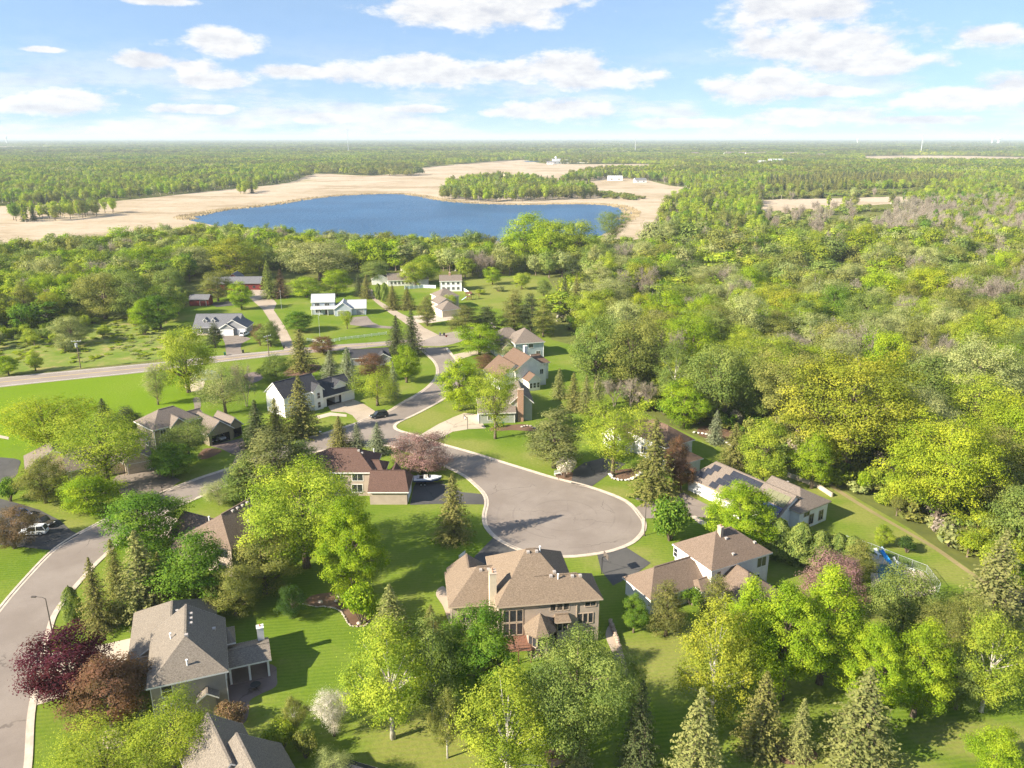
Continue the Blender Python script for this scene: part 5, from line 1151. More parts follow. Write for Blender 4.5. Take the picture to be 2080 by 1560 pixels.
 ('oak', 1376, 985, 885, 44, 'bronze', 'dark bronze tree behind the tall spruce'),
 ('oak', 1387, 998, 935, 50, 'bronze', 'bronze bush beside the solar-panel house garage'),
 ('spruce', 1497, 950, 858, 64, 'spruce', 'spruce at the stone border behind the solar-panel house'),
 ('spruce', 1458, 900, 832, 38, 'blueSpruce', 'small spruce at the stone border by the wood'),
 ('maple', 1562, 988, 850, 94, 'ygreen', 'leafy green tree behind the solar roof'),
 ('maple', 1662, 992, 880, 78, 'lime', 'lime tree at the wood edge behind the back lawn'),
 ('bigoak', 1750, 958, 718, 245, 'gold', 'great golden oak standing out of the wood'),
 ('bigoak', 1940, 1062, 848, 200, 'yel', 'big lime-yellow oak at the wood edge'),
 ('bigoak', 1872, 955, 795, 165, 'pale', 'pale grey-green tree behind the lime-yellow oak'),
 ('bigoak', 2002, 884, 690, 165, 'pale', 'pale silvery oak with bare tall trunks by the red car'),
 ('bigoak', 1640, 905, 712, 175, 'olive', 'olive rounded oak left of the golden oak'),
 ('bare', 1702, 745, 650, 105, 'grey', 'pinkish-grey leafless tree in the wood'),
 ('bare', 1618, 755, 672, 95, 'grey', 'leafless tree left of the pinkish-grey one in the wood'),
 ('airy', 1795, 745, 635, 102, 'pale', 'silvery pale tree right of the leafless trees'),
 ('bare', 1425, 860, 770, 60, 'grey', 'bare pale-trunked tree at the wood edge'),
 ('oak', 1215, 790, 640, 110, 'mid', 'grey-green tree with bare trunk at the wood edge by the long lawn'),
 ('oak', 1290, 800, 650, 120, 'olive', 'olive tree with tall pale trunk at the wood edge'),
 ('birch', 1375, 830, 690, 80, 'mid', 'slim green birch at the wood edge above the thicket'),
 ('oak', 1470, 860, 700, 130, 'mid', 'mid-green oak above the bare thicket'),
 ('maple', 1395, 870, 770, 90, 'lime', 'lime undergrowth tree behind the leafless thicket'),
 ('oak', 468, 1250, 1150, 92, 'olive', 'shaded olive tree between the brown roof and the taupe porch house'),
 ('spruce', 318, 1226, 1120, 56, 'spruce', 'spruce tucked behind the deep green maple'),
 ('shrub', 236, 1262, 1228, 44, 'olive', 'olive shrub under the dusty spruce by the taupe porch house'),
 ('birch', 905, 1540, 1400, 70, 'olive', 'thin olive tree between the two big birches'),
 ('oak', 590, 1255, 1190, 60, 'dkgreen', 'dark bush at the shaded edge of the back lawn'),
 ('airy', 1290, 1480, 1330, 60, 'mid', 'thin green tree beside the stone retaining wall end'),
 ('oak', 1985, 1340, 1215, 110, 'olive', 'olive tree behind the large lawn-edge birch'),
 ('oak', 1965, 1440, 1320, 90, 'mid', 'green tree between the last lime maple and the birch'),
 ('shrub', 1012, 592, 578, 24, 'pale', 'pale bush in the dry meadow'),
 ('oak', 1060, 588, 552, 34, 'ygreen', 'small light tree standing in the dry meadow'),
 ('shrub', 975, 598, 586, 22, 'ygreen', 'light green bush at the meadow edge by the play set'),
 ('oak', 1000, 578, 540, 34, 'lime', 'small bright tree at the back of the meadow'),
 ('oak', 1105, 600, 566, 30, 'mid', 'small green tree at the right side of the meadow'),
 # left field and band
 ('oak', 436, 612, 548, 66, 'olive', 'olive tree at the left end of the red barn'),
 ('oak', 760, 576, 528, 56, 'mid', 'green tree left of the white ranch house'),
 ('oak', 842, 582, 530, 60, 'ygreen', 'leafy tree covering the right end of the ranch house'),
 ('oak', 866, 572, 515, 56, 'lime', 'bright tree between ranch house and small white house'),
 ('spruce', 935, 585, 545, 22, 'mid', 'young spruce right of the small white house'),
 ('spruce', 1148, 640, 560, 34, 'darkSpruce', 'dark spruce at the corner of the meadow'),
 ('spruce', 1172, 645, 556, 36, 'spruce', 'tall olive spruce at the corner of the meadow'),
 ('pine', 1198, 650, 560, 40, 'darkSpruce', 'dark pine at the wood corner by the meadow'),
 ('airy', 915, 632, 596, 30, 'ygreen', 'light small tree beside the stepped hip house'),
 ('shrub', 690, 630, 612, 26, 'ygreen', 'round shrub at the white porch house corner'),
 ('airy', 703, 668, 628, 30, 'ygreen', 'slender light tree on the lawn of the white porch house'),
 ('pine', 432, 706, 655, 34, 'darkSpruce', 'dark conifer in front of the grey ranch house'),
 ('airy', 524, 702, 656, 32, 'brown', 'thin brownish tree by the grey ranch driveway'),
 ('maple', 545, 704, 652, 46, 'mid', 'green tree between ranch driveway and barn lane'),
 ('maple', 64, 754, 708, 32, 'ygreen', 'young tree with orange tips in the rough field'),
 ('maple', 10, 762, 722, 40, 'lime', 'small green tree in the rough field by the road'),
 ('oak', 135, 700, 640, 72, 'pale', 'pale willow bush in the rough field'),
 ('maple', 318, 668, 598, 60, 'green', 'green tree at the corner of the rough field'),
 ('maple', 285, 672, 606, 46, 'lime', 'bright tree beside the rough field corner'),
 ('oak', 265, 648, 548, 90, 'mid', 'rounded green tree behind the rough field'),
 ('oak', 200, 648, 552, 110, 'olive', 'pale olive tree behind the rough field'),
 ('oak', 338, 606, 545, 62, 'mid', 'grey-green tree left of the red shed'),
 ('oak', 385, 560, 498, 110, 'pale', 'broad grey-green tree behind the red barn'),
 ('oak', 290, 570, 500, 105, 'lime', 'wide bright green tree in the band of oaks'),
 ('oak', 478, 565, 482, 100, 'gold', 'golden oak behind the red barn'),
 ('oak', 645, 570, 490, 130, 'pale', 'great rounded grey-green tree behind the lime trees'),
 ('oak', 1118, 545, 445, 90, 'lime', 'tall bright aspen clump by the lake'),
 ('oak', 1070, 540, 430, 100, 'lime', 'tallest bright aspen by the lake shore'),
 ('oak', 1175, 545, 445, 90, 'ygreen', 'yellow-green aspen right of the lakeside clump'),
 ('airy', 1245, 505, 425, 60, 'mid', 'lone airy tree standing at the lake end'),
]
HEDGE = [(1586, 1132, 1050, 66), (1632, 1144, 1058, 68), (1673, 1152, 1074, 64), (1706, 1154, 1080, 60), (1737, 1158, 1086, 60)]
for t in T:
    tree_px(*t)
for t in HEDGE: tree_px('arbor', t[0], t[1], t[2], t[3], 'mid', 'clipped evergreen in the tall hedge beside the rose-tan roofed house', 'evergreen hedge row')

# ------------------------------------------------------------------ woods
def near_tree(x, y, d):
    return any((x - a) ** 2 + (y - b) ** 2 < (d + 0.55 * r) ** 2 for a, b, r in TREES)
def in_foot(x, y):
    return any(inpoly(x, y, P) for P in FOOTX)
def grow_poly(P, k):
    cx = sum(p[0] for p in P) / 4; cy = sum(p[1] for p in P) / 4
    return [(cx + (p[0] - cx) * k, cy + (p[1] - cy) * k) for p in P]
FOOTX = [grow_poly(P, 1.35) for P in FOOT]
CLEAR = [[(1905, 790), (1990, 815), (2140, 880), (2140, 945), (2030, 935), (1960, 870), (1900, 830)], [(1640, 552), (1750, 552), (1750, 585), (1640, 585)], [(1640, 980), (1700, 990), (1764, 1030), (1850, 1081), (1962, 1150), (2040, 1205), (2000, 1260), (1700, 1100)],
         [(1400, 860), (1440, 860), (1500, 900), (1540, 930), (1500, 960), (1400, 900)], [(930, 600), (1000, 560), (1110, 560), (1125, 580), (1080, 612)]]
CLEAR += [[(1540, 520), (1600, 515), (1610, 530), (1545, 538)], [(1940, 560), (2010, 555), (2020, 572), (1950, 575)], [(1430, 560), (1480, 555), (1490, 570), (1440, 575)]]
CLEAR += [LAKE] + FIELDS
WR = [(1190, 690), (1240, 760), (1245, 800), (1330, 845), (1420, 862), (1500, 890), (1570, 945), (1640, 965), (1700, 985), (1770, 1018), (1850, 1062), (1960, 1132), (2040, 1205), (2120, 1260), (2500, 1280), (2900, 700), (2500, 500), (1350, 500), (1230, 560), (1150, 600), (1130, 660)]
WL = [(-300, 700), (0, 690), (115, 660), (200, 640), (260, 622), (300, 625), (350, 590), (430, 566), (540, 553), (600, 560), (740, 553), (860, 548), (905, 557), (945, 572), (1000, 575), (1090, 572), (1150, 565), (1230, 545), (1350, 506), (1230, 510), (1200, 512), (1000, 516), (850, 513), (700, 505), (500, 492), (400, 489), (250, 507), (0, 532), (-300, 560)]
SHRUBF = [(-300, 690), (0, 685), (115, 655), (200, 635), (300, 625), (330, 660), (300, 690), (160, 725), (0, 745), (-300, 770)]
EDGE = [(1690, 980), (1764, 1024), (1850, 1062), (1960, 1132), (2040, 1205), (2120, 1265), (2200, 1240), (2080, 1130), (1960, 1060), (1850, 1010), (1740, 975)]
rw = random.Random(21)
BAREZ = [[(1760, 480), (1850, 420), (2000, 412), (2250, 430), (2250, 640), (2060, 600), (1960, 560), (1850, 500)]]
LOWZ = [[(1530, 435), (1860, 414), (1920, 440), (1860, 480), (1560, 485)]]
CAND = []     # species, x, y, h, rad, colour key, where
WCOL = [('yel', 2.6), ('lime', 2.4), ('olive', 2.0), ('pale', 1.8), ('mid', 2.4), ('ygreen', 4.5), ('gold', 1.0), ('green', 0.6)]
def vnoise(x, y, s, seed=0):
    import mathutils
    return mathutils.noise.noise(Vector((x / s + seed * 17.3, y / s - seed * 9.1, seed * 3.7)))
def pick(wts, r):
    t = r * sum(w for _, w in wts)
    for k, w in wts:
        t -= w
        if t <= 0: return k
    return wts[-1][0]
def bbox(P):
    W = [G(*p) for p in P]; return min(w.x for w in W), max(w.x for w in W), min(w.y for w in W), max(w.y for w in W)
def fill(P, step, hr, rr, where, species, cols=WCOL, keep=1.0, clear=4.2, ylim=None):
    x0, x1, y0, y1 = bbox(P)
    y = y0
    while y < y1:
        x = x0
        while x < x1:
            px, py = x + rw.uniform(-.45, .45) * step, y + rw.uniform(-.45, .45) * step; x += step
            u, v = PX(px, py)
            if not (-260 < u < 2340) or not inpoly(u, v, P): continue
            if rw.random() > keep or any(inpoly(u, v, Q) for Q in CLEAR) or in_foot(px, py) or near_tree(px, py, clear): continue
            nz = vnoise(px, py, 26, 1) * 0.9 + 0.5
            sp = pick(species, rw.random()); col = pick(cols, min(0.999, max(0, nz * 0.75 + rw.uniform(-.05, .3))))
            h = rw.uniform(*hr) * (0.9 + 0.25 * vnoise(px, py, 40, 2)); rad = rw.uniform(*rr) * (0.85 + 0.02 * h)
            if any(inpoly(u, v, Q) for Q in BAREZ) and rw.random() < 0.3: sp = 'bare'; h *= 0.85; rad *= 0.8
            if sp in ('spruce', 'pine'): col = rw.choice(['spruce', 'paleSpruce', 'darkSpruce', 'mid']); rad *= 0.62
            if sp == 'bare': col = 'grey'
            CAND.append((sp, px, py, h, rad, col, where))
        y += step
fill(WR, 10.2, (11, 21), (5.0, 8.6), 'wood', [('oak', 7), ('airy', 3), ('maple', 2), ('bare', 0.8), ('pine', 0.4), ('birch', 0.8)])
fill(WL, 8.6, (11, 17), (4.6, 6.6), 'band', [('oak', 8), ('airy', 2), ('maple', 1), ('birch', 1), ('bare', 0.5)])
fill([(-300, 720), (0, 715), (60, 700), (130, 690), (200, 655), (190, 640), (115, 650), (0, 680), (-300, 690)], 4.6, (2.5, 6.0), (2.0, 3.4), 'rough', [('shrub', 4), ('airy', 2)], keep=0.85, clear=0.5)
fill([(300, 640), (330, 598), (378, 596), (380, 618), (372, 640), (330, 668)], 6.5, (7, 12), (3, 5), 'band', [('oak', 3), ('airy', 1)], clear=1.5)
fill(SHRUBF, 6.5, (2, 5.0), (1.8, 3.4), 'rough', [('maple', 1.5), ('airy', 1.5), ('shrub', 5)], keep=0.22)
fill(EDGE, 3.6, (2.4, 6.5), (1.8, 3.4), 'edge', [('shrub', 5), ('airy', 3)], [('pale', 2), ('olive', 3), ('yel', 3), ('ygreen', 4), ('lime', 1), ('gold', 1)], keep=0.95, clear=0.2)
UNDER = []
def under(P, step, ymax):
    x0, x1, y0, y1 = bbox(P); y = y0
    while y < min(y1, ymax):
        x = x0
        while x < x1:
            px, py = x + rw.uniform(-.5, .5) * step, y + rw.uniform(-.5, .5) * step; x += step
            u, v = PX(px, py)
            if not (-200 < u < 2280) or not inpoly(u, v, P) or any(inpoly(u, v, Q) for Q in CLEAR) or in_foot(px, py): continue
            UNDER.append(('shrub', px, py, rw.uniform(1.6, 4.2), rw.uniform(1.8, 3.0), rw.choice(['olive', 'mid', 'ygreen', 'pale', 'green', 'olive', 'grey'])))
        y += step
FIELDP = [(-300, 690), (0, 690), (120, 668), (240, 640), (330, 640), (335, 700), (328, 726), (160, 746), (0, 760), (-300, 795)]
_x0, _x1, _y0, _y1 = bbox(FIELDP)
for _k in range(1600):
    px, py = rw.uniform(_x0, _x1), rw.uniform(_y0, _y1); u, v = PX(px, py)
    if -60 < u and inpoly(u, v, FIELDP) and vnoise(px, py, 14, 8) > -0.25: UNDER.append(('shrub', px, py, rw.uniform(0.2, 0.75), rw.uniform(0.6, 1.6), rw.choice(['ygreen', 'pale', 'pale', 'yel', 'ygreen', 'lime'])))
under(WR, 4.4, 330); under(WL, 6.0, 330)
def vis_size(c):
    u, v = PX(c[1], c[2], c[3]); zc = C_ * c[2] + S_ * (CAMH - c[3] / 2)
    s = c[3] / zc
    if not (-30 < u < 2110): s *= 0.02
    return s
CAND.sort(key=vis_size, reverse=True)
COLWORD = {'yel': 'yellow-green', 'lime': 'lime-green', 'olive': 'olive-green', 'pale': 'pale silvery-green', 'mid': 'mid-green', 'green': 'deep green', 'gold': 'golden-green', 'ygreen': 'light yellow-green', 'spruce': 'olive evergreen', 'paleSpruce': 'dusty evergreen', 'darkSpruce': 'dark evergreen', 'grey': 'leafless grey'}
WHERE2 = {'wood': 'in the wood', 'band': 'in the lakeward band', 'rough': 'in the rough field', 'edge': 'at the wood edge'}
WHERE = {'wood': 'in the dense wood beyond the back lawns', 'band': 'in the band of trees between houses and lake', 'rough': 'in the rough field by the main road', 'edge': 'along the worn path at the wood edge'}
LMK = [(1750, 958, 'the great golden oak'), (1940, 1062, 'the lime-yellow oak'), (2002, 884, 'the pale silvery oak'), (1702, 745, 'the pinkish leafless tree'), (1795, 745, 'the silvery pale tree'), (1290, 800, 'the leafless thicket'), (1215, 790, 'the long narrow lawn'),
       (1470, 880, 'the pale stone border'), (1640, 905, 'the olive rounded oak'), (2080, 910, 'the red car'), (1690, 575, 'the wooded pale-roofed house'), (1600, 985, 'the long low pale wall'), (1850, 1062, 'the worn path'), (2000, 1180, 'the back lawn corner'), (1104, 690, 'the pine row'), (1400, 640, 'the wood-edge birch'), (1900, 700, 'the silvery oak hollow'), (1850, 600, 'the upper slope'), (1500, 600, 'the upper wood margin'),
       (500, 585, 'the red barn'), (400, 605, 'the red shed'), (645, 575, 'the white porch house'), (790, 565, 'the white ranch house'), (905, 570, 'the small white house'), (1090, 545, 'the lakeside aspens'), (1245, 505, 'the lake end'), (1010, 570, 'the dry meadow'), (200, 648, 'the rough field'), (40, 690, 'the shaded field end'), (164, 740, 'the transformer pole')]
LMK = [(G(a, b), n) for a, b, n in LMK]
def nearest(x, y): return min(LMK, key=lambda q: (q[0].x - x) ** 2 + (q[0].y - y) ** 2)[1]
NIND = {'tree': 215, 'shrub': 110}
STUFF = []
for c in CAND:
    sp, x, y, h, rad, col, wh = c
    kd = 'shrub' if sp == 'shrub' else 'tree'
    u, v = PX(x, y, h)
    if NIND[kd] > 0 and -30 < u < 2110:
        NIND[kd] -= 1
        kw = 'shrub' if sp == 'shrub' else ('tree' if sp in ('bare',) else ('conifer' if sp in ('spruce', 'pine') else {'oak': 'rounded tree', 'airy': 'loose-crowned tree', 'maple': 'upright tree', 'birch': 'slender tree'}[sp]))
        sz = '' if kd == 'shrub' else ('tall ' if h > 15.5 else 'low ' if h < 12 else '')
        tree_at(sp, x, y, h, rad, col, '%s%s %s %s near %s' % (sz, COLWORD[col], kw, WHERE2[wh], nearest(x, y)), 'trees %s' % WHERE[wh] if kd == 'tree' else 'shrubs %s' % WHERE[wh])
    else: STUFF.append((sp, x, y, h, rad, col))

# ---- the uncountable rest: one object of instances
WOODC = bpy.data.collections.new('woodland_prototypes')
WIDX = {}; WDIM = []
def wreg(key, lm, V, shade, barkm='bark'):
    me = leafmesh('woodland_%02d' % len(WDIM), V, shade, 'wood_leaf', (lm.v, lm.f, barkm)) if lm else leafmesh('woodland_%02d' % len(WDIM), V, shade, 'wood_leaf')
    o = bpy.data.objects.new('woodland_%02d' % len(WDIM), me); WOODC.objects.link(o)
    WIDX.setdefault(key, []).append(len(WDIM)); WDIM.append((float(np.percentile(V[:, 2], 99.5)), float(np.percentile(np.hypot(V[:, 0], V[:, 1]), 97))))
for s in (201, 202, 203, 204): wreg('oak', *broadleaf(s, clumps=30, leaves=2600, size=0.62, cr=0.38, Rr=5.0, bottom=0.12, sides=3, ow=0.95))
for s in (211, 212): wreg('airy', *broadleaf(s, shape='vase', clumps=34, leaves=2400, size=0.50, cr=0.34, Rr=4.8, spread=0.3, flat=0.75, sides=3, ow=0.8))
for s in (221, 222): wreg('birch', *broadleaf(s, shape='egg', clumps=30, leaves=1500, size=0.6, cr=0.33, Rr=3.4, bottom=0.16, sides=3), barkm='bark_pale')
wreg('spruce', *spruce(231, levels=16, size=0.95, dens=0.7))
wreg('shrub', *shrubby(241, leaves=500, size=0.5))
_b = baretree(251, depth=3); wreg('bare', _b, *twigs(_b, 5, 1500, 1.5, 0.9), 'bark_dead')
WIDX['maple'] = WIDX['oak']; WIDX['pine'] = WIDX['spruce']
def patch(seed, n=14, ext=24.0, leaves=110, conifer=False):
    rng = np.random.default_rng(seed); Vs = []; Ss = []
    for k in range(n):
        x, y = rng.uniform(-ext, ext, 2); h = rng.uniform(9, 15.5); r = rng.uniform(4.2, 6.8)
        d = dirs(leaves, rng); d[:, 2] = np.abs(d[:, 2]) * 1.15 - 0.35
        rr = rng.uniform(0.72, 1.05, leaves) * (1 + 0.22 * np.sin(d[:, 0] * 5 + k) * np.cos(d[:, 1] * 4 - k))
        if conifer: r *= 0.55; d[:, :2] *= (1.0 - 0.7 * np.clip(d[:, 2], 0, 1))[:, None]
        P = np.stack([x + d[:, 0] * rr * r, y + d[:, 1] * rr * r, h * 0.45 + d[:, 2] * rr * h * 0.52], 1)
        Nn = d + dirs(leaves, rng) * 0.55; Nn /= np.linalg.norm(Nn, axis=1)[:, None]
        Vs.append(quads(P, Nn, rng.uniform(1.3, 2.6, leaves), 0.8, rng)); Ss.append(np.clip(rng.uniform(0.1, 0.9) + rng.normal(size=leaves) * 0.14, 0, 1))
    return np.concatenate(Vs), np.concatenate(Ss)
for s in (301, 302, 303, 304): wreg('patch', None, *patch(s))
wreg('pinepatch', None, *patch(311, n=26, leaves=60, conifer=True))
PTS = []      # x, y, proto, rot, sx, sz, colour
def put(key, x, y, h, rad, col):
    i = rw.choice(WIDX[key]); H0, R0 = WDIM[i]
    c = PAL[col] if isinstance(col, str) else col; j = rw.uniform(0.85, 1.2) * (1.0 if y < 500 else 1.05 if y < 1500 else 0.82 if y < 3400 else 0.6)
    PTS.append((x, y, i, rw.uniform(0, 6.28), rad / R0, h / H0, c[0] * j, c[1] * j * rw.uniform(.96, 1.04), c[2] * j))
for sp, x, y, h, rad, col in STUFF + UNDER: put(sp, x, y, h, rad, col)
ISLAND = [(893, 404), (930, 408), (970, 411), (1060, 410), (1135, 406), (1215, 403), (1200, 388), (1120, 378), (1060, 368), (990, 366), (915, 380)]
ISLAND2 = [(1215, 402), (1310, 409), (1312, 404), (1225, 392), (1190, 388)]
TREEISL = [[(10, 447), (60, 440), (100, 444), (85, 453), (20, 452)], [(88, 445), (140, 432), (180, 436), (235, 428), (238, 433), (175, 443), (110, 449)], [(482, 391), (520, 388), (522, 393), (490, 395)], [(780, 357), (840, 352), (845, 358), (790, 360)], [(1130, 378), (1200, 350), (1350, 345), (1360, 372), (1240, 362)]]
PINES = [[(1560, 372), (1720, 362), (1960, 366), (1950, 380), (1700, 388), (1550, 392)]]
SCRUB = [[(1550, 395), (1700, 390), (1950, 386), (1900, 398), (1700, 402), (1545, 405)], ISLAND2]

FARCOL = [('mid', 4), ('olive', 3), ('ygreen', 3.5), ('green', 1.0), ('lime', 1.5), ('pale', 1.6)]
def wild(y0, y1, step, mode):
    y = y0
    while y < y1:
        half = y * 0.72 + 60; x = -half
        while x < half:
            px, py = x + rw.uniform(-.48, .48) * step, y + rw.uniform(-.48, .48) * step; x += step
            u, v = PX(px, py)
            isl = any(inpoly(u, v, Q) for Q in (ISLAND, *TREEISL))
            if inpoly(u, v, LAKE): continue
            if inpoly(u, v, MARSH) and not isl and not inpoly(u, v, ISLAND2): continue
            if any(inpoly(u, v, Q) for Q in FIELDS) or inpoly(u, v, WR) or inpoly(u, v, WL): continue
            if mode == 'tree':
                if u < 1290 and v > 420 and not isl: continue
                scrub = any(inpoly(u, v, Q) for Q in SCRUB); pin = any(inpoly(u, v, Q) for Q in PINES); bz = any(inpoly(u, v, Q) for Q in BAREZ)
                nz = vnoise(px, py, 55, 3) * 0.9 + 0.5; gap = vnoise(px, py, 38, 5)
                if u > 1290 and v > 395 and gap < -0.12 and not bz and not pin: continue
                col = pick(FARCOL, min(.999, max(0, nz * .8 + rw.uniform(0, .25))))
                if pin: put('spruce', px, py, rw.uniform(12, 16), rw.uniform(2.6, 3.6), rw.choice(['darkSpruce', 'olive', 'spruce'])); continue
                if scrub: put('shrub', px, py, rw.uniform(3, 5), rw.uniform(4, 6), rw.choice(['olive', 'spruce', 'mid'])); continue
                if bz and rw.random() < 0.6: put('bare', px, py, rw.uniform(10, 14), rw.uniform(3.6, 5), 'grey'); continue
                if u > 1290 and rw.random() < 0.10: put('bare', px, py, rw.uniform(9, 13), rw.uniform(3.4, 5), 'grey'); continue
                if any(inpoly(u, v, Q) for Q in LOWZ):
                    put('shrub', px, py, rw.uniform(2.5, 5.5), rw.uniform(3, 5.5), rw.choice(['olive', 'mid', 'ygreen', 'pale'])); continue
                k = pick([('oak', 5), ('birch', 3), ('airy', 2), ('spruce', 0.6)], rw.random())
                put(k, px, py, rw.uniform(10, 16) * (1.1 if isl else 1), rw.uniform(4, 6) * (0.55 if k in ('birch', 'spruce') else 1), 'darkSpruce' if k == 'spruce' else col)
            else:
                nz = vnoise(px, py, step * 6, 4) * 0.9 + 0.5
                if mode == 'patch' and vnoise(px / 2.2, py, 150, 9) > 0.40: continue
                if mode == 'far' and vnoise(px / 2.5, py, step * 5, 6) > 0.42: continue
                col = pick(FARCOL, min(.999, max(0, nz * .8 + rw.uniform(0, .25))))
                put('patch', px, py, rw.uniform(13, 16.5) if mode == 'patch' else rw.uniform(13, 19), step * 0.78, col)
        y += step
wild(600, 1500, 10.5, 'tree')
wild(420, 600, 10.5, 'tree')
wild(1500, 3400, 34, 'patch')
wild(3400, 14000, 120, 'far')
wild(14000, 26000, 420, 'far')
def gn_instances(name, pts, label, cat):
    P = np.array(pts, np.float64); me = bpy.data.meshes.new(name); n = len(P)
    me.vertices.add(n); co = np.zeros((n, 3), np.float32); co[:, 0] = P[:, 0]; co[:, 1] = P[:, 1]; me.vertices.foreach_set('co', co.ravel())
    me.attributes.new('pid', 'INT', 'POINT').data.foreach_set('value', P[:, 2].astype(np.int32))
    rt = np.zeros((n, 3), np.float32); rt[:, 2] = P[:, 3]; me.attributes.new('rot', 'FLOAT_VECTOR', 'POINT').data.foreach_set('vector', rt.ravel())
    sc = np.stack([P[:, 4], P[:, 4], P[:, 5]], 1).astype(np.float32); me.attributes.new('scl', 'FLOAT_VECTOR', 'POINT').data.foreach_set('vector', sc.ravel())
    cl = np.ones((n, 4), np.float32); cl[:, :3] = P[:, 6:9]; me.attributes.new('tint', 'FLOAT_COLOR', 'POINT').data.foreach_set('color', cl.ravel())
    me.update()
    o = link(bpy.data.objects.new(name, me)); tag(o, label, cat, kind='stuff')
    ng = bpy.data.node_groups.new(name + '_nodes', 'GeometryNodeTree')
    ng.interface.new_socket('Geometry', in_out='INPUT', socket_type='NodeSocketGeometry'); ng.interface.new_socket('Geometry', in_out='OUTPUT', socket_type='NodeSocketGeometry')
    N, L = ng.nodes, ng.links
    gi, go = N.new('NodeGroupInput'), N.new('NodeGroupOutput'); iop = N.new('GeometryNodeInstanceOnPoints'); ci = N.new('GeometryNodeCollectionInfo')
    ci.inputs['Collection'].default_value = WOODC; ci.inputs['Separate Children'].default_value = True; ci.inputs['Reset Children'].default_value = True
    def na(nm, t):
        a = N.new('GeometryNodeInputNamedAttribute'); a.data_type = t; a.inputs['Name'].default_value = nm
        return next(s for s in a.outputs if s.enabled and s.name == 'Attribute')
    L.new(gi.outputs[0], iop.inputs['Points']); L.new(ci.outputs[0], iop.inputs['Instance']); iop.inputs['Pick Instance'].default_value = True
    L.new(na('pid', 'INT'), iop.inputs['Instance Index'])
    e2r = N.new('FunctionNodeEulerToRotation'); L.new(na('rot', 'FLOAT_VECTOR'), e2r.inputs[0]); L.new(e2r.outputs[0], iop.inputs['Rotation'])
    L.new(na('scl', 'FLOAT_VECTOR'), iop.inputs['Scale']); L.new(iop.outputs[0], go.inputs[0])
    o.modifiers.new('woodland', 'NODES').node_group = ng
    return o
gn_instances('woodland', PTS, 'woods around the lake and out to the horizon', 'woodland')
print('STUFF points', len(PTS), 'individual cands', len(CAND))
# ------------------------------------------------------------------ vehicles
def paint(name, col, rough=0.25):
    m, nt, N, L, o = newmat(name); f = noise(N, L, 2.0, 3)
    b = bsdf(N, L, o, mixc(N, L, f, tuple(x * 0.93 for x in col), col), rough, 0.5); b.inputs['Coat Weight'].default_value = 0.6; b.inputs['Coat Roughness'].default_value = 0.08; MAT[name] = m
paint('paint_white', (0.78, 0.80, 0.82)); paint('paint_black', (0.018, 0.02, 0.023)); paint('paint_brown', (0.06, 0.048, 0.035)); paint('paint_blue', (0.10, 0.14, 0.28)); paint('paint_red', (0.50, 0.02, 0.018)); paint('paint_silver', (0.5, 0.52, 0.54))
plain('tyre', (0.02, 0.02, 0.02), 0.9, 0.1); plain('lamp_red', (0.35, 0.01, 0.01), 0.3, 0.5); plain('lamp_clear', (0.75, 0.76, 0.78), 0.15, 0.6)
def wheel(parent, x, y, r=0.36, w=0.24):
    s = 1 if y > 0 else -1
    t = MB().tube([(x, y - s * w, r), (x, y, r)], r, 16).build('wheel', 'tyre', parent, smooth=False)
    MB().tube([(x, y, r), (x, y + s * 0.015, r)], r * 0.62, 12).build('rim', 'metal', t)
def loft(mb, secs):
    """secs: list of (x, [(y,z)...]) half outlines from sill to centre; mirrored"""
    rings = []
    for x, pr in secs:
        full = [(x, -y, z) for y, z in pr] + [(x, y, z) for y, z in reversed(pr)]
        rings.append(full)
    n = len(rings[0]); b = len(mb.v)
    for r_ in rings: mb.v += r_
    for i in range(len(rings) - 1):
        for k in range(n):
            mb.f.append((b + i * n + k, b + i * n + (k + 1) % n, b + (i + 1) * n + (k + 1) % n, b + (i + 1) * n + k)); mb.m.append(mb.mi)
    mb.f.append(tuple(b + k for k in range(n))); mb.m.append(mb.mi); mb.f.append(tuple(b + (len(rings) - 1) * n + k for k in range(n))); mb.m.append(mb.mi)
    return mb
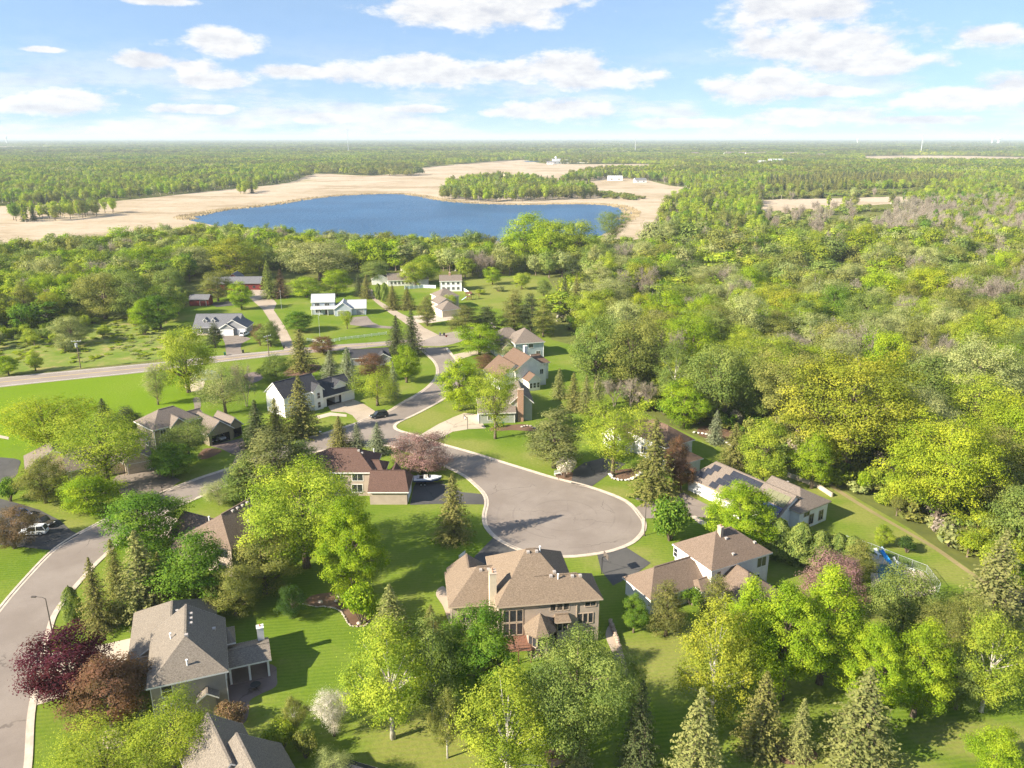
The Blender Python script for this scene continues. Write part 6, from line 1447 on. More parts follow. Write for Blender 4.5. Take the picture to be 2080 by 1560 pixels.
def car(label, gx, gy, ang, mat, kind='suv', name='parked_car', cat='car', z=0.06):
    g = G(gx, gy); root = empty(name, (g.x, g.y, z), R(ang), label, cat)
    Lh, Wd = (2.45, 0.96) if kind == 'suv' else (2.75, 0.98) if kind == 'pickup' else (2.3, 0.9)
    hood, top = (1.02, 1.76) if kind == 'suv' else (1.08, 1.82) if kind == 'pickup' else (0.9, 1.42)
    def sec(x, w, z0, z1): return (x, [(w * 0.9, z0), (w, z0 + 0.14), (w, (z0 + z1) / 2 + 0.1), (w * 0.94, z1 - 0.07), (w * 0.80, z1)])
    body = [sec(-Lh, Wd * 0.86, 0.42, hood - 0.16), sec(-Lh + 0.12, Wd * 0.95, 0.32, hood), sec(-1.2, Wd, 0.26, hood + 0.02), sec(0.6, Wd, 0.26, hood + 0.02), sec(1.5, Wd, 0.26, hood - 0.04), sec(Lh - 0.25, Wd * 0.95, 0.30, hood - 0.14), sec(Lh, Wd * 0.82, 0.42, hood - 0.30)]
    bo = loft(MB(), body).build('body', mat, root)
    ca, cb, ta, tb = (-Lh + 0.1, 1.25, -Lh + 0.5, 0.45) if kind == 'suv' else ((-0.75, 1.35, -0.5, 0.6) if kind == 'pickup' else (-1.75, 1.2, -1.05, 0.35))
    cab = [(ca, [(Wd * 0.86, hood - 0.06), (Wd * 0.86, hood), (Wd * 0.80, hood + 0.03)]), (ta, [(Wd * 0.90, hood - 0.06), (Wd * 0.74, top - 0.08), (Wd * 0.66, top)]), (tb, [(Wd * 0.90, hood - 0.06), (Wd * 0.74, top - 0.08), (Wd * 0.66, top)]), (cb, [(Wd * 0.86, hood - 0.06), (Wd * 0.86, hood), (Wd * 0.80, hood + 0.02)])]
    loft(MB(), cab).build('window_glass', 'pane', root)
    MB().box((ta + 0.06, -Wd * 0.68, top - 0.03), (tb - 0.04, Wd * 0.68, top + 0.03)).build('roof', mat, root)
    pl = MB()
    for s in (-1, 1):
        for (a, b2) in ((ca, ta), (cb, tb)): pl.bar((a, s * Wd * 0.88, hood), (b2, s * Wd * 0.73, top), 0.10)
        m_ = (ta + tb) / 2; pl.bar((m_, s * Wd * 0.92, hood), (m_, s * Wd * 0.74, top), 0.09)
    pl.build('pillars', mat, root)
    if kind == 'pickup':
        MB().box((-Lh + 0.15, -Wd * 0.78, 0.9), (-0.85, Wd * 0.78, hood + 0.03)).build('cargo_cover', 'black_metal', root)
    for x in (-1.45, 1.5):
        for y in (-Wd - 0.005, Wd + 0.005): wheel(root, x, y, 0.37 if kind != 'sedan' else 0.33)
    for s in (-1, 1):
        MB().box((Lh - 0.12, s * Wd * 0.62 - 0.17, hood - 0.36), (Lh + 0.01, s * Wd * 0.62 + 0.17, hood - 0.22)).build('headlight', 'lamp_clear', root)
        MB().box((-Lh - 0.01, s * Wd * 0.70 - 0.10, hood - 0.34), (-Lh + 0.1, s * Wd * 0.70 + 0.10, hood - 0.06)).build('tail_light', 'lamp_red', root)
        MB().box((0.72, s * (Wd + 0.02) - 0.09, hood + 0.0), (0.86, s * (Wd + 0.02) + 0.09, hood + 0.14)).build('mirror', mat, root)
    return root
car('white SUV with dark glass roof in the left driveway', 70, 1085, 189, 'paint_white', 'suv')
car('dark brown pickup truck between the white SUV and the lawn', 86, 1066, -22, 'paint_brown', 'pickup', 'pickup_truck', 'truck')
car('blue-grey car behind the dark pickup in the left driveway', 44, 1048, -20, 'paint_blue', 'sedan')
car('black SUV driving on the street below the gravel driveway', 770, 848, 210, 'paint_black', 'suv', 'car')
car('red car at the wood-side driveway', 2088, 912, 8, 'paint_red', 'sedan')
g13 = G(310, 875, 5.5)
def local_px(O, ang, u, v):
    a = R(ang); X, Y = O.x + u * math.cos(a) - v * math.sin(a), O.y + u * math.sin(a) + v * math.cos(a); return PX(X, Y)
q = local_px(g13, 49, 14.5, -3.4); car('silver car parked in the open garage', q[0], q[1], 49 - 90, 'paint_silver', 'sedan', z=0.1)
q = local_px(g13, 49, 12.3, -3.2); car('black car beside the silver one in the open garage', q[0], q[1], 49 - 90, 'paint_black', 'sedan', z=0.1)
car('white van outside the grey ranch garage', 497, 682, 80, 'paint_white', 'suv', 'parked_van', 'van')
car('silver car parked by the blue-grey house drive', 985, 713, 10, 'paint_silver', 'sedan')
# boat on its trailer
def boat():
    g = G(868, 984); a = R(4)
    tr = empty('boat_trailer', (g.x, g.y, 0.06), a, 'dark trailer carrying the white speedboat', 'trailer')
    fr = MB()
    for s in (-1, 1): fr.bar((-2.4, s * 0.7, 0.5), (1.8, s * 0.6, 0.5), 0.1); fr.bar((1.8, s * 0.6, 0.5), (3.6, 0, 0.45), 0.1)
    for x in (-2.2, -0.6, 1.2): fr.bar((x, -0.68, 0.5), (x, 0.68, 0.5), 0.08)
    fr.build('frame', 'black_metal', tr)
    for x in (-1.3, -0.5):
        for y in (-1.05, 1.05): wheel(tr, x, y, 0.32, 0.2)
    for s in (-1, 1): MB().box((-1.75, s * 0.95 - 0.13, 0.66), (-0.05, s * 0.95 + 0.13, 0.72)).build('fender', 'black_metal', tr)
    bt = empty('speedboat', (g.x, g.y, 0.62), a, 'white and blue speedboat on a trailer in the dark driveway', 'boat')
    plain('gelcoat', (0.72, 0.74, 0.78), 0.25, 0.5, var=0.03); plain('hull_blue', (0.06, 0.09, 0.18), 0.25, 0.5); plain('upholstery', (0.62, 0.60, 0.58), 0.7, 0.2)
    def hs(x, w, k, t): return (x, [(0.02, k), (w * 0.72, k + 0.28), (w, k + 0.55), (w, t), (w * 0.86, t + 0.03)])
    loft(MB(), [hs(-2.9, 1.1, 0.06, 1.02), hs(-1, 1.18, 0.04, 1.05), hs(1.0, 1.08, 0.06, 1.12), hs(2.3, 0.66, 0.24, 1.2), hs(3.1, 0.12, 0.62, 1.28)]).build('hull', 'hull_blue', bt)
    loft(MB(), [(-2.85, [(1.12, 0.82), (1.13, 1.04), (0.9, 1.08)]), (-1, [(1.20, 0.84), (1.21, 1.08), (0.95, 1.12)]), (1.0, [(1.10, 0.88), (1.11, 1.14), (0.85, 1.2)]), (2.3, [(0.68, 0.95), (0.69, 1.22), (0.5, 1.3)]), (3.12, [(0.14, 1.1), (0.15, 1.3), (0.1, 1.32)])]).build('deck', 'gelcoat', bt)
    MB().box((-2.2, -0.75, 0.95), (0.5, 0.75, 1.16)).build('cockpit', 'dark_inside', bt)
    for x in (-1.9, -0.5, 0.1):
        for y in (-0.42, 0.42): MB().box((x - 0.22, y - 0.25, 1.1), (x + 0.22, y + 0.25, 1.42)).build('seat', 'upholstery', bt)
    MB().quad((0.55, -0.85, 1.18), (0.55, 0.85, 1.18), (0.15, 0.75, 1.62), (0.15, -0.75, 1.62)).bar((0.15, -0.75, 1.62), (0.15, 0.75, 1.62), 0.05).build('windscreen', 'pane', bt)
    MB().box((-3.35, -0.25, 0.35), (-2.9, 0.25, 1.5)).build('outboard_motor', 'black_metal', bt)
boat()

# ------------------------------------------------------------------ street furniture
def tapered(name, p, h, r0, r1, mat, parent, n=8): return MB().tube([p, (p[0], p[1], p[2] + h)], [r0, r1], n).build(name, mat, parent)
plain('bronze_pole', (0.09, 0.075, 0.065), 0.6, 0.3)
def street_lamp(label, px, py, h, ang):
    g = G(px, py); r = empty('street_lamp', (g.x, g.y, 0), R(ang), label, 'street lamp')
    tapered('pole', (0, 0, 0), h, 0.11, 0.06, 'bronze_pole', r); tapered('base', (0, 0, 0), 0.3, 0.2, 0.16, 'bronze_pole', r)
    MB().tube([(0, 0, h - 0.1), (0.5, 0, h + 0.2), (1.5, 0, h + 0.25)], 0.045, 6).build('arm', 'bronze_pole', r)
    hd = MB().box((1.4, -0.16, h + 0.17), (2.1, 0.16, h + 0.33)).build('lamp_head', 'bronze_pole', r)
    MB().box((1.5, -0.12, h + 0.13), (2.0, 0.12, h + 0.17)).build('lens', 'lamp_clear', hd)
street_lamp('street lamp with arm over the left street', 107, 1288, 6.2, 178)
street_lamp('slender street lamp at the rim of the cul-de-sac', 1309, 1088, 7.0, 150)
def utility_pole(label, px, py, h, ang, trans=False):
    g = G(px, py); r = empty('utility_pole', (g.x, g.y, 0), R(ang), label, 'utility pole')
    tapered('pole', (0, 0, 0), h, 0.17, 0.12, 'wood_pole', r)
    MB().box((-1.5, -0.2, h - 0.55), (1.5, -0.07, h - 0.4)).build('crossarm', 'galvanised', r)
    if not trans: MB().box((-0.9, -0.2, h - 1.9), (0.9, -0.07, h - 1.78)).build('crossarm', 'galvanised', r)
    for x in (-1.35, -0.5, 0.5, 1.35): MB().tube([(x, -0.13, h - 0.4), (x, -0.13, h - 0.15)], 0.06, 6).build('insulator', 'vinyl_white', r)
    if trans: MB().tube([(0.0, -0.5, h - 2.3), (0.0, -0.5, h - 1.1)], 0.42, 12).build('transformer', 'galvanised', r)
    return g
pa = utility_pole('wooden utility pole with grey transformer in the rough field', 164, 748, 9.6, 10, True)
pb = utility_pole('wooden utility pole with double crossarms beside the main road', 548, 738, 9.8, 60)
def wire(a, b, h, off):
    mb = MB(); A = a + Vector((0, off, h)); B = b + Vector((0, off, h)); pts = [A.lerp(B, k / 12) - Vector((0, 0, 2.2 * (1 - (2 * k / 12 - 1) ** 2))) for k in range(13)]
    return tag(mb.tube(pts, 0.02, 4).build('power_line', 'black_metal'), 'thin power line strung between the utility poles', 'cable', 'power lines over the field')
for o_ in (-1.2, 1.2): wire(pa, pb, 9.3, o_)
wire(Vector((pa.x - 75, pa.y - 9, 0)), pa, 9.3, 0)
def slim_pole(label, px, py, h):
    g = G(px, py); r = empty('light_pole', (g.x, g.y, 0), 0, label, 'lamp post'); tapered('pole', (0, 0, 0), h, 0.08, 0.05, 'galvanised', r)
    MB().box((-0.35, -0.12, h), (0.35, 0.12, h + 0.12)).build('lamp_head', 'galvanised', r)
slim_pole('slim grey pole on the lawn behind the white fence', 650, 684, 8.5); slim_pole('slim grey pole beside the gravel barn lane', 572, 628, 8)
def hoop(label, px, py, ang, mat='black_metal'):
    g = G(px, py); r = empty('basketball_hoop', (g.x, g.y, 0), R(ang), label, 'basketball hoop')
    tapered('pole', (0, 0, 0), 3.3, 0.08, 0.07, mat, r); MB().bar((0, 0, 3.2), (0.7, 0, 3.3), 0.09).build('arm', mat, r)
    b = MB().box((0.7, -0.9, 2.9), (0.74, 0.9, 3.95)).build('backboard', 'vinyl_white' if mat == 'metal' else 'trim_dark', r)
    MB().box((0.74, -0.3, 3.05), (0.75, 0.3, 3.5)).build('target_square', 'vinyl_white', b)
    pts = [(1.0 + 0.23 * math.cos(t), 0.23 * math.sin(t), 3.05) for t in [k * math.pi / 6 for k in range(13)]]
    MB().tube(pts, 0.02, 4).build('rim', 'lamp_red', r)
hoop('dark basketball hoop on the dark driveway beside the cul-de-sac', 1222, 1166, 20); hoop('basketball hoop on the pale concrete driveway', 950, 872, 205); hoop('pale basketball hoop beside the tan-roofed house drive', 933, 1162, -30, 'metal')
plain('bin_black', (0.03, 0.03, 0.035), 0.6, 0.3); plain('bin_green', (0.02, 0.14, 0.08), 0.6, 0.3); plain('bin_grey', (0.16, 0.16, 0.17), 0.6, 0.3)
def bin_(label, px, py, mat, group=None, rz=0.3):
    g = G(px, py); r = empty('wheelie_bin', (g.x, g.y, 0.05), rz, label, 'bin', group)
    MB().add([(-.26, -.28, .1), (.26, -.28, .1), (.26, .28, .1), (-.26, .28, .1), (-.32, -.36, 1.0), (.32, -.36, 1.0), (.32, .36, 1.0), (-.32, .36, 1.0)], [(0, 3, 2, 1), (4, 5, 6, 7), (0, 1, 5, 4), (1, 2, 6, 5), (2, 3, 7, 6), (3, 0, 4, 7)]).build('body', mat, r)
    MB().box((-.35, -.40, 1.0), (.35, .40, 1.08)).build('lid', mat, r); MB().bar((-.3, .43, .95), (.3, .43, .95), .05).build('handle', mat, r)
    for s in (-1, 1): MB().tube([(s * .3 - .04, .3, .12), (s * .3 + .04, .3, .12)], .12, 10).build('wheel', 'tyre', r)
bin_('green bin at the end of the grey ranch driveway', 457, 722, 'bin_green'); bin_('black bin at the end of the grey ranch driveway', 494, 717, 'bin_black')
bin_('dark bin at the mouth of the barn lane', 577, 708, 'bin_black'); bin_('grey bin at the junction', 894, 682, 'bin_grey'); bin_('black bin beside the grey one at the junction', 902, 682, 'bin_black')
bin_('green bin against the sage garage wall', 1022, 866, 'bin_green', rz=0); bin_('black bin against the sage garage wall', 1010, 868, 'bin_black', 'bins at the sage garage', 0); bin_('black bin against the sage garage wall', 1016, 868, 'bin_black', 'bins at the sage garage', 0)
def mailbox(label, px, py, mat='black_metal'):
    g = G(px, py); r = empty('mailbox', (g.x, g.y, 0), 0.2, label, 'mailbox'); MB().box((-.06, -.06, 0), (.06, .06, 1.05)).build('post', 'wood_pole', r)
    MB().tube([(-.12, 0, 1.2), (.4, 0, 1.2)], .15, 8).build('box', mat, r); MB().box((.1, .15, 1.2), (.13, .18, 1.45)).build('flag', 'lamp_red', r)
mailbox('white mailbox at the kerb below the white charcoal-roofed house', 650, 886, 'vinyl_white'); mailbox('mailbox at the kerb of the white garage house', 1134, 974); mailbox('mailbox at the kerb by the dense dark tree', 330, 1000)
def stop_sign():
    g = G(907, 696); r = empty('stop_sign', (g.x, g.y, 0), 0.6, 'red octagonal stop sign at the junction', 'sign'); tapered('post', (0, 0, 0), 2.2, 0.04, 0.04, 'galvanised', r)
    P = [(0.4 * math.cos(R(22.5 + 45 * k)), 0.4 * math.sin(R(22.5 + 45 * k))) for k in range(8)]
    MB().add([(x, -0.02, 2.5 + z) for x, z in P] + [(x, 0.02, 2.5 + z) for x, z in P], [tuple(range(8)), tuple(range(15, 7, -1))] + [(i, (i + 1) % 8, 8 + (i + 1) % 8, 8 + i) for i in range(8)]).build('sign_plate', 'lamp_red', r)
stop_sign()
# white rail fence
def fence(label, P, h, step, railz, mat, name='fence', pw=0.12, group=None, pan=None):
    W = [G(*p) for p in P]; r = empty(name, (W[0].x, W[0].y, 0), 0, label, 'fence', group); O = W[0]
    for a, b in zip(W[:-1], W[1:]):
        L_ = (b - a).length; n = max(1, round(L_ / step))
        for k in range(n + (1 if b is W[-1] else 0)):
            p = a.lerp(b, k / n) - O; MB().box((p.x - pw / 2, p.y - pw / 2, 0), (p.x + pw / 2, p.y + pw / 2, h + 0.08)).build('post', mat, r)
        for k in range(n):
            p, q = a.lerp(b, k / n) - O, a.lerp(b, (k + 1) / n) - O
            for z in railz: MB().bar((p.x, p.y, z), (q.x, q.y, z), 0.05, 0.12 if pw > 0.07 else 0.05).build('rail', mat, r)
            if pan: MB().bar((p.x, p.y, h / 2), (q.x, q.y, h / 2), 0.03, h - 0.15).build('panel', pan, r)
    return r
fence('white post-and-rail fence along the main road', [(624, 693), (660, 699), (690, 692), (740, 686), (785, 680)], 1.15, 2.6, (0.4, 0.75, 1.08), 'vinyl_white')
plain('fence_blue', (0.46, 0.55, 0.60), 0.7, 0.2); fence('pale blue board fence behind the lane', [(822, 588), (860, 585), (885, 586)], 1.7, 2.6, (0.3, 1.5), 'vinyl_white', pan='fence_blue')
fence('white board fence beside the small white house', [(938, 588), (955, 600)], 1.6, 2.6, (0.3, 1.4), 'vinyl_white', pan='vinyl_white')
# chain-link fence of the pool: posts, rails and wires
pf = fence('galvanised chain-link fence around the swimming pool', [(1705, 1098), (1768, 1118), (1823, 1141), (1881, 1163), (1908, 1199), (1898, 1216)], 1.4, 2.6, (0.08, 1.4), 'galvanised', pw=0.06)
def chainlink(root, P, h):
    W = [G(*p) for p in P]; O = W[0]; mb = MB()
    for a, b in zip(W[:-1], W[1:]):
        L_ = (b - a).length; n = int(L_ / 0.22)
        for k in range(n):
            for s in (-1, 1):
                t0, t1 = k / n, min(1, max(0, (k + s * h / 0.22) / n))
                p = a.lerp(b, t0) - O; q = a.lerp(b, t1) - O; zz = abs(t1 - t0) * n * 0.22
                mb.bar((p.x, p.y, 0.05), (q.x, q.y, 0.05 + min(h, zz)), 0.008)
    o = mb.build('wire_mesh', 'galvanised', root); o['kind'] = 'stuff'
chainlink(pf, [(1705, 1098), (1768, 1118), (1823, 1141), (1881, 1163), (1908, 1199), (1898, 1216)], 1.4)
# pool
def pool():
    dk = sheet('pool_deck', [(1762, 1122), (1800, 1134), (1875, 1163), (1902, 1195), (1896, 1213), (1801, 1212), (1770, 1192), (1766, 1150)], 0.07, 'concrete')
    g = G(1811, 1165); r = empty('swimming_pool', (g.x, g.y, 0), 0, 'in-ground swimming pool with dark blue water behind the chain-link fence', 'pool')
    P = [G(*p) - g for p in spline([(1782, 1148), (1808, 1150), (1842, 1168), (1838, 1182), (1806, 1194), (1785, 1184)], 5)]
    MB().prism([(p.x, p.y) for p in P], -0.2, 0.10).build('water', 'pool_water', r)
    c = MB()
    for i in range(len(P)):
        a, b = P[i], P[(i + 1) % len(P)]; c.bar((a.x, a.y, 0.11), (b.x, b.y, 0.11), 0.3, 0.08)
    c.build('coping', 'kerb_concrete', r)
    s = G(1800, 1150); sl = empty('pool_slide', (s.x, s.y, 0), R(-62), 'bright blue curved slide at the swimming pool', 'slide')
    plain('slide_blue', (0.03, 0.32, 0.72), 0.3, 0.5); plain('slide_pale', (0.45, 0.62, 0.78), 0.35, 0.5)
    path = [(-1.9, 0.55, 2.05), (-1.2, 0.25, 1.95), (-0.3, 0.0, 1.5), (0.6, 0.02, 0.9), (1.5, 0.25, 0.45), (2.0, 0.45, 0.32)]
    ch = MB()
    for i in range(len(path) - 1):
        a, b = path[i], path[i + 1]
        ch.quad((a[0], a[1] - .32, a[2]), (b[0], b[1] - .32, b[2]), (b[0], b[1] + .32, b[2]), (a[0], a[1] + .32, a[2]))
        for k in (-.36, .36): ch.add([(a[0], a[1] + k, a[2] - .05), (b[0], b[1] + k, b[2] - .05), (b[0], b[1] + k, b[2] + .3), (a[0], a[1] + k, a[2] + .3), (a[0], a[1] + k * .86, a[2] - .05), (b[0], b[1] + k * .86, b[2] - .05), (b[0], b[1] + k * .86, b[2] + .3), (a[0], a[1] + k * .86, a[2] + .3)], [(0, 1, 2, 3), (7, 6, 5, 4), (3, 2, 6, 7), (0, 4, 5, 1)])
    ch.build('chute', 'slide_blue', sl)
    ld = MB()
    for k in (-.3, .3): ld.bar((-2.3, .55 + k, 0), (-1.95, .55 + k, 2.7), .06); ld.bar((-1.95, .55 + k, 2.7), (-1.5, .45 + k, 2.5), .05)
    for k in range(6): ld.bar((-2.25 + .05 * k, .25, .3 + .3 * k), (-2.25 + .05 * k, .85, .3 + .3 * k), .05)
    ld.build('ladder', 'slide_pale', sl)
    for x, y, z in ((-0.8, 0.1, 1.7), (0.9, 0.1, 0.7)): MB().bar((x, y, 0), (x, y, z), .09).build('leg', 'slide_pale', sl)
pool()
# loungers by the pool
def lounge(label, px, py, rz):
    g = G(px, py); r = empty('pool_chair', (g.x, g.y, 0.07), rz, label, 'chair', 'chairs by the pool'); MB().box((-.3, -.6, .3), (.3, .5, .38)).build('seat', 'vinyl_white', r)
    MB().add([(-.3, .5, .34), (.3, .5, .34), (.3, .9, .9), (-.3, .9, .9), (-.3, .56, .30), (.3, .56, .30), (.3, .96, .86), (-.3, .96, .86)], [(0, 1, 2, 3), (7, 6, 5, 4), (3, 2, 6, 7), (0, 4, 5, 1), (0, 3, 7, 4), (1, 5, 6, 2)]).build('backrest', 'vinyl_white', r)
    for x in (-.26, .26):
        for y in (-.55, .45): MB().box((x - .03, y - .03, 0), (x + .03, y + .03, .3)).build('leg', 'vinyl_white', r)
for (x, y, a) in ((1822, 1146, 0.4), (1850, 1160, 0.9), (1783, 1128, 0.2)): lounge('white lounge chair on the pool deck', x, y, a)
# bench, stones, retaining wall, cedar play set
def bench():
    g = G(1134, 966); r = empty('garden_bench', (g.x, g.y, 0.05), 0.35, 'white garden bench beside the cream blossoming bush', 'bench')
    for k in range(4): MB().box((-.8, -.05 + k * .13, .42), (.8, .05 + k * .13, .46)).build('slat', 'vinyl_white', r)
    for k in range(7): MB().box((-.75 + k * .23, .46, .48), (-.65 + k * .23, .5, .95)).build('back_slat', 'vinyl_white', r)
    MB().box((-.8, .45, .93), (.8, .51, 1.0)).build('top_rail', 'vinyl_white', r)
    for x in (-.75, .75):
        for y in (0, .42): MB().box((x - .05, y - .05, 0), (x + .05, y + .05, .44)).build('leg', 'vinyl_white', r)
bench()
plain('boulder', (0.50, 0.43, 0.37), 0.9, 0.15, var=0.25, scale=1.2); plain('boulder_white', (0.66, 0.62, 0.56), 0.9, 0.15, var=0.2, scale=1.2); plain('wall_stone', (0.40, 0.31, 0.25), 0.95, 0.1, var=0.25, scale=1.0)
def stonemesh(seed):
    rng = np.random.default_rng(seed); bm = bmesh.new(); bmesh.ops.create_icosphere(bm, subdivisions=1, radius=0.5)
    for v in bm.verts: v.co *= float(rng.uniform(0.8, 1.15)); v.co.z *= 0.72
    me = bpy.data.meshes.new('stone'); bm.to_mesh(me); bm.free(); return me
def stone_row(name, label, cat, P, size, mat, step, rows=1, seed=5):
    W = [G(*p) for p in spline(P, 4, False)]; O = W[0]; r = empty(name, (O.x, O.y, 0), 0, label, cat)
    ms = []
    for s in range(4):
        m = stonemesh(seed * 10 + s); m.materials.append(MAT[mat]); ms.append(m)
    acc = 0.0; k = 0
    for a, b in zip(W[:-1], W[1:]):
        L_ = (b - a).length
        while acc < L_:
            p = a.lerp(b, acc / L_) - O
            for j in range(rows):
                o = link(bpy.data.objects.new('stone', ms[(k + j) % 4]), r); s = size * RND.uniform(0.8, 1.25)
                o.location = (p.x + RND.uniform(-.08, .08), p.y + RND.uniform(-.08, .08), 0.05 + s * 0.30 + j * size * 0.62); o.scale = (s * 1.2, s, s * 0.9); o.rotation_euler = (0, 0, RND.uniform(0, 6.28))
            acc += step; k += 1
        acc -= L_
stone_row('stone_edging', 'ring of white boulders edging the bed under the airy tree', 'stones', [(1240, 966), (1246, 973), (1262, 977), (1285, 974), (1302, 962)], 0.75, 'boulder_white', 0.8)
stone_row('retaining_wall', 'curved stone retaining wall beside the large taupe house', 'wall', [(1239, 1267), (1250, 1291), (1258, 1325), (1266, 1355), (1268, 1370)], 0.62, 'wall_stone', 0.55, 2)
stone_row('stone_border', 'pale stone border at the wood edge behind the white garage house', 'stones', [(1410, 880), (1440, 885), (1470, 898), (1490, 910)], 0.8, 'boulder_white', 1.0)
stone_row('mulch_bed_edging', 'pale edging round the curved mulch bed on the back lawn', 'stones', [(617, 1228), (640, 1233), (667, 1234), (690, 1241), (700, 1254), (711, 1271), (738, 1273), (752, 1262)], 0.28, 'boulder', 0.30)
stone_row('garden_stones', 'reddish stones along the back bed of the sage house', 'stones', [(1060, 868), (1075, 866), (1088, 872)], 0.7, 'boulder', 0.9)
for (x, y, s) in ((651, 1225, 1.0), (690, 1215, 1.2), (729, 1268, 0.9), (683, 1222, 0.8)):
    m = stonemesh(int(x)); m.materials.append(MAT['boulder']); g = G(x, y); o = link(bpy.data.objects.new('boulder', m)); o.location = (g.x, g.y, s * 0.25); o.scale = (s, s * .8, s * .8); tag(o, 'pale boulder in the curved mulch bed', 'boulder', 'boulders in the mulch bed')
# long low retaining wall behind solar house
gA, gB, gC = G(1600, 968), G(1660, 990), G(1690, 1010)
lw = empty('garden_wall', (gA.x, gA.y, 0), 0, 'long low pale wall behind the solar-panel house', 'wall')
for a, b in ((gA, gB), (gB, gC)):
    n = 8
    for k in range(n):
        p, q = a.lerp(b, k / n) - gA, a.lerp(b, (k + 0.96) / n) - gA; MB().bar((p.x, p.y, .45), (q.x, q.y, .45), .35, .95).build('wall_block', 'kerb_concrete', lw)
def playset():
    g = G(952, 609); r = empty('play_set', (g.x, g.y, 0), 0.4, 'cedar play set with swing frame beside the stepped hip house', 'play set')
    for x in (-1, 1):
        for y in (-1, 1): MB().box((x - .08, y - .08, 0), (x + .08, y + .08, 3.0)).build('post', 'cedar', r)
    MB().box((-1.1, -1.1, 1.5), (1.1, 1.1, 1.62)).build('platform', 'cedar', r)
    MB().quad((-1.3, -1.3, 2.9), (1.3, -1.3, 2.9), (1.3, 0, 3.9), (-1.3, 0, 3.9)).quad((-1.3, 1.3, 2.9), (1.3, 1.3, 2.9), (1.3, 0, 3.9), (-1.3, 0, 3.9)).build('canopy', 'cedar', r)
    MB().bar((1, 0, 2.6), (5, 0, 2.6), .12).bar((5, 0, 2.6), (5.3, -1.1, 0), .1).bar((5, 0, 2.6), (5.3, 1.1, 0), .1).build('swing_frame', 'cedar', r)
    for x in (2.3, 3.7): MB().bar((x, -.2, 2.6), (x, -.2, .6), .03).bar((x, .2, 2.6), (x, .2, .6), .03).box((x - .1, -.25, .55), (x + .1, .25, .6)).build('swing', 'black_metal', r)
    MB().add([(-1.1, -.3, 1.6), (-1.1, .3, 1.6), (-3.4, .3, .2), (-3.4, -.3, .2), (-1.1, -.3, 1.52), (-1.1, .3, 1.52), (-3.4, .3, .12), (-3.4, -.3, .12)], [(0, 1, 2, 3), (7, 6, 5, 4), (0, 3, 7, 4), (1, 5, 6, 2)]).build('slide', 'slide_pale', r)
playset()
# garden clutter
def gazebo():
    g = G(420, 768); r = empty('pool_enclosure', (g.x, g.y, 0), 0.3, 'glass-domed pool enclosure on the park terrace', 'enclosure')
    n = 10
    for k in range(n):
        a0, a1 = 2 * math.pi * k / n, 2 * math.pi * (k + 1) / n
        P = [(4.2 * math.cos(a0), 2.6 * math.sin(a0), 0), (4.2 * math.cos(a1), 2.6 * math.sin(a1), 0), (3.0 * math.cos(a1), 1.9 * math.sin(a1), 1.9), (3.0 * math.cos(a0), 1.9 * math.sin(a0), 1.9)]
        MB().quad(*P).quad(P[3], P[2], (0, 0, 2.7)).build('panel', 'enclosure_glass', r); MB().bar(P[0], P[3], .08).bar(P[3], (0, 0, 2.72), .08).build('rib', 'galvanised', r)
plain('enclosure_glass', (0.42, 0.50, 0.47), 0.25, 0.5); gazebo()
def firepit():
    g = G(1127, 1545); r = empty('fire_pit', (g.x, g.y, 0), 0.3, 'square rust-coloured brick fire pit under the broad rounded tree', 'fire pit')
    for a, b in (((-1, -1, 0), (1, -.6, .9)), ((-1, .6, 0), (1, 1, .9)), ((-1, -.6, 0), (-.6, .6, .9)), ((.6, -.6, 0), (1, .6, .9))): MB().box(a, b).build('pit_wall', 'brick', r)
firepit()
def table_set():
    g = G(520, 1400); r = empty('patio_table', (g.x, g.y, 0.06), 0.2, 'dark round table on the paved patio', 'table')
    MB().tube([(0, 0, .70), (0, 0, .75)], .7, 16).build('table_top', 'black_metal', r); MB().tube([(0, 0, 0), (0, 0, .7)], .06, 8).build('leg', 'black_metal', r)
table_set()
def flatroof():
    house('small dark-roofed shed at the bottom edge under the white-tipped tree', (655, 1625, 0), -20, [(0, 0, 5, 4, 2.6, 'u', 1.4, 0, 0)], 'siding_taupe', 'shingle_dark', cat='shed', name='shed', doors=[(0, 'v0', 2.5)])
flatroof()
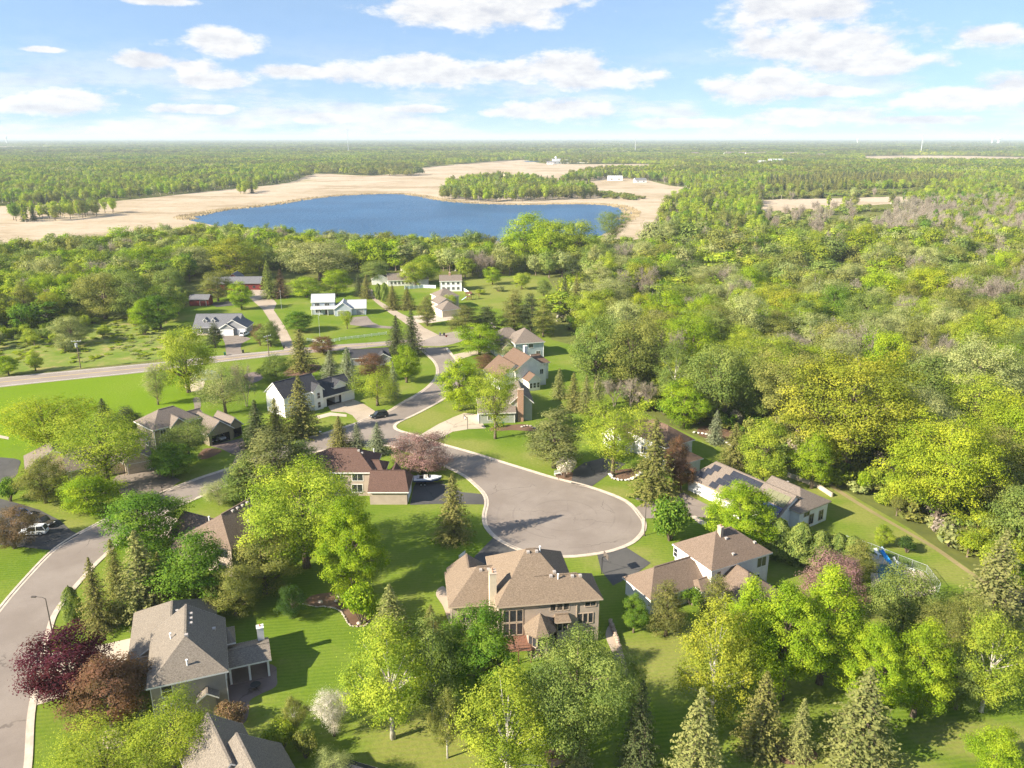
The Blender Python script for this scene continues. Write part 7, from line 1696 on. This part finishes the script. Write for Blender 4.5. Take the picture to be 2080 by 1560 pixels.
# ------------------------------------------------------------------ far landmarks
def silo(px, py):
    g = G(px, py); r = empty('silo', (g.x, g.y, 0), 0, 'white silo beside the far farm barn', 'silo'); MB().tube([(0, 0, 0), (0, 0, 17)], 3.6, 16).build('cylinder', 'siding_white', r); MB().tube([(0, 0, 17), (0, 0, 19), (0, 0, 20.5)], [3.6, 2.4, .3], 16).build('dome', 'galvanised', r)
silo(1129, 331.5)
def tower(label, px, ybase, ytop, w, kind):
    Y = 9000.0 if kind == 'tank' else 3800.0; X = (px - 1040) / FPX * (C_ * Y + S_ * CAMH); h = HT(Y, ytop); s = (C_ * Y) / FPX
    r = empty('water_tower' if kind == 'tank' else 'radio_mast', (X, Y, 0), 0, label, 'water tower' if kind == 'tank' else 'mast')
    if kind == 'tank':
        MB().tube([(0, 0, 0), (0, 0, h * 0.75)], w * s * 0.22, 10).build('stem', 'vinyl_white', r)
        MB().tube([(0, 0, h * .62), (0, 0, h * .75), (0, 0, h * .9), (0, 0, h)], [w * s * .2, w * s * .5, w * s * .5, w * s * .12], 14).build('tank', 'vinyl_white', r)
    else:
        MB().tube([(0, 0, 0), (0, 0, h)], [1.6, 0.8], 4).build('lattice', 'galvanised', r)
        MB().tube([(0, 0, h - 6), (0, 0, h)], 1.5, 5).build('antenna', 'galvanised', r)
tower('white water tower on the left horizon', 14, 0, 276, 5, 'tank'); tower('tall white water tower on the right horizon', 2014, 0, 276, 6, 'tank'); tower('broad white water tower on the right horizon', 2027, 0, 278, 10, 'tank'); tower('small white water tower on the horizon', 1741, 0, 281, 4, 'tank')
tower('thin radio mast above the left woods', 708, 0, 262, 1, 'mast'); tower('thin radio mast above the right woods', 1870, 0, 274, 1, 'mast'); tower('thin radio mast above the centre woods', 1290, 0, 281, 1, 'mast')

# ------------------------------------------------------------------ haze
def haze():
    m, nt, N, L, o = newmat('haze'); v = N.new('ShaderNodeVolumePrincipled')
    v.inputs['Color'].default_value = (0.70, 0.80, 0.94, 1); v.inputs['Density'].default_value = 0.00008; v.inputs['Anisotropy'].default_value = 0.0
    L.new(v.outputs[0], o.inputs['Volume']); MAT['haze'] = m
    MB().box((-30000, -2500, -1.0), (30000, 28000, 135)).build('haze', 'haze')['kind'] = 'stuff'
haze()
for o in SC.objects:
    if o.name.startswith('haze'): tag(o, 'pale blue air haze over the far woods', 'haze')
